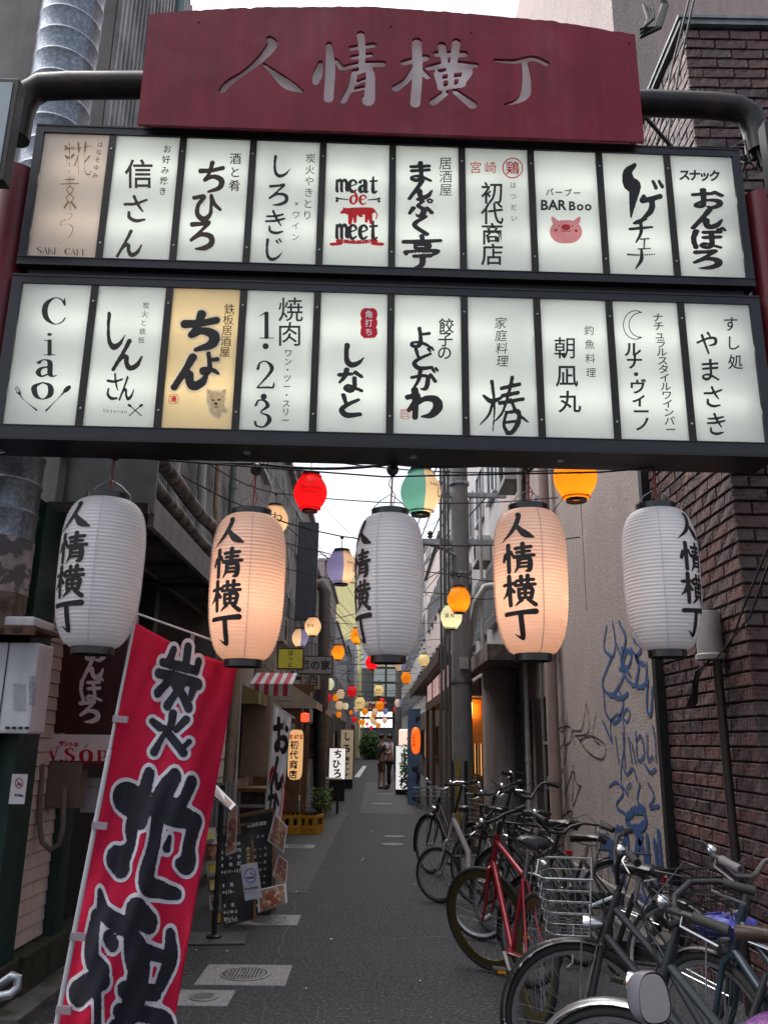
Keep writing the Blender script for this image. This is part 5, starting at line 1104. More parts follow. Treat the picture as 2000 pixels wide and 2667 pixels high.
# awnings
t = thing('awning', 'red and white striped awning facing the camera over a left doorway', 'awning', (-1.7, 13, 2.2)); a, b = at(540, 1478, 12.9), at(632, 1501, 12.9); wd = (b.x-a.x)/9
for i in range(9):
    m_ = mat('red_canvas', (.42, .03, .07), .8) if i % 2 else mat('white_canvas', (.5, .5, .5), .8); x = a.x+i*wd
    MB().obox((x, 12.9, a.z-.17), (wd-.004, 0, 0), (0, .006, 0), (0, 0, .17)).obox((x, 12.9, a.z+.001), (wd-.004, 0, 0), (0, .7, .22), (0, 0, .008)).build('awning_strip', m_, t)
MB().cyl((a.x, 12.93, a.z-.24), (b.x, 12.93, a.z-.24), .012).build('front_bar', M_fr, t)
AW = awning(XL, 15.2, 21.0, 2.85, 1.05, .65, -1, mat('beige_canvas', (.42, .37, .27), .85), mat('beige_canvas_b', (.38, .335, .245), .85), 'sloping beige canvas awning over the brown bar on left', n=10, valance=.13)
awning(XL, 11.6, 12.9, 2.35, .5, .2, -1, mat('ochre_canvas', (.30, .25, .10), .85), mat('ochre_canvas_b', (.17, .135, .05), .85), 'small faded ochre awning on the left after the canopy', n=4)
# brown wooden bar on left with door and box porch
t = thing('wooden_porch', 'brown wooden bar porch with tall side board behind the white banner', 'porch', (-1.6, 16, 0))
box('side_board', CL['brown'], (XL+.0, 15.25, .0), (-1.32, 15.33, 2.35), t); box('lintel', CL['brown'], (XL, 15.26, 2.36), (-1.1, 15.36, 2.5), t)
box('post', CL['brown'], (-1.28, 15.25, 0), (-1.18, 15.35, 2.355), t); box('notice_paper', mat('grey_notice', (.4, .39, .38), .7, 0, .3, 40), (-1.7, 15.235, 1.35), (-1.42, 15.248, 1.8), t)
box('green_notice', mat('green_paper', (.03, .22, .10), .7), (-1.6, 15.235, .95), (-1.42, 15.248, 1.2), t)
M_glow = mat('warm_acrylic_sign', (.9, .55, .25), .4, var=.03, emit=.55, ecol=(1, .55, .22))
Y = 12.2; q = at(638, 1630, Y)
t = thing('lantern_sign', 'glowing peach oval sign with black vertical shop name beside white banner', 'sign', (q.x, Y, q.z-.4))
w_ = px_size(q, 15); h_ = px_size(q, 52); pr = []
for k in range(24):
    a = k*math.pi/12; c, s_ = math.cos(a), math.sin(a); pr.append((w_*math.copysign(abs(c)**.5, c), h_*math.copysign(abs(s_)**.28, s_)))
mb = MB(); n = 24; mb.v = [(q.x+a, Y, q.z+b) for a, b in pr]+[(q.x+a, Y+.12, q.z+b) for a, b in pr]; mb.f = [tuple(range(n)), tuple(range(2*n-1, n-1, -1))]+[(i, (i+1) % n, (i+1) % n+n, i+n) for i in range(n)]
mb.build('face', M_glow, t); m = MB(); RB(m, '初代商店', q.x-.02, -(q.z+.13), q.x-.02, -(q.z-.27), .125, lambda a, b: (a, Y-.004, -b), .02); m.build('lettering', M_ink, t)
m = MB(); RB(m, '宮崎鶏', q.x-.07, -(q.z+.24), q.x+.09, -(q.z+.24), .07, lambda a, b: (a, Y-.004, -b), .02); m.build('lettering', M_red_ink, t)
q = at(659, 1550, 13.5); t = thing('red_lamp', 'small glowing red square lamp under the beige awning', 'lamp', q); MB().lathe([(.02, -.07), (.065, -.06), (.065, .06), (.02, .07)], q, 16).build('shade', mat('red_glow', (.9, .05, .02), .5, emit=2.2, ecol=(1, .05, .02)), t); MB().cyl(q+Vector((0, 0, -.2)), q+Vector((0, 0, -.07)), .02).build('stem', M_black, t)
# oval orange lantern on right bar
Q = at(898, 1600, 21); t = thing('oval_lantern', 'tall oval glowing orange lantern with black writing on the right bar', 'lantern', Q)
pr = [(.02, -.32)]+[(.115*math.sin(math.pi*(k+.5)/16)**.55, -.31*math.cos(math.pi*(k+.5)/16)) for k in range(16)]+[(.02, .32)]
MB().lathe(pr, Q, 24).build('shade', mat('orange_glow', (.8, .16, .02), .5, var=.05, emit=1.1, ecol=(1, .11, .01)), t, smooth=True)
m = MB(); RB(m, '七輪焼肉', Q.x-.05, -(Q.z+.14), Q.x-.05, -(Q.z-.1), .07, lambda a, b: (a, 20.88, -b), .03); m.build('lettering', M_ink, t)
put(box('blue_board', mat('blue_mural', (.10, .22, .42), .7, 0, .2, 4, col2=(.02, .03, .05), mixs=3, mixt=(.55, .58)), (at(880, 1700, 22).x, 22, 0), (at(908, 1700, 22).x, 22.05, 2.35)), 'blue painted board with dark drawing under the oval lantern', 'board')
for k, xx in enumerate((868, 876)): 
    q = at(xx, 1610, 33); t = thing('tall_lantern', 'slim white glowing vertical lantern far on the right, '+('left' if k == 0 else 'right')+' one', 'lantern', q); MB().lathe([(.05, -.6), (.12, -.55), (.12, .55), (.05, .6)], q, 14).build('shade', mat('warm_white_glow', (.9, .7, .6), .5, emit=.7, ecol=(1, .75, .6)), t, smooth=True)
# far gate
FY = 96.0
fg = thing('far_gate', 'distant second gate with red header and white lit panel rows at the lane end', 'sign', (0, FY, 0)); rx = [at(x, 1550, FY).x for x in (768, 843)]
f_at = lambda x, y, d=0: at(x, y, FY-d)
a, b = f_at(772, 1514), f_at(838, 1534); box('header_plate', M_hdr, (a.x, FY, b.z), (b.x, FY+.1, a.z), fg)
m = MB(); RB(m, '人情横丁', 784, 1524, 826, 1524, 17, lambda x, y: f_at(x, y, .05), .05); m.build('lettering', M_white_ink, fg)
for (ya, yb) in ((1537, 1549), (1553, 1572)):
    a, b = f_at(760, ya), f_at(848, yb); box('frame', M_black, (a.x-.1, FY, b.z-.1), (b.x+.1, FY+.3, a.z+.1), fg); n = 10
    for k in range(n): wx = (b.x-a.x)/n; box('sign_panel', mat('far_lit_panel', (.9, .9, .88), .4, var=.02, emit=1.3, ecol=(1, .98, .95)), (a.x+k*wx+.04, FY-.02, b.z), (a.x+(k+1)*wx-.04, FY-.002, a.z), fg)
for xx in (rx[0]-.5, rx[1]+.5): MB().cyl((xx, FY+.2, 0), (xx, FY+.2, 6), .12).build('post', M_black, fg)
# bushes at lane end
M_leaf = mat('bush_leaf', (.07, .14, .035), .6, 0, .5, 3, spec=.3); M_leaf2 = mat('bush_leaf_light', (.07, .12, .03), .6, 0, .4, 3)
def bush(c, rx_, ry_, rz_, n, label, s=.09, seed=1, name='bush', trunk=True):
    r_ = random.Random(seed); t = thing(name, label, 'plant', (c[0], c[1], c[2]-rz_))
    for mi, m_ in enumerate((M_leaf, M_leaf2)):
        mb = MB()
        for k in range(n if mi == 0 else n//3):
            a, b, q_ = r_.uniform(0, 6.28), math.acos(r_.uniform(-1, 1)), r_.uniform(.35, 1)**.5*(1+.25*math.sin(5*r_.random()))
            p = Vector((c[0]+rx_*q_*math.sin(b)*math.cos(a), c[1]+ry_*q_*math.sin(b)*math.sin(a), c[2]+rz_*q_*math.cos(b)))
            u = Vector((r_.gauss(0, 1), r_.gauss(0, 1), r_.gauss(0, 1))).normalized(); v = u.orthogonal().normalized(); ss = s*r_.uniform(.6, 1.3)
            mb.add([p-u*ss, p-v*ss*.45, p+u*ss, p+v*ss*.45], [(0, 1, 2, 3)])
        put(mb.build('foliage', m_, t), kind='stuff')
    st = MB()
    for k in range(5): st.tube([(c[0], c[1], c[2]-rz_*1.2), (c[0]+r_.uniform(-.3, .3)*rx_, c[1], c[2]-.2*rz_), (c[0]+r_.uniform(-.8, .8)*rx_, c[1]+r_.uniform(-.5, .5)*ry_, c[2]+rz_*.5)], [.03*s/.09, .02*s/.09, .008*s/.09], 5)
    st.build('stem', CL['dark'], t); return t
q = at(800, 1608, 78); bush((q.x, 78, 1.1), .85, .8, 1.15, 2200, 'round dark green bush at the end of the lane behind the couple', s=.15, seed=4)
q = at(884, 1680, 25); bush((q.x+.05, 25.4, .75), .28, .25, .75, 700, 'potted flowering shrub beside the lit white sign at right', s=.05, seed=5, name='shrub')
q = at(695, 1720, 18); bush((q.x, 18, .35), .22, .22, .3, 350, 'small potted plant under the timber table at left', s=.04, seed=6, name='potted_plant')
q = at(1245, 1790, XR); 
# tables and stair rail on left
t = thing('timber_table', 'small dark high table with pale top standing on the left of the lane', 'table', (at(705, 1680, 19).x, 19, 0)); a, b = at(684, 1681, 19), at(736, 1681, 19)
box('table_top', mat('worn_pale_top', (.36, .26, .2), .6), (a.x, 18.8, a.z-.03), (b.x, 19.4, a.z), t)
for x in (a.x+.05, b.x-.08): 
    for y in (18.85, 19.3): box('leg', M_black, (x, y, 0), (x+.04, y+.04, a.z-.031), t)
MB().beam((a.x-.02, 18.8, a.z-.1), (a.x+.35, 18.7, .1), .05, .05).build('brace', CL['brown'], t)
for k, (xd, yd, Y) in enumerate(((705, 1745, 14.6), (690, 1745, 16.5))):
    q = atz(xd, yd); t = thing('wooden_stool', 'low wooden stool on the left of the lane, '+('nearer' if k == 0 else 'farther'), 'stool', (q.x, q.y, 0)); box('seat', CL['brown'], (q.x-.15, q.y-.15, .38), (q.x+.15, q.y+.15, .42), t)
    for dx in (-.13, .1):
        for dy in (-.13, .1): box('leg', CL['brown'], (q.x+dx, q.y+dy, 0), (q.x+dx+.03, q.y+dy+.03, .379), t)
t = thing('dark_shop_counter', 'dark timber counter with racks behind the menu boards', 'counter', (-1.6, 11.6, 0)); box('body', CL['dark'], (XL, 11.5, .0), (-1.35, 12.0, .85), t); box('top', CL['brown'], (XL, 11.45, .851), (-1.3, 12.05, .9), t)
for k in range(4): box('rack_shelf', M_fr, (-1.75, 11.42, .15+k*.17), (-1.42, 11.44, .19+k*.17), t)
for k in range(2): box('rack_post', M_fr, (-1.77+k*.35, 11.40, .1), (-1.74+k*.35, 11.419, .85), t)
put(box('beige_cabinet', mat('beige_cabinet', (.26, .21, .16), .6), (-1.95, 12.6, 1.0), (-1.55, 12.9, 2.1)), 'beige wall cabinet on left beneath the striped awning', 'cabinet')
pipe('tall_pipe', [at(512, 1440, 8.7), at(492, 1700, 8.7), Vector((at(486, 1780, 8.7).x, 8.7, .0))], .052, M_beige, 'thick beige vertical pipe right beside the red banner', 'pipe')
pipe('thin_pipe', [at(522, 1440, 8.75), Vector((at(507, 1780, 8.75).x, 8.75, .0))], .016, M_pvc, 'thin grey pipe next to the thick beige pipe', 'pipe')
planks(M_cream, XL+.35, 9.6, 10.4, .3, 2.7, -1, thing('siding_return', 'narrow strip of cream siding behind the beige pipe', 'wall', (XL, 10, 0)), ph=.2, plen=.8)
# ------------------------------------------------------------------ LANTERNS
M_white_paper = mat('white_lantern_vinyl', (.88, .87, .88), .42, 0, .03, 8, trans=.42, spec=.4)
M_lit_paper = mat('warm_lit_lantern_vinyl', (.87, .71, .61), .45, 0, .03, 8, trans=.45)
M_capb = mat('lantern_cap_black', (.015, .015, .017), .3, spec=.6)
M_bulb = mat('lantern_bulb', (1, .8, .5), .5, var=0, emit=30, ecol=(1, .60, .36))
M_bulbw = mat('lantern_bulb_dim', (1, .8, .5), .5, var=0, emit=4, ecol=(1, .92, .85))
M_seam = mat('lantern_seam', (.55, .42, .40), .5)
def big_prof(R, H, n=40, rib=.012):
    pr = []
    for i in range(n*4+1):
        t = i/(n*4); z = -H/2+H*t; a = abs(2*t-1)
        e_ = .50 if t > .5 else .46; r = R*(e_+(1-e_)*max(0, 1-a**(3.9 if t > .5 else 3.1))**.5)*(1-.06*(1-t)**2)
        pr.append((r*(1+rib*math.sin(2*math.pi*i/4+1.57)*1.0), z))
    return pr
def lantern_surface(c, R, H, d=.004):
    pr = big_prof(R, H, rib=0); zs = [p[1] for p in pr]; rs = [p[0] for p in pr]
    def fn(a, z): r = float(np.interp(z, zs, rs))+d; return (c.x+r*math.sin(a), c.y-r*math.cos(a), c.z+z)
    return fn
bigs = [(218, 1238, 88, 168, -29, False, 'white unlit lantern, leftmost of the five big ones under the sign'), (535, 1268, 80, 164, -27, True, 'glowing peach big lantern hanging left of centre beside the red banner'),
        (841, 1264, 75, 160, -60, False, 'greyish unlit big lantern at the centre with writing turned to its left edge'), (1146, 1257, 80, 163, -30, True, 'glowing peach big lantern hanging right of centre before graffiti wall'), (1428, 1252, 79, 160, 36, False, 'white unlit lantern at far right against dark bricks with writing at right edge')]
BIGC = []
for k, (x, y, rw, rh, ang, lit, lab) in enumerate(bigs):
    Y = 4.5+(x-830)*.00002; c = at(x, y, Y); R = px_size(c, rw); H = 2*px_size(c, rh)*.96; BIGC.append((c, H))
    t = thing('big_lantern', lab, 'lantern', c, group='row of five big lanterns hanging under the gate')
    sh = MB().lathe(big_prof(R, H, 40, .010), c, 56, caps=False).build('shade', M_lit_paper if lit else M_white_paper, t, smooth=False)
    for p in sh.data.polygons: p.use_smooth = True
    hb_ = .034
    MB().lathe([(R*.44, H/2-.012), (R*.545, H/2-.012), (R*.545, H/2+hb_), (R*.50, H/2+hb_), (R*.50, H/2+.004), (R*.44, H/2-.012)], c, 40, caps=False).build('top_cap', M_capb, t)
    MB().lathe([(R*.40, -H/2+.01), (R*.50, -H/2+.01), (R*.50, -H/2-hb_), (R*.44, -H/2-hb_), (R*.44, -H/2), (R*.40, -H/2+.01)], c, 40, caps=False).build('bottom_cap', M_capb, t)
    MB().lathe([(.001, -H/2-.02), (R*.44, -H/2-.02)], c, 30, caps=False).build('base_disc', M_capb, t)
    MB().ball(c+Vector((0, 0, -.08)), .045, 12).build('bulb', M_bulb if lit else M_bulbw, t) if lit else None
    fn = lantern_surface(c, R, H); m = MB(); a0 = rad(ang); ch = .78*H/4; sc2 = R*.86
    for i, q in enumerate('人情横丁'):
        place(m, G(B[q], 1.5, 60, key=q+'L'), 0, (-.335+.218*i)*H, R*.88, ch*1.02, lambda u, v: fn(a0+u/R, -v))
    m.build('lettering', M_ink, t)
    se = MB()
    for kk in range(4):
        a = a0+rad(38)+kk*math.pi/2; pts = [fn(a, -H/2+H*i/30) for i in range(31)]; se.tube(pts, .0028, 4)
    if lit: se.build('seam', M_seam, t)
    else: se.build('seam', mat('white_seam', (.6, .6, .64), .5), t)
    hn = MB().tube([c+Vector((R*.55, 0, H/2+hb_)), c+Vector((R*.3, 0, H/2+.09)), c+Vector((0, 0, H/2+.13)), c+Vector((-R*.3, 0, H/2+.09)), c+Vector((-R*.55, 0, H/2+hb_))], .003, 5); hn.build('wire_handle', M_galv, t)
    m = MB().cyl(c+Vector((0, 0, H/2-.05)), c+Vector((.012, 0, H/2+.26)), .005, n=6); m.tube([c+Vector((.004, 0, H/2+.02)), c+Vector((.03, 0, H/2+.12)), c+Vector((-.01, 0, H/2+.19)), c+Vector((.012, 0, H/2+.26))], .003, 5); m.build('cord', mat('red_white_flex', (.4, .08, .07), .6), t)
    MB().ball(c+Vector((.012, 0, H/2+.28)), .036, 12, (1, 1, 1.05)).build('socket', M_capb, t)
cab = [at(-40, 985, 4.5), at(60, 975, 4.5)]+[c+Vector((.012, 0, H/2+.315)) for c, H in BIGC]+[at(1640, 1002, 4.5), at(1700, 1000, 4.5)]
pts = []
for a, b in zip(cab[:-1], cab[1:]):
    for i in range(10): t_ = i/10; pts.append(a.lerp(b, t_)+Vector((0, 0, -.03*4*t_*(1-t_)*(1 if (b-a).length > .5 else 0)+.0)))
pts.append(cab[-1]); put(MB().tube(pts, .009, 6).build('power_cable', M_wire), 'black power cable carrying the five big lanterns', 'cable')
put(MB().tube([at(-40, 962, 4.45), at(300, 990, 4.45), at(830, 1030, 4.45), at(1300, 1020, 4.45), at(1700, 985, 4.45)], .005, 6).build('support_wire', M_wire), 'thin support wire sagging just beneath the gate', 'cable')

# small festival lanterns
def sm(col, lit, e, ec): return mat('lantern_'+col, lit, .4, 0, .04, 6, trans=.35, emit=e, ecol=ec)
SM = dict(r=sm('red', (.70, .015, .025), .4, (1, .02, .03)), o=sm('orange', (.75, .28, .01), .55, (1, .32, .01)), c=sm('cream', (.75, .58, .40), .38, (1, .72, .45)), y=sm('pale_yellow', (.75, .62, .34), .45, (1, .76, .36)), b=sm('violet_blue', (.18, .20, .42), .22, (.5, .55, 1)), t=sm('teal', (.12, .33, .33), .18, (.5, .95, .9)), g=sm('pale_green', (.62, .70, .55), .5, (.95, .95, .7)))
SMN = {k: mat('near_lantern_'+k, tuple(v), .4, 0, .03, 6, trans=.65) for k, v in dict(r=(.85, .012, .02), o=(.9, .38, .02), c=(.85, .66, .46), y=(.85, .75, .45), b=(.20, .22, .50), t=(.13, .40, .40), g=(.72, .78, .6)).items()}
M_sbulb = mat('small_lantern_bulb', (1, .8, .5), .5, var=0, emit=55, ecol=(1, .78, .55))
SMcache = {}
WN = {'r': 'red', 'o': 'orange', 'c': 'cream', 'y': 'pale yellow', 'b': 'violet blue', 't': 'teal', 'g': 'pale green'}
def small_mesh(key, near=False):
    if (key, near) in SMcache: return SMcache[(key, near)]
    cols = key; R = .15; prof = [(.075, -.165), (.1, -.15)]+[(R*(math.sin(math.pi*(.155+.69*(i/26)))**.78)*(1+.006*math.cos(math.pi*i)), -.15+.30*i/26) for i in range(27)]+[(.1, .152), (.075, .16)]
    m = MB().lathe(prof, (0, 0, 0), 32, caps=False); me = m.mesh('shade', True)
    for k in cols: me.materials.append((SMN if near else SM)[k])
    for p in me.polygons: 
        a = math.degrees(math.atan2(p.center.x, -p.center.y)); p.material_index = 0 if (len(cols) == 1 or a < 8) else 1
    top = MB().lathe([(.06, .155), (.08, .155), (.08, .185), (.06, .185), (.06, .155)], (0, 0, 0), 24, caps=False).mesh('top_cap'); top.materials.append(M_capb)
    bot = MB().lathe([(.05, -.158), (.07, -.158), (.07, -.182), (.05, -.182), (.05, -.158)], (0, 0, 0), 24, caps=False).mesh('bottom_cap'); bot.materials.append(M_capb if cols[0] in 'otb' else M_capb)
    cord = MB().cyl((0, 0, .17), (0, 0, .3), .004, n=5).ball((0, 0, .31), .02, 8).mesh('cord'); cord.materials.append(M_wire)
    SMcache[(key, near)] = (me, top, bot, cord); return SMcache[(key, near)]
small = [  # px centre x, y, width, colours, text, label
 (808.7, 1283, 87, 'r', 'BK', 'largest glowing red lantern, in the sky gap left of centre'), (1095.5, 1282, 105, 'tc', 'W', 'large teal and cream lantern behind the centre white one'), (716, 1355, 69, 'c', 'K', 'cream lantern half hidden behind the left glowing big one'),
 (889, 1478, 78, 'bc', 'W', 'violet blue and cream lantern left of the grey big lantern'), (815, 1632, 43, 'c', 'S', 'cream lantern above a violet one beside the tall slate sign'), (782, 1661, 42, 'cb', '', 'violet and cream lantern just left of a cream one by the slate sign'),
 (931, 1656, 36, 'o', 'F', 'orange lantern peeping out left of the grey big lantern'), (881, 1699, 34, 'o', 'F', 'orange lantern with dark face print above the lane left of centre'), (1195, 1562, 60, 'o', '', 'bright orange lantern in front of the utility pole'), (1175, 1607, 56, 'g', 'S', 'pale green white lantern under the orange one at the utility pole'),
 (1497, 1242, 112, 'o', 'T', 'big orange lantern half hidden by the gate, before the graffiti wall'), (968, 1726, 32, 'r', '', 'red lantern just under the grey big lantern'), (1042.6, 1731, 30, 'cb', '', 'violet lantern right below the grey big lantern'), (1103.8, 1719, 29, 'y', '', 'pale yellow lantern alone by the right ribbed wall'),
 (1057.8, 1765, 27, 'o', 'F', 'orange lantern with face print near the far utility pole top'), (856.5, 1782, 28, 'cg', '', 'cream lantern by the left duct, nearest to the beige awning'), (854.4, 1817, 19, 'r', '', 'small red lantern beside the left ringed duct'), (875, 1817, 17, 'o', '', 'small orange lantern partly behind a cream one, left'),
 (887, 1807.6, 22, 'c', '', 'small cream lantern right above a small orange one, left'), (916.5, 1801, 25, 'r', '', 'red lantern in the middle of the far cluster top'), (987, 1798, 25, 'y', 'S', 'pale yellow lantern right of middle in front of stair tower'), (937.6, 1831, 27, 'y', 'S', 'pale yellow lantern just left of the far red header'),
 (989, 1838, 22, 'o', 'F', 'orange lantern in front of the far red header'), (995, 1826, 14, 'r', '', 'tiny red lantern behind the orange one at the far header'), (884, 1837, 20, 'c', '', 'cream lantern at left of a pair over the far gate'), (900, 1839, 16, 'cg', '', 'cream green lantern at right of a pair over the far gate'),
 (882.7, 1861, 14, 'o', '', 'tiny orange lantern lowest at the left by the far gate'), (950, 1853, 16, 'o', '', 'orange lantern centred over the far lit panels'), (927.6, 1847, 12, 'c', '', 'tiny cream lantern at top left of far lit panels'), (914, 1856, 10, 'o', '', 'tiny orange lantern at left edge of far lit panels'),
 (925.5, 1859, 11, 'b', '', 'tiny violet lantern at left of far lit panels'), (977, 1854, 16, 'c', '', 'cream lantern over the right of far lit panels'), (973.6, 1860, 14, 'o', '', 'orange lantern tucked under a cream one at far panels'), (1003.6, 1852, 14, 'b', '', 'tiny violet lantern at right end of far panels'),
 (1037, 1831, 19, 'cb', '', 'violet lantern in front of the far utility pole'), (1032.7, 1849, 17, 'r', '', 'red lantern in front of the far utility pole'), (922, 1873, 13, 'r', '', 'tiny red lantern low at left beneath far panels'), (907, 1879, 9, 'r', '', 'tiniest red lantern at the far left beneath panels'),
 (938, 1881, 11, 'o', '', 'tiny orange lantern, left of a touching pair beneath far panels'), (945.6, 1880, 12, 'o', '', 'tiny orange lantern, right of a touching pair beneath far panels'), (955, 1886, 7, 'r', '', 'tiny red lantern in middle beneath far panels'), (969, 1873, 14, 'y', '', 'tiny pale yellow lantern at upper middle beneath far panels'),
 (975.6, 1881, 13, 'c', '', 'tiny cream lantern touching a pale yellow one beneath far panels'), (984.6, 1889, 11, 'o', '', 'tiny orange lantern low at right beneath far panels'), (966, 1896, 9, 'r', '', 'lowest tiny dark red lantern in the middle of the lane'), (1002, 1876, 13, 'c', '', 'tiny cream lantern at right beneath far panels'), (1050, 1878, 8, 'r', '', 'tiny red lantern right of the far utility pole'), (944, 1891, 9, 'y', '', 'lowest tiny pale yellow lantern, under the orange pair')]
def face_map(P, d=.003):
    pr = [(.075, -.165), (.1, -.15)]+[(.15*(math.sin(math.pi*(.155+.69*(i/26)))**.78), -.15+.30*i/26) for i in range(27)]+[(.1, .152)]
    zs, rs = [p[1] for p in pr], [p[0] for p in pr]
    return lambda a0: (lambda u, v: (P.x+(float(np.interp(-v, zs, rs))+d)*math.sin(a0+u/.15), P.y-(float(np.interp(-v, zs, rs))+d)*math.cos(a0+u/.15), P.z-v))
M_face = mat('brown_print', (.10, .03, .01), .6)
LP = []
for (x, y, wd, col, txt, lab) in small:
    D = 2150*.30/wd; r_ = ray(x/KK, y/KK); P = CAMLOC+r_*D; LP.append((P, wd))
    t = thing('festival_lantern', lab, 'lantern', P, group='small coloured lanterns strung over the lane')
    for nm, me in zip(('shade', 'top_cap', 'bottom_cap', 'cord'), small_mesh(col, wd > 31)):
        o = bpy.data.objects.new(nm, me); COL.objects.link(o); o.parent = t
    if wd > 31: MB().ball(P+Vector((0, 0, -.05)), .022, 8).build('bulb', M_sbulb, t)
    if txt:
        m = MB(); f_ = face_map(P)
        if txt == 'BK': f0 = f_(0.05); RB(m, 'ブラックニッカ', -.085, -.01, .085, -.01, .03, f0, .02); RB(m, 'ハイボール', -.055, .035, .055, .035, .03, f0, .02); RB(m, 'BLACK', -.03, -.06, .03, -.06, .02, f0, .02)
        elif txt == 'W': f0 = f_(.75); RB(m, 'SAKE', -.04, -.03, .03, -.03, .03, f0, .02); RBB(m, 'し', .05, .02, .05, .02, .07, f0, 1.1)
        elif txt == 'K': f0 = f_(.3); RBB(m, 'わ', 0, 0, 0, 0, .1, f0, 1.0)
        elif txt == 'S': f0 = f_(-.3); RB(m, '酒処', -.03, 0, .05, 0, .06, f0, .02)
        elif txt == 'T': f0 = f_(-.05); RB(m, '三曜酒場', -.07, -.04, .07, -.04, .05, f0, .04); place(m, blobmesh([[(50, 50, 40), (52, 50, 40)]], 1, 30, 'dot'), 0, .02, .02, .02, f0)
        else: f0 = f_(0); place(m, blobmesh([[(30, 34, 6), (34, 34, 6)], [(66, 34, 6), (70, 34, 6)], [(50, 48, 4), (50, 52, 4)], [(34, 66, 3), (50, 72, 3), (66, 66, 3)]], 1, 40, 'fc'), 0, 0, .15, .15, f0)
        m.build('lettering', M_face, t)
# strings: each lantern's cable crosses from wall to wall
LP.sort(key=lambda q: q[0].y)
for i in range(0, len(LP)):
    P = LP[i][0]
    if i % 2 and P.y > 14: continue
    a = Vector((XL+.05, P.y-.6-(i % 3)*.5, P.z+.55+.1*(i % 4))); b = Vector((XR-.05, P.y+.6, P.z+.5)); h = P+Vector((0, 0, .32)); pts = []
    for (u, v) in ((a, h), (h, b)):
        for k in range(6): s_ = k/6; pts.append(u.lerp(v, s_)+Vector((0, 0, -.10*4*s_*(1-s_))))
    pts.append(b); put(MB().tube(pts, .007 if P.y < 14 else .006, 5).build('string_cable', M_wire), 'cable carrying the %s' % ' '.join(small[[s[0] for s in small].index(min((s for s in small), key=lambda s: ((CAMLOC+ray(s[0]/KK, s[1]/KK)*(645/s[2]))-P).length)[0])][5].split()[:12]), 'cable')
rr = random.Random(12)
for k in range(26):
    y0, y1 = rr.uniform(10, 50), rr.uniform(10, 60); z0, z1 = rr.uniform(4.8, 7.4), rr.uniform(4.8, 7.4); a = Vector((XL+rr.uniform(0, .2), y0, z0)); b = Vector((XR-rr.uniform(0, .4), y1, z1))
    pts = [a.lerp(b, s_/10)+Vector((0, 0, -rr.uniform(.2, .5)*4*(s_/10)*(1-s_/10)*.8)) if s_ in (0, 10) else a.lerp(b, s_/10)+Vector((0, 0, -.35*4*(s_/10)*(1-s_/10))) for s_ in range(11)]
    put(MB().tube(pts, rr.choice((.006, .008, .012)), 5).build('overhead_wire', M_wire), 'thin dark overhead wire sagging between the two rows of buildings', 'wire', group='overhead wires crossing the lane')
for k in range(5):
    pts = [Vector((1.2-.25*k*.3, 13, 5.5+.35*k)), Vector((.4, 30, 5.2+.35*k)), Vector((1.05, 38.5, 6.6+.3*k))]
    put(MB().tube(pts, .012, 5).build('overhead_wire', M_wire), 'dark service wire running along the lane between the utility poles', 'wire', group='service wires between the utility poles')
# ------------------------------------------------------------------ BANNERS
M_redc = mat('crimson_banner_cloth', (.72, .010, .065), .75, 0, .05, 4, trans=.12, bump=.06, bscale=200)
M_navy = mat('banner_black_print', (.022, .022, .032), .7)
def ban_Y(x, y):
    xl = 290-(y-1340)*.189; xr = 513-(y-1440)*.177; u = (x-xl)/(xr-xl)
    k = min(1, max(0, (y-1380)/400))
    return 4.55+.28*u + .05*math.sin(u*7+y*.004)*(.3+.7*k) + .02*math.sin(u*17-y*.009+1)*(.2+.8*k) + .006*math.sin(u*31+y*.03) - .045*math.exp(-((u-.98)/.06)**2)*math.sin(y*.01)*k
def fb(d): return lambda x, y: at(x, y, ban_Y(x, y)-d)
bn = thing('red_banner', 'tall crimson vertical banner with huge black characters outlined in white on white pole', 'banner', (at(110, 2250, 4.55).x, 4.55, 0))
def bpt(u, v):
    y0 = 1342+u*96+10*math.sin(u*3.1); y = y0+(2330-y0)*v; xl = 290-(y-1340)*.189; xr = 513-(y-1440)*.177; x = xl+(xr-xl)*u; return at(x, y, ban_Y(x, y))
cl = MB().grid(bpt, 44, 120).build('cloth', M_redc, bn, smooth=True); sm_ = cl.modifiers.new('thickness', 'SOLIDIFY'); sm_.thickness = .0015; sm_.offset = 0
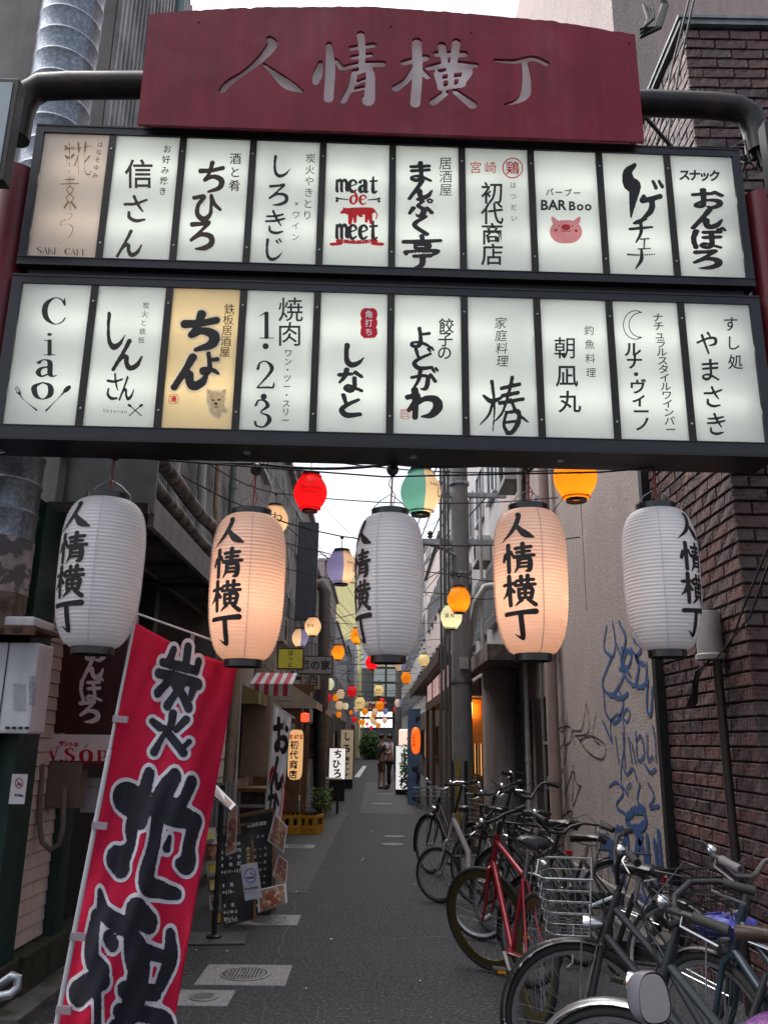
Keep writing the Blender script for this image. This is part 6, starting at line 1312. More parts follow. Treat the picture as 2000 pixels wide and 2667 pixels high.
BN = [
 (387, 1463, 104, 140, [[(39, 8, 6), (29, 28, 7)], [(16, 27, 6), (51, 33, 7), (86, 40, 6)], [(69, 4, 7), (64, 34, 7)], [(91, 26, 6), (86, 42, 5)], [(8, 44, 7), (48, 50, 7), (90, 61, 8)], [(34, 52, 6), (6, 74, 7)], [(64, 54, 7), (46, 72, 6), (26, 94, 7)], [(42, 62, 7), (58, 78, 7), (70, 96, 8)], [(80, 68, 7), (74, 82, 5)]]),
 (367, 1584, 88, 92, [[(8, 22, 7), (26, 36, 9)], [(58, 4, 9), (52, 34, 8), (32, 60, 6), (12, 94, 9)], [(36, 38, 7), (58, 64, 9), (84, 96, 9)], [(90, 18, 9), (66, 42, 7)], [(76, 90, 6), (98, 70, 6)]]),
 (333, 1798, 212, 284, [[(45, 6, 5), (38, 26, 6), (28, 44, 6), (26, 60, 4), (14, 72, 9)], [(14, 22, 5), (22, 24, 11), (34, 30, 10), (36, 40, 7)], [(12, 70, 9), (16, 76, 8)], [(71, 8, 6), (62, 18, 8), (56, 30, 10)], [(88, 12, 5), (78, 28, 5), (66, 34, 9), (92, 42, 6)], [(55, 34, 6), (50, 60, 5.5), (42, 88, 7), (58, 94, 6), (74, 97, 4)], [(92, 42, 6), (86, 60, 5.5), (84, 74, 7), (76, 74, 4)], [(66, 54, 2), (63, 62, 3.5)]]),
 (258, 2092, 230, 334, [[(32, 0, 2), (36, 14, 5), (52, 22, 6)], [(28, 16, 4), (24, 42, 6), (34, 52, 6)], [(40, 30, 4.5), (44, 34, 5)], [(66, 14, 9), (78, 20, 7)], [(60, 28, 5), (66, 40, 10), (68, 54, 9), (62, 76, 9)], [(70, 38, 5), (90, 42, 4)], [(98, 28, 4), (98, 44, 5.5), (88, 62, 4)], [(12, 66, 8), (24, 60, 7), (36, 58, 5)], [(28, 56, 4), (30, 76, 3), (30, 110, 4)], [(54, 64, 5), (84, 66, 5)], [(50, 78, 5), (90, 82, 5), (96, 92, 5), (88, 108, 5)], [(46, 90, 6), (84, 98, 5)], [(52, 104, 5), (70, 108, 5)]]),
]
m1, m2 = MB(), MB()
for k, (cx, cy, w_, h_, st) in enumerate(BN):
    ar = math.sqrt(w_*h_); gr = 7.5*100/ar
    place(m1, blobmesh(st, 1.15, 70, 'bw%d' % k, grow=gr, ragged=.25), cx, cy, w_, h_, fb(.004))
    place(m2, blobmesh(st, 1.15, 80, 'bk%d' % k, ragged=.55), cx, cy, w_, h_, fb(.0075))
m1.build('white_outline', mat('banner_white_print', (.78, .74, .80), .75), bn); m2.build('lettering', M_navy, bn)
M_pw = mat('white_pole_plastic', (.55, .55, .57), .4, 0, .05)
bp = lambda y, d=0: at(292-(y-1340)*.194, y, 4.53-d)
MB().tube([bp(1318), bp(1985)], .0085, 10).build('pole', M_pw, bn, smooth=True); MB().tube([bp(1620), bp(2400)], .0125, 10).build('pole_sleeve', M_pw, bn, smooth=True)
MB().tube([bp(1325), at(520, 1405, 4.85)], .006, 8).build('cross_bar', M_pw, bn)
M_clip = mat('translucent_clip', (.5, .42, .45), .4, trans=.4)
for y in (1552, 1782, 2022, 2180): 
    a = bp(y, .012); b = at(292-(y-1340)*.194+26, y+3, 4.53-.012); MB().beam(a-Vector((.014, 0, 0)), b, .034, .022, up=(0, 1, 0)).build('clip', M_clip, bn)
for x, y in ((296, 1335), (417, 1372), (500, 1400)): a = at(x, y-4, 4.6+(x-290)*.0011); MB().beam(a, a-Vector((0, 0, .055)), .02, .012).build('clip', M_clip, bn)
q = bp(2400); MB().lathe([(.16, 0), (.16, .06), (.05, .1), (.03, .16)], (q.x, q.y, 0), 24).build('water_base', M_clip, bn)
MB().tube([bp(2380), (q.x, q.y, .02)], .02, 8).build('base_socket', M_pw, bn)
# white banner
M_wc = mat('white_banner_cloth', (.85, .84, .87), .8, 0, .03, trans=.3)
wb_ = thing('white_banner', 'smaller white banner with black brush strokes and red swirl behind the red one', 'banner', (at(580, 1900, 9.4).x, 9.4, 0))
def wpt(u, v): y = 1524+u*26+(1785-1524-u*20)*v; x = 592-(y-1524)*.075+u*(40-6*v); return at(x, y, 9.4+.05*math.sin(u*9+v*3)+.15*u)
def fw(d): return lambda x, y: at(x, y, 9.4+.05*math.sin(((x-592+(y-1524)*.075)/38)*9+((y-1524)/255)*3)+.15*(x-592+(y-1524)*.075)/38-d)
MB().grid(wpt, 20, 40).build('cloth', M_wc, wb_, smooth=True)
m = MB()
for (ch, x, y, s_, h_) in (('お', 607, 1590, 34, 76), ('ん', 598, 1672, 30, 70), ('か', 590, 1735, 26, 66)): place(m, G(B[ch], 1.8, 50, key=ch+'wb', auto=False), x, y, s_, h_, fw(.02))
m.build('lettering', M_navy, wb_)
m = MB(); place(m, blobmesh([[(30, 10, 5), (16, 22, 7), (8, 34, 5)], [(84, 20, 3), (92, 50, 3), (80, 90, 3)], [(70, 26, 2.5), (80, 54, 2.5), (66, 88, 2.5)], [(10, 92, 7), (22, 98, 6)]], 1, 60, 'swirl'), 598, 1712, 40, 130, fw(.012)); m.build('red_swirl', M_red_ink, wb_)
MB().tube([at(592, 1518, 9.38), at(571, 1800, 9.38), Vector((at(569, 1850, 9.38).x, 9.38, 0))], .012, 8).build('pole', M_pw, wb_); MB().tube([at(590, 1521, 9.38), at(637, 1552, 9.55)], .007, 6).build('cross_bar', M_pw, wb_)

# ------------------------------------------------------------------ MENU BOARDS
def slab(name, c, m, parent, th=.012):
    P = [at(*q) for q in c]; n = (P[1]-P[0]).cross(P[3]-P[0]).normalized(); n = n if n.y > 0 else -n; P2 = [p+n*th for p in P]
    return MB().add(P+P2, [(0, 1, 2, 3), (7, 6, 5, 4)]+[(i, (i+1) % 4, (i+1) % 4+4, i+4) for i in range(4)]).build(name, m, parent)
def planefn(c, d=.004):
    P = [at(*q) for q in c]; n = (P[1]-P[0]).cross(P[3]-P[0]).normalized(); n = -n if n.y > 0 else n; o = P[0]+n*d-CAMLOC
    return lambda x, y: CAMLOC+ray(x, y)*(o.dot(n)/ray(x, y).dot(n))
M_blk = mat('blackboard', (.01, .01, .012), .6, 0, .3, 6, col2=(.04, .042, .045), mixs=3); M_chalk = mat('chalk_white', (.8, .84, .84), .9); M_chy = mat('chalk_yellow', (.55, .5, .18), .9)
M_meat = mat('food_photo_print', (.17, .05, .035), .35, 0, .4, 22, col2=(.32, .17, .09), mixs=14, mixt=(.48, .55), speck=30, speckcol=(.4, .3, .2)); M_meat2 = mat('food_photo_print_b', (.22, .14, .09), .35, 0, .4, 26, col2=(.20, .05, .04), mixs=10, mixt=(.48, .55), speck=26, speckcol=(.45, .35, .2))
M_lam = mat('laminate_white', (.5, .5, .53), .3)
ab = thing('menu_board', 'tall timber framed blackboard menu standing behind the lower one on the left', 'menu board', (at(550, 1980, 8).x, 8.1, 0))
c = [(518, 1762, 8.25), (590, 1750, 8.25), (586, 1975, 8.0), (540, 1990, 8.0)]; slab('board', c, M_blk, ab, .02)
for a, b in (((514, 1764, 8.22), (538, 1996, 7.97)), ((592, 1752, 8.25), (592, 1972, 7.95)), ((512, 1765, 8.22), (592, 1748, 8.22))): MB().beam(at(*a), at(*b), .028, .03, up=(0, 1, 0)).build('frame_rail', CL['brown'], ab)
MB().beam(at(590, 1940, 8.3), at(594, 1975, 8.4), .03, .03).build('leg', CL['brown'], ab)
f_ = planefn(c, .006); m = MB(); RB(m, '鉄板居酒屋', 538, 1784, 572, 1778, 9, f_, .0); RB(m, 'おすすめ', 536, 1812, 568, 1806, 7, f_, -.01)
for i in range(9): RB(m, random.choice(('焼鳥盛合', '地鶏炭火', '本日一品', '生ビール', '枝豆二百')), 540+i, 1838+i*15, 574-i*.6, 1832+i*15, 6.5, f_, -.015)
put(m.build('chalk_writing', M_chalk, ab), kind='stuff')
for k, (c, mm, lab) in enumerate((([(594, 1758, 7.9), (622, 1786, 7.9), (613, 1843, 7.85), (578, 1816, 7.85)], M_meat, 'upper'), ([(602, 1846, 7.9), (623, 1862, 7.9), (618, 1914, 7.85), (588, 1892, 7.85)], M_meat, 'middle'), ([(556, 1922, 7.8), (618, 1908, 7.8), (621, 1950, 7.7), (558, 1972, 7.7)], M_meat2, 'lowest'))):
    t = thing('food_photo', 'laminated grilled meat photo fixed to the menu board, '+lab+' of three', 'poster', at(*c[0])); slab('laminate', c, M_lam, t, .004)
    cx, cy = sum(q[0] for q in c)/4, sum(q[1] for q in c)/4; slab('print', [(cx+(q[0]-cx)*.86, cy+(q[1]-cy)*.9, q[2]-.006) for q in c], mm, t, .002)
lb2 = thing('low_menu_board', 'lower blackboard covered in white chalk lines with yellow side writing', 'menu board', (at(500, 2000, 7.6).x, 7.7, 0))
c = [(468, 1808, 7.8), (548, 1800, 7.8), (548, 1985, 7.55), (484, 2002, 7.55)]; slab('board', c, M_blk, lb2, .02); f_ = planefn(c, .006)
for a, b in (((545, 1815, 7.76), (552, 1990, 7.5)), ((464, 1790, 7.8), (545, 1780, 7.8))): MB().beam(at(*a), at(*b), .02, .02, up=(0, 1, 0)).build('frame_rail', CL['brown'], lb2)
m = MB()
for i, s_ in enumerate(('←本日の', '生二百円', 'ランチ', '5名様', '←(11-15)', '', '5名様', '←(15-18)', '', '5名様', '←(18-22)', 'おいしい店')): RB(m, s_, 478+i*.9, 1826+i*14.5, 516+i*.5, 1822+i*14.5, 9, f_, .02)
RB(m, 'いらっしゃいませ', 490, 1992, 540, 1980, 7.5, f_, .015); put(m.build('chalk_writing', M_chalk, lb2), kind='stuff')
m = MB(); RB(m, '飲み放題コースあります各種', 537, 1835, 541, 1960, 9.5, f_, .03); m.build('yellow_writing', M_chy, lb2)
t = thing('smoking_area_poster', 'white poster with blue ring and smoking cigarette taped over the menu boards', 'poster', at(543, 1905, 7.5)); c = [(519, 1869, 7.48), (556, 1862, 7.48), (567, 1939, 7.45), (530, 1946, 7.45)]
slab('paper', c, mat('poster_paper', (.50, .52, .60), .5), t, .003); f_ = planefn(c, .003)
m = MB(); place(m, blobmesh([[(50+44*math.cos(k*.449), 50+44*math.sin(k*.449), 3.4) for k in range(15)]], 1, 60, 'ring2'), 541, 1892, 28, 34, f_); m.build('blue_ring', mat('blue_print', (.06, .13, .42), .6), t)
m = MB(); place(m, blobmesh([[(22, 66, 5), (80, 60, 5)], [(80, 50, 3), (72, 38, 3), (56, 34, 3), (50, 20, 2)]], 1, 60, 'cig'), 541, 1892, 26, 32, planefn(c, .005)); RB(m, '店内喫煙可能店', 530, 1921, 556, 1917, 4.6, f_, .02); m.build('lettering', M_ink, t)
m = MB(); place(m, blobmesh([[(0, 50, 3), (100, 44, 3)]], 1, 44, 'rl'), 545, 1928, 28, 10, f_); m.build('red_line', M_red_ink, t)
# second colourful leaflets at left of boards
t = thing('leaflet_strip', 'column of small food leaflets hanging at the left edge of the menu boards', 'poster', at(455, 1900, 7.7)); 
for i in range(6): 
    y = 1790+i*36; x = 440+i*3; slab('leaflet', [(x, y, 7.75), (x+26, y-3, 7.75), (x+27, y+29, 7.7), (x+2, y+32, 7.7)], M_meat2 if i % 2 else M_lam, t, .003)
    slab('leaflet_print', [(x+4, y+4, 7.735), (x+22, y+2, 7.735), (x+23, y+22, 7.69), (x+6, y+25, 7.69)], (M_chy, M_meat, mat('yellow_leaflet', (.5, .4, .1), .5))[i % 3], t, .002)
# stand with slanted menu
ms = thing('menu_stand', 'black pole menu stand with slanted acrylic menu and square base', 'menu stand', (at(460, 2032, 7.3).x, 7.4, 0))
q = atz(462, 2030); MB().cyl((q.x, q.y, .015), (q.x, q.y, 1.15), .02, n=12).build('pole', M_black, ms); MB().lathe([(.06, .0), (.06, .03), (.03, .04)], (q.x, q.y, 0), 20).build('foot_collar', M_black, ms)
MB().box((q.x-.25, q.y-.2, 0), (q.x+.25, q.y+.2, .016), .1).build('base_plate', mat('slate_base', (.05, .055, .06), .5, 0, .2, 8), ms, bevel=.006)
slab('menu_panel', [(462, 1690, q.y-.1), (510, 1738, q.y-.35), (498, 1750, q.y-.45), (452, 1708, q.y-.2)], M_lam, ms, .02); slab('menu_print', [(466, 1698, q.y-.13), (502, 1735, q.y-.36), (494, 1743, q.y-.42), (458, 1707, q.y-.2)], M_meat2, ms, -.0)
t = thing('hanging_photo', 'narrow food photo hanging from the menu stand', 'poster', at(500, 1800, 7.3)); slab('print', [(497, 1745, 7.3), (512, 1742, 7.3), (508, 1835, 7.25), (490, 1845, 7.25)], M_meat, t, .004); slab('laminate', [(495, 1742, 7.305), (514, 1739, 7.305), (510, 1840, 7.255), (488, 1850, 7.255)], M_lam, t, .004)
t = thing('white_curtain', 'grey white hanging sheets behind the menu stand', 'curtain', (at(470, 1800, 8.3).x, 8.6, .6)); 
for k in range(6): MB().cyl(at(462+k*9, 1690, 8.6), at(456+k*9, 1800, 8.6), .02, n=8).build('fold', mat('grey_sheet', (.28, .28, .28), .8), t)
# beer crates
M_crate = mat('yellow_crate_plastic', (.50, .27, .012), .5, 0, .08, 6)
q = atz(648, 1800)
for k, dx in enumerate((-.17, .17)):
    t = thing('beer_crate', 'yellow beer crate with bottles at foot of brown porch, '+('left' if k == 0 else 'right')+' one', 'crate', (q.x+dx, q.y, 0), rz=.18 if k == 0 else -.25); t['local'] = 1
    w2, d2, h2 = .165, .2, .30; m = MB()
    for s_ in (-1, 1):
        m.box((-w2, s_*d2-.01, 0), (w2, s_*d2+.01, .14)); m.box((-w2, s_*d2-.01, .25), (w2, s_*d2+.01, h2))
        for x in (-w2, -.03, w2-.06): m.box((x, s_*d2-.009, .14), (x+.06, s_*d2+.009, .25))
        m.box((s_*w2-.01, -d2, 0), (s_*w2+.01, d2, .14)); m.box((s_*w2-.01, -d2, .25), (s_*w2+.01, d2, h2)); m.box((s_*w2-.009, -d2, .14), (s_*w2+.009, -d2+.06, .25)); m.box((s_*w2-.009, d2-.06, .14), (s_*w2+.009, d2, .25))
    m.box((-w2, -d2, 0), (w2, d2, .015)); m.build('crate_body', M_crate, t)
    m = MB(); RB(m, 'ビール', -.08, -.075, .08, -.075, .06, lambda a, b: (a, -d2-.012, -b), .04); m.build('lettering', M_red_ink, t)
    bt = MB().lathe([(.028, .02), (.03, .19), (.013, .26), (.013, .32), (.015, .325), (.015, .335), (.004, .336)], (0, 0, 0), 10).mesh('bottle', True); bt.materials.append(mat('brown_bottle_glass', (.03, .015, .008), .15, spec=.7))
    for i in range(4):
        for j in range(4):
            o = bpy.data.objects.new('bottle', bt); COL.objects.link(o); o.parent = t; o.location = (-.12+i*.08, -.15+j*.1, 0)

# ------------------------------------------------------------------ BICYCLES
M_tyre = mat('bicycle_tyre', (.018, .018, .018), .8, 0, .2); M_rim = mat('aluminium_rim', (.45, .46, .48), .3, .9, .08); M_spoke = mat('spoke_wire', (.35, .36, .38), .3, .9, .05)
M_gold = mat('olive_gold_rim', (.085, .066, .022), .35, .5, .1); M_sad = mat('black_saddle', (.02, .02, .022), .35, 0, .15, spec=.5); M_sadb = mat('brown_saddle', (.045, .028, .024), .4, 0, .2); M_amb = mat('amber_reflector', (.75, .28, .01), .25, spec=.7); M_redr = mat('red_reflector', (.55, .01, .01), .25, spec=.7)
def wheel(c, r, par, rim, name, M=None, deep=False):
    C_ = Vector(c); cv = (lambda v: M @ Vector(v)) if M else (lambda v: v)
    def xf(mb): mb.v = [tuple(cv(v)) for v in mb.v]; return mb
    tor = lambda R, rr, n=44, k=8: MB().add([(C_.x+(R+rr*math.cos(b))*math.cos(a), C_.y+rr*math.sin(b), C_.z+(R+rr*math.cos(b))*math.sin(a)) for a in [2*math.pi*i/n for i in range(n)] for b in [2*math.pi*j/k for j in range(k)]],
        [(i*k+j, i*k+(j+1) % k, ((i+1) % n)*k+(j+1) % k, ((i+1) % n)*k+j) for i in range(n) for j in range(k)])
    w_ = xf(tor(r-.018, .017)).build(name, M_tyre, par, smooth=True)
    d = .045 if deep else .018; n = 44; m = MB(); vs = []
    for i in range(n):
        a = 2*math.pi*i/n
        for rr, y in ((r-.032, -.011), (r-.032, .011), (r-.032-d, .006), (r-.032-d, -.006)): vs.append((C_.x+rr*math.cos(a), C_.y+y, C_.z+rr*math.sin(a)))
    m.add(vs, [(i*4+j, i*4+(j+1) % 4, ((i+1) % n)*4+(j+1) % 4, ((i+1) % n)*4+j) for i in range(n) for j in range(4)]); xf(m).build('rim', rim, w_)
    m = MB()
    for i in range(28):
        a = 2*math.pi*i/28; b = a+(.9 if i % 2 else -.9); y = .025 if i % 4 < 2 else -.025
        m.cyl((C_.x+.02*math.cos(b), C_.y+y, C_.z+.02*math.sin(b)), (C_.x+(r-.035)*math.cos(a), C_.y, C_.z+(r-.035)*math.sin(a)), .0013, n=4)
    m = xf(m); put(m.build('spokes', M_spoke, w_), kind='stuff')
    xf(MB().cyl(C_-Vector((0, .05, 0)), C_+Vector((0, .05, 0)), .018, n=12)).build('hub', M_chrome, w_)
    return w_
def wire_basket(M, x0, z0, par, m_, L=.24, W=.36, H=.24, solid=False):
    mb = MB(); tp = 1.0; bt = .78
    def ringp(f, z, k=1): a, b = L*f, W*f; c = x0+L/2; return [(c-a/2, -b/2, z), (c+a/2-.04, -b/2, z), (c+a/2, -b/2+.05, z), (c+a/2, b/2-.05, z), (c+a/2-.04, b/2, z), (c-a/2, b/2, z), (c-a/2, -b/2, z)]
    for i in range(6): t = i/5; mb.tube(ringp(bt+(tp-bt)*t, z0+H*t), .0055 if i == 5 else .0028 if i not in (0, 3) else .004, 5)
    A, B2 = ringp(bt, z0), ringp(tp, z0+H)
    def along(P, t): 
        n = (len(P)-1)*t; i = min(int(n), len(P)-2); return Vector(P[i]).lerp(Vector(P[i+1]), n-i)
    for k in range(30): t = k/30; mb.cyl(along(A, t), along(B2, t), .0016, n=4)
    for k in range(7): y = -W*bt/2+W*bt*k/6; mb.cyl((x0+L/2-L*bt/2, y, z0), (x0+L/2+L*bt/2, y, z0), .0018, n=4)
    mb.v = [tuple(M @ Vector(v)) for v in mb.v]; return put(mb.build('basket', m_, par))
def bicycle(label, pos, heading, steer=0, lean=4, kind='mama', frame=(.02, .02, .022), r=.33, bars='mama', basket=None, saddle=None, rim=None, grip=M_dark, fender=None, deep=False, barz=0.0, sadz=0.0, carrier=True, fname='black', bm=None):
    t = thing('bicycle', label, 'bicycle', pos, group='bicycles parked along the right side of the alley', rz=rad(heading)); t['local'] = 1; t.rotation_euler = (rad(lean), 0, rad(heading))
    wb = 1.08 if r > .3 else .95; rim = rim or M_rim; saddle = saddle or M_sad; k = r/.33
    mf = mat('frame_paint_'+fname, frame, .3, .1, .06, 10, coat=.2, spec=.45)
    Ra, Fa = Vector((0, 0, r)), Vector((wb, 0, r)); Hb, Ht = Vector((wb-.12, 0, 2*r+.02+(0 if r > .3 else .06))), Vector((wb-.19, 0, 2*r+.20+(0 if r > .3 else .1))); BB = Vector((.43, 0, .28)); St = Vector((.27, 0, .66 if kind != 'road' else .76))
    ax = (Ht-Hb).normalized(); MS = Matrix.Translation(Hb) @ Matrix.Rotation(rad(steer), 4, ax) @ Matrix.Translation(-Hb)
    fr = MB().cyl(Hb-ax*.02, Ht+ax*.02, .019, n=12)
    if kind == 'road': fr.cyl(St-Vector((0, 0, .03)), Ht-ax*.03, .016).cyl(BB, Hb+ax*.02, .019)
    elif kind == 'mini': fr.tube([Ht-ax*.04, (wb-.4, 0, .5), (.55, 0, .36), BB+Vector((.05, 0, .02))], .028, 12)
    else: fr.tube([Ht-ax*.05, (wb-.42, 0, .60), (.52, 0, .40), BB+Vector((0, 0, .06))], .016, 10).tube([Hb+ax*.02, (wb-.42, 0, .44), (.56, 0, .31), BB], .018, 10)
    fr.cyl(BB, St, .016).cyl(BB-Vector((0, .035, 0)), BB+Vector((0, .035, 0)), .022)
    for s_ in (-1, 1): fr.cyl(BB+Vector((0, .03*s_, 0)), Ra+Vector((0, .055*s_, 0)), .009, n=8).cyl(St+Vector((0, .012*s_, -.04)), Ra+Vector((0, .055*s_, 0)), .008, n=8)
    fr.build('frame', mf, t, smooth=True)
    wheel(Ra, r, t, rim, 'rear_wheel', deep=deep); wheel(Fa, r, t, rim, 'front_wheel', MS, deep=deep)
    def S_(mb, nm, m_, sm=True, par=t): mb.v = [tuple(MS @ Vector(v)) for v in mb.v]; return mb.build(nm, m_, par, smooth=sm)
    fk = MB(); cr = Hb-ax*.025; fk.tube([cr+Vector((0, -.05, 0)), cr+Vector((0, 0, .012)), cr+Vector((0, .05, 0))], .014, 8)
    for s_ in (-1, 1): fk.tube([cr+Vector((0, .05*s_, 0)), cr.lerp(Fa, .6)+Vector((-.015, .052*s_, 0)), Fa+Vector((0, .052*s_, 0))], [.013, .012, .008], 8)
    S_(fk, 'fork', mf if kind == 'road' or kind == 'mini' else M_chrome if fname == 'silver' else mf)
    top = Ht+ax*(.12+barz); S_(MB().cyl(Ht, top, .013), 'stem', bm or (M_chrome if bars == 'mama' else M_black))
    if bars == 'mama': hp = lambda s_: [top, top+Vector((.03, .06*s_, .0)), top+Vector((.04, .13*s_, .05)), top+Vector((.0, .21*s_, .085)), top+Vector((-.08, .26*s_, .085)), top+Vector((-.2, .28*s_, .06))]
    elif bars == 'flat': hp = lambda s_: [top+Vector((.05, 0, 0)), top+Vector((.05, .05*s_, 0)), top+Vector((.045, .12*s_, .01)), top+Vector((.03, .17*s_, .012)), top+Vector((.02, .2*s_, .014)), top+Vector((0, .31*s_, .02))]
    else: hp = lambda s_: [top, top+Vector((.02, .08*s_, .01)), top+Vector((.02, .13*s_, .09)), top+Vector((0, .17*s_, .15)), top+Vector((-.03, .19*s_, .16)), top+Vector((-.06, .30*s_, .15))]
    S_(MB().tube([*reversed(hp(-1)), *hp(1)], .011, 10), 'handlebar', bm or (M_chrome if bars == 'mama' else M_black))
    for s_ in (-1, 1):
        P = hp(s_); a, b = P[-1], P[-2]; g0 = a.lerp(b, .85); S_(MB().tube([a, a.lerp(g0, .5), g0], [.017, .0155, .018], 12), 'grip', grip)
        d = (g0-a).normalized(); S_(MB().tube([g0+d*.03, g0+d*.01+Vector((.03, 0, -.03)), a+Vector((.035, 0, -.045))], .0045, 6), 'brake_lever', M_chrome)
        S_(MB().tube([g0+d*.02, g0+d*.02+Vector((.1, -.02*s_, .06)), top+Vector((.12, .02*s_, .02)), Ht+Vector((.05, .01*s_, -.05)), Fa.lerp(Hb, .7)+Vector((.02, 0, 0))], .0028, 5), 'brake_cable', M_wire)
    S_(MB().ball(hp(1)[3]+Vector((.0, 0, .02)), .022, 10), 'bell', M_chrome)
    sp = St+(St-BB).normalized()*(.10+sadz); MB().cyl(St-Vector((0, 0, .05)), sp, .013).build('seat_post', M_chrome, t)
    m = MB(); prof = [(-.15, .008, .0), (-.13, .085, .018), (-.08, .10, .022), (-.02, .085, .016), (.04, .045, .01), (.10, .028, .006), (.15, .018, .0), (.155, .004, -.006)]; n = 12; vs = []
    for (x, hw, dz) in prof:
        for j in range(n): a = 2*math.pi*j/n; vs.append((sp.x+x, hw*math.cos(a), sp.z+.035+dz+(.028 if math.sin(a) > 0 else .03*(1.2 if abs(math.cos(a)) > .5 else .6))*math.sin(a)))
    m.add(vs, [(i*n+j, i*n+(j+1) % n, (i+1)*n+(j+1) % n, (i+1)*n+j) for i in range(len(prof)-1) for j in range(n)]+[tuple(range(n-1, -1, -1)), tuple((len(prof)-1)*n+j for j in range(n))]); sa = m.build('saddle', saddle, t, smooth=True)
    m = MB()
    for s_ in (-1, 1): m.tube([sp+Vector((-.1, .04*s_, .01)), sp+Vector((-.02, .02*s_, -.015)), sp+Vector((.1, .01*s_, .01))], .004, 5)
    if kind == 'mama':
        for s_ in (-1, 1):
            for z_ in range(5): m.tube([sp+Vector((-.09+.012*math.cos(q_), .04*s_+.012*math.sin(q_), -.03+z_*.008)) for q_ in (0, 1.57, 3.14, 4.71, 6.28)], .002, 4)
    m.build('saddle_rails', M_chrome, sa)
    m = MB().lathe([(.085*k, -.003), (.085*k, .003)], BB+Vector((0, -.045, 0)), 30, 'Y').build('chainring', M_rim if kind != 'mama' else M_black, t)
    ca = rad(25)
    for s_ in (-1, 1):
        e = BB+Vector((.165*math.cos(ca)*s_, .06*s_*-1, .165*math.sin(ca)*s_)); MB().beam(BB+Vector((0, -.055*s_, 0)), e, .02, .01).build('crank_arm', M_rim, t)
        p_ = MB().box((e.x-.04, min(e.y-.02*s_, e.y-.1*s_), e.z-.012), (e.x+.04, max(e.y-.02*s_, e.y-.1*s_), e.z+.012)).build('pedal', M_dark, t)
        y0, y1 = sorted((e.y-.035*s_, e.y-.085*s_)); MB().box((e.x-.043, y0, e.z-.008), (e.x+.043, y1, e.z+.008)).build('pedal_reflector', M_amb, p_)
    ch = MB(); 
    if kind == 'mama': ch.obox(BB+Vector((.1, -.06, .0)), (0, .02, 0), (-.56, 0, (r-.28)-.0), (0, 0, .10)); ch.build('chain_guard', M_black, t, bevel=.008)
    else: ch.tube([BB+Vector((0, -.045, .08)), Ra+Vector((0, -.045, .035)), Ra+Vector((-.035, -.045, 0)), Ra+Vector((0, -.045, -.035)), BB+Vector((0, -.045, -.08))], .004, 4).build('chain', M_dark, t)
    fm = fender
    if fm:
        def fend(c, a0, a1, M=None):
            m = MB(); vs = []; n = 18
            for i in range(n+1):
                a = rad(a0+(a1-a0)*i/n)
                for y, dr in ((-.028, -.008), (-.016, .004), (.016, .004), (.028, -.008)): v = Vector((c.x+(r+.018+dr)*math.cos(a), y, c.z+(r+.018+dr)*math.sin(a))); vs.append(M @ v if M else v)
            m.add(vs, [(i*4+j, i*4+j+1, (i+1)*4+j+1, (i+1)*4+j) for i in range(n) for j in range(3)])
            o = m.build('fender', fm, t, smooth=True)
            st = MB(); 
            for s_ in (-1, 1): 
                a = rad(a0 if a0 > a1 else a1); q0 = Vector((c.x, .05*s_, c.z)); q1 = Vector((c.x+(r+.01)*math.cos(a*.96), .03*s_, c.z+(r+.01)*math.sin(a*.96))); 
                if M: q0, q1 = M @ q0, M @ q1
                st.cyl(q0, q1, .003, n=5)
            st.build('fender_stay', M_chrome, o)
        fend(Ra, 60, 200); fend(Fa, 110, -20, MS)
    if carrier and kind == 'mama':
        m = MB(); zc = 2*r+.06
        for y in (-.06, 0, .06): m.cyl((.12, y, zc), (-.26, y, zc), .005, n=6)
        for x in (.1, -.1, -.26): m.cyl((x, -.06, zc), (x, .06, zc), .005, n=6)
        for s_ in (-1, 1): m.cyl((-.15, .06*s_, zc), Ra+Vector((0, .06*s_, 0)), .005, n=6)
        o = m.build('carrier', M_galv if fname in ('silver', 'white', 'cream') else M_black, t); MB().box((-.40+.02, -.03, r*1.6), (-.37+.02, .03, r*1.6+.05)).build('rear_reflector', M_redr, t)
    MB().tube([Ra+Vector((.02, .07, 0)), Ra+Vector((-.02, .14, -r+.03)), Ra+Vector((-.0, .17, -r+.0))], .008, 6).build('kickstand', M_rim, t)
    if basket:
        wire_basket(MS, Ht.x+.10, 2*r+.07+(0 if r > .3 else .1), t, basket); S_(MB().tube([Ht+Vector((.0, 0, .0)), Ht+Vector((.12, 0, -.05))], .008, 6).tube([Vector((Ht.x+.16, .05, 2*r+.07)), Fa+Vector((0, .055, 0))], .004, 5).tube([Vector((Ht.x+.16, -.05, 2*r+.07)), Fa+Vector((0, -.055, 0))], .004, 5), 'basket_stay', M_galv)
    if kind == 'mama': S_(MB().lathe([(.012, -.05), (.028, -.02), (.032, .03), (.028, .035)], Hb+Vector((.05, .0, .06)), 16, 'X'), 'head_lamp', M_chrome)
    return t
def gp(x, y): q = atz(x, y); return (q.x, q.y, 0)
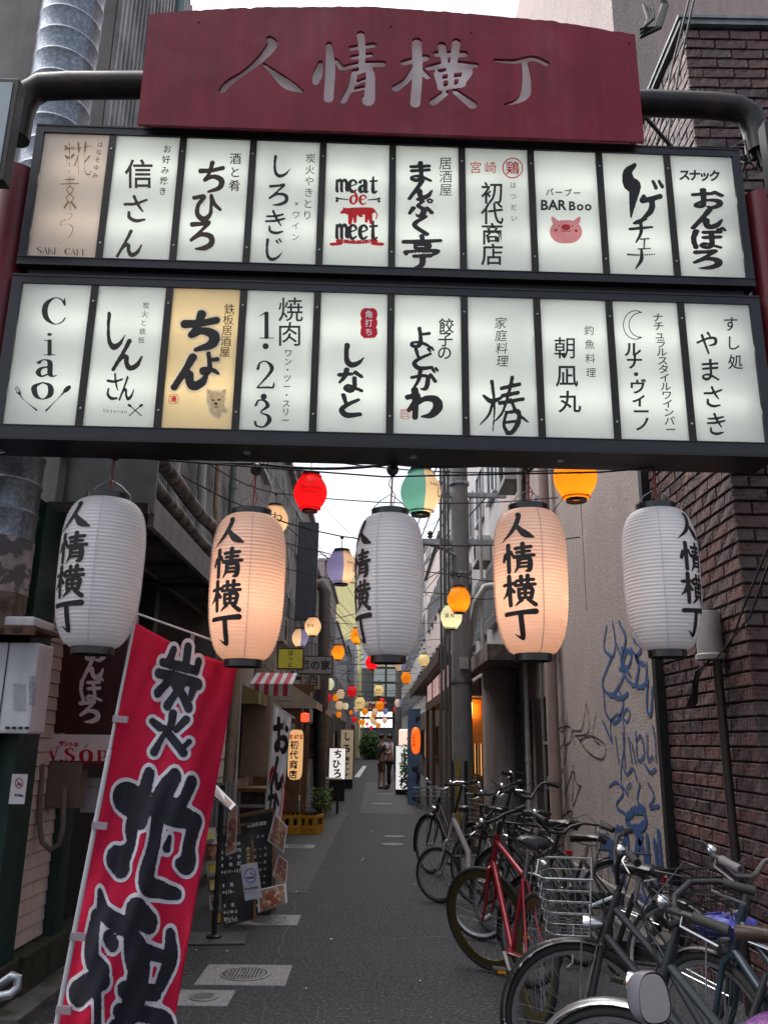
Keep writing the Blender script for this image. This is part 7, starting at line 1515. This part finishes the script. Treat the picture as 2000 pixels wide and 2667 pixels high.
# position = rear wheel contact, from the front contact point, heading and wheelbase
def rear(front, h, wb=1.08): return (front[0]-wb*math.cos(rad(h)), front[1]-wb*math.sin(rad(h)), 0)
M_bkb = mat('black_basket_wire', (.02, .02, .022), .4, .4, .1); M_slb = mat('steel_basket_wire', (.24, .25, .26), .38, .9, .1); M_fs = mat('silver_fender', (.36, .37, .39), .32, .9, .05); M_fb = mat('black_fender', (.02, .02, .022), .25, .2, .1, spec=.6)
bicycle('red road bicycle with deep olive gold rims, front wheel turned left', rear(gp(1040, 2106), 98), 98, 42, 5, 'road', (.26, .012, .022), .345, 'flat', rim=M_gold, deep=True, fname='red', sadz=.04)
bicycle('white small wheeled bicycle farthest left in the parked row', rear(gp(945, 1952), 128, .95), 128, 18, 4, 'mini', (.42, .39, .40), .26, 'flat', fname='white', barz=.18, sadz=.12)
bicycle('black bicycle with steel basket standing behind the white one', rear((.66, 10.6), 112), 112, 8, 4, 'mama', bars='mama', basket=M_slb, fender=M_fb)
bicycle('cream framed bicycle with yellow rims, half hidden behind the red one', rear((1.12, 9.3), 115), 115, -6, 4, 'mama', (.45, .38, .27), bars='mama', basket=M_slb, rim=mat('yellow_rim', (.35, .26, .05), .5), fender=M_fb, fname='cream')
bicycle('black small wheeled sports bicycle with long silver bar ends beside the red one', rear(gp(1035, 2034), 132, .95), 132, 25, 4, 'mini', (.025, .027, .03), .26, 'flat', fname='graphite', barz=.24, sadz=.14)
bicycle('black upright city bicycle with tall bars leaning by the graffiti wall', rear((1.02, 7.45), 138), 138, -20, 4, 'mama', (.028, .032, .038), bars='bull', basket=M_bkb, fender=M_fb, fname='ink', barz=.10)
bicycle('dark bicycle with shiny steel front basket and brown saddle', rear((.90, 4.05), 138), 138, 30, 4, 'mama', (.03, .032, .035), bars='bull', basket=M_slb, saddle=M_sadb, fender=M_fb, fname='night', barz=-.05)
bicycle('dark green grey bicycle with silver front mudguard and tall stem', rear((.82, 3.1), 130), 130, 20, 4, 'mama', (.022, .028, .030), bars='mama', saddle=M_sad, fender=M_fs, fname='greengrey', barz=-.03, bm=M_black)
E9 = bicycle('old steel blue bicycle with black wire basket nearest the brick wall', rear((1.44, 3.85), 110), 112, 4, 3, 'mama', (.025, .042, .055), bars='mama', bm=mat('tarnished_bar', (.10, .09, .09), .45, .6, .2), basket=M_bkb, grip=mat('grey_grip', (.12, .11, .12), .6), fender=M_fb, fname='steelblue', barz=.02)
bicycle('black bicycle squeezed between the red one and the wall, saddle toward camera', rear((1.02, 5.9), 126), 126, -8, 5, 'mama', bars='mama', fender=M_fb, fname='black', bm=M_black, basket=M_bkb, barz=-.03)
bicycle('black straight barred bicycle behind the small wheeled pair', rear((.98, 8.6), 120), 120, 16, 4, 'road', bars='flat', fname='black', barz=.06)
# blue bag in basket
q = Vector((1.48, 3.78, .78)); m = MB(); r_ = random.Random(8)
m.ball(q, .10, 14, (1.3, 1, .42)); m.v = [tuple(Vector(v)+Vector((r_.uniform(-.012, .012), r_.uniform(-.012, .012), r_.uniform(-.012, .012)))) for v in m.v]
put(m.build('plastic_bag', mat('blue_plastic_bag', (.05, .06, .30), .3, 0, .3, 30, spec=.6)), 'crumpled blue plastic bag lying in the black basket', 'bag')
# ------------------------------------------------------------------ SCOOTER at the bottom right corner
M_pur = mat('purple_scooter_paint', (.12, .035, .17), .25, .2, .05, coat=.8)
sx, sy = .93, 1.95
st = thing('scooter', 'purple motor scooter with round gauge, only its handlebar cowl in view', 'scooter', (sx, sy-.5, 0))
def hull(c, a, b, h, z0): 
    m = MB(); n = 20; R_ = 6; vs = []
    for i in range(R_+1):
        f = math.cos(i/R_*math.pi/2)**.7; zz = z0+h*math.sin(i/R_*math.pi/2)
        for j in range(n): an = 2*math.pi*j/n; vs.append((c[0]+a*max(f, .02)*math.copysign(abs(math.cos(an))**.8, math.cos(an)), c[1]+b*max(f, .02)*math.copysign(abs(math.sin(an))**.8, math.sin(an)), zz))
    m.add(vs, [(i*n+j, i*n+(j+1) % n, (i+1)*n+(j+1) % n, (i+1)*n+j) for i in range(R_) for j in range(n)]+[tuple(range(n-1, -1, -1)), tuple(R_*n+j for j in range(n))]); return m
hull((sx, sy), .17, .13, .10, .86).build('handlebar_cowl', M_pur, st, smooth=True)
MB().obox((sx-.16, sy+.05, .25), (.32, 0, 0), (0, .05, .0), (0, -.06, .62)).build('leg_shield', M_pur, st, bevel=.02)
MB().obox((sx-.14, sy-.75, .25), (.28, 0, 0), (0, .82, 0), (0, 0, .08)).build('floorboard', M_dark, st, bevel=.02)
hull((sx, sy-.85), .15, .38, .3, .38).build('rear_body', M_pur, st, smooth=True); hull((sx, sy-.8), .14, .32, .10, .68).build('seat', M_sad, st, smooth=True)
for yy in (sy+.22, sy-.95): 
    MB().add(*(lambda n, k: ([(sx+.045*math.sin(b), yy+(.19+.045*math.cos(b))*math.cos(a), .235+(.19+.045*math.cos(b))*math.sin(a)) for a in [2*math.pi*i/n for i in range(n)] for b in [2*math.pi*j/k for j in range(k)]], [(i*k+j, i*k+(j+1) % k, ((i+1) % n)*k+(j+1) % k, ((i+1) % n)*k+j) for i in range(n) for j in range(k)]))(28, 8)).build('tyre', M_tyre, st, smooth=True)
    MB().cyl((sx-.03, yy, .235), (sx+.03, yy, .235), .15, n=24).build('wheel_disc', M_rim, st)
for s_ in (-1, 1): MB().tube([(sx+.12*s_, sy, .90), (sx+.33*s_, sy-.05, .92)], .016, 10).build('handgrip', M_dark, st)
gz = .955; up = Vector((0, -.35, 1)).normalized(); ga = Vector((1, 0, 0)); gb = up.cross(ga)
C0 = Vector((sx+.035, sy-.05, gz-.004)); disc = lambda rx, ry, d: MB().add([C0+up*d+ga*rx*math.cos(a)+gb*ry*math.sin(a) for a in [k*math.pi/16 for k in range(32)]]+[C0+up*(d-.01)+ga*rx*math.cos(a)+gb*ry*math.sin(a) for a in [k*math.pi/16 for k in range(32)]], [tuple(range(32)), tuple(range(63, 31, -1))]+[(i, (i+1) % 32, (i+1) % 32+32, i+32) for i in range(32)])
disc(.092, .055, .008).build('gauge_housing', mat('pale_grey_gauge', (.30, .28, .33), .3), st); disc(.060, .038, .011).build('gauge_ring', mat('pale_blue_ring', (.42, .46, .58), .3), st); disc(.050, .031, .0135).build('gauge_dial', mat('gauge_dial', (.20, .18, .23), .3), st)
m = MB(); 
for k in range(8): a = math.radians(200-k*31); RB(m, '%d' % (k*10//10), 0, 0, 0, 0, .011, lambda x, y: C0+up*.0145+ga*(.041*math.cos(a)+x)+(-gb if gb.y < 0 else gb)*(.025*math.sin(a)-y), .02)
m.build('dial_figures', M_white_ink, st)
# mirror
c = at(1414, 2157, 1.78); rx_, rz_ = px_size(c, 40), px_size(c, 50); m = MB(); vs = []; n = 28; tilt = Vector((.35, -1, .12)).normalized(); ma = Vector((0, 0, 1)).cross(tilt).normalized(); mbv = tilt.cross(ma)
sup = lambda a, e: (math.copysign(abs(math.cos(a))**e, math.cos(a)), math.copysign(abs(math.sin(a))**e, math.sin(a)))
prf = [(1, 0), (1.04, -.012), (1.0, -.03), (.8, -.05), (.4, -.062), (.02, -.066)]
for f, d in prf:
    for j in range(n): u, v = sup(2*math.pi*j/n, .75); vs.append(c+tilt*d+ma*(rx_*f*u*(1-.12*v))+mbv*(rz_*f*v))
m.add(vs, [(i*n+j, i*n+(j+1) % n, (i+1)*n+(j+1) % n, (i+1)*n+j) for i in range(len(prf)-1) for j in range(n)]); m.build('mirror_shell', mat('dark_grey_shell', (.10, .10, .12), .3, coat=.4), st, smooth=True)
m = MB().add([c-tilt*.002+ma*(rx_*.93*sup(2*math.pi*j/n, .75)[0]*(1-.12*sup(2*math.pi*j/n, .75)[1]))+mbv*(rz_*.93*sup(2*math.pi*j/n, .75)[1]) for j in range(n)], [tuple(range(n))]); m.build('mirror_glass', mat('mirror_glass', (.85, .85, .88), .02, 1.0, 0), st)
MB().tube([c-tilt*.05, c+Vector((.06, -.02, -.07)), Vector((sx-.1, sy, .93))], .007, 8).build('mirror_stem', M_black, st)
# ------------------------------------------------------------------ PEOPLE
M_skin = mat('skin', (.42, .25, .18), .6); M_hair = mat('black_hair', (.012, .01, .01), .5)
def skin_mesh(name, pts, edges, m_, par, root=0, sub=2):
    me = bpy.data.meshes.new(name); me.from_pydata([p[:3] for p in pts], edges, []); o = bpy.data.objects.new(name, me); COL.objects.link(o)
    s_ = o.modifiers.new('s', 'SKIN'); sv = me.skin_vertices[0].data
    for i, p in enumerate(pts): sv[i].radius = (p[3], p[4] if len(p) > 4 else p[3]); sv[i].use_root = (i == root)
    o.modifiers.new('b', 'SUBSURF').levels = sub; bpy.context.view_layer.update()
    ev = o.evaluated_get(bpy.context.evaluated_depsgraph_get()); nm = bpy.data.meshes.new_from_object(ev); bpy.data.objects.remove(o)
    nm.name = name; nm.materials.clear(); nm.materials.append(m_)
    for p in nm.polygons: p.use_smooth = True
    q = bpy.data.objects.new(name, nm); COL.objects.link(q); q.parent = par; return q
def person(label, x, y, rz, shirt, legs, shorts, armR, armL, sc_=1.0, hold=None, shoes=M_dark, bag=False):
    t = thing('person', label, 'person', (x, y, 0), rz=rz); t['local'] = 1; t.scale = (sc_,)*3
    P = [(0, 0, .93, .13, .10), (0, 0, 1.15, .125, .095), (0, -.01, 1.36, .155, .10), (0, 0, 1.47, .06), (0, .02, 1.54, .052), (0, .03, 1.63, .075, .085), (0, .03, 1.70, .07, .085)]
    E_ = [(0, 1), (1, 2), (2, 3), (3, 4), (4, 5), (5, 6)]
    for s_, arm in ((-1, armL), (1, armR)):
        k = len(P); P += [(.17*s_, 0, 1.40, .05), (arm[0][0]*s_, arm[0][1], arm[0][2], .04), (arm[1][0]*s_, arm[1][1], arm[1][2], .027), (arm[2][0]*s_, arm[2][1], arm[2][2], .03, .015)]; E_ += [(2, k), (k, k+1), (k+1, k+2), (k+2, k+3)]
        for f in range(4): 
            h = Vector(P[k+3][:3]); d = (h-Vector(P[k+2][:3])).normalized(); P.append((*(h+d*.06+Vector((0, .0, .018*(f-1.5)))), .008)); E_.append((k+3, len(P)-1))
    for s_, st_ in ((-1, -.03), (1, .05)):
        k = len(P); P += [(.09*s_, 0, .86, .08), (.10*s_, st_*.5+.02, .48, .055), (.10*s_, st_, .08, .036), (.10*s_, st_+.02, .035, .035, .03), (.11*s_, st_+.17, .025, .035, .022)]; E_ += [(0, k), (k, k+1), (k+1, k+2), (k+2, k+3), (k+3, k+4)]
    skin_mesh('body', P, E_, M_skin, t)
    Q = [(0, 0, .88, .155, .12), (0, 0, 1.12, .15, .115), (0, -.01, 1.36, .175, .115), (0, 0, 1.44, .085)]; F_ = [(0, 1), (1, 2), (2, 3)]
    for s_, arm in ((-1, armL), (1, armR)): k = len(Q); Q += [(.18*s_, 0, 1.39, .066), (.18*s_+(arm[0][0]-.17)*s_*.7, arm[0][1]*.7, 1.40+(arm[0][2]-1.40)*.7, .062)]; F_ += [(2, k), (k, k+1)]
    skin_mesh('shirt', Q, F_, shirt, t)
    Q = [(0, 0, .93, .14, .115)]; F_ = []
    for s_, st_ in ((-1, -.03), (1, .05)):
        k = len(Q); Q += [(.085*s_, 0, .84, .10), (.10*s_, st_*.5+.02, .50, .078 if shorts else .07)]; F_ += [(0, k), (k, k+1)]
        if not shorts: Q.append((.10*s_, st_, .08, .055)); F_.append((k+1, k+2))
    skin_mesh('shorts' if shorts else 'trousers', Q, F_, legs, t)
    m = MB().ball((0, .005, 1.695), .10, 14, (.88, 1.0, .92)); m.v = [v for v in m.v]; m.build('hair', M_hair, t, smooth=True)
    f = MB().ball((0, .115, 1.64), .014, 8, (.7, 1, 1.2)); f.build('nose', M_skin, t, smooth=True)
    for s_, st_ in ((-1, -.03), (1, .05)): MB().ball((.105*s_, st_+.09, .04), .06, 10, (.7, 2, .65)).build('shoe', shoes, t, smooth=True); MB().ball((.035*s_, .112, 1.66), .008, 6).build('eye', M_ink, t); MB().ball((.083*s_, .03, 1.64), .02, 8, (.4, .8, 1.2)).build('ear', M_skin, t)
    if hold: box(hold[0], hold[2], hold[1][0], hold[1][1], t)
    return t
q = atz(823, 1705); person('person in dark grey t-shirt and khaki shorts standing at left of the pair', q.x, q.y, rad(-60), mat('charcoal_cotton', (.035, .035, .038), .9), mat('khaki_cotton', (.17, .14, .11), .9), True, [(.21, .03, 1.14), (.12, .25, 1.16), (.06, .30, 1.22)], [(.2, .05, 1.12), (.1, .26, 1.10), (.04, .32, 1.14)], 1.0)
q = atz(838, 1703); person('person in white shirt and black trousers holding up a paper, right of the pair', q.x+.06, q.y+.7, rad(80), mat('white_cotton', (.50, .47, .47), .9), mat('black_trousers', (.02, .02, .022), .9), False, [(.22, .05, 1.15), (.16, .27, 1.22), (.12, .33, 1.28)], [(.2, .05, 1.14), (.1, .26, 1.2), (.05, .3, 1.26)], 1.0, ('paper', ((-.1, .33, 1.2), (.2, .335, 1.42)), M_lam), bag=True)
hide_tags()
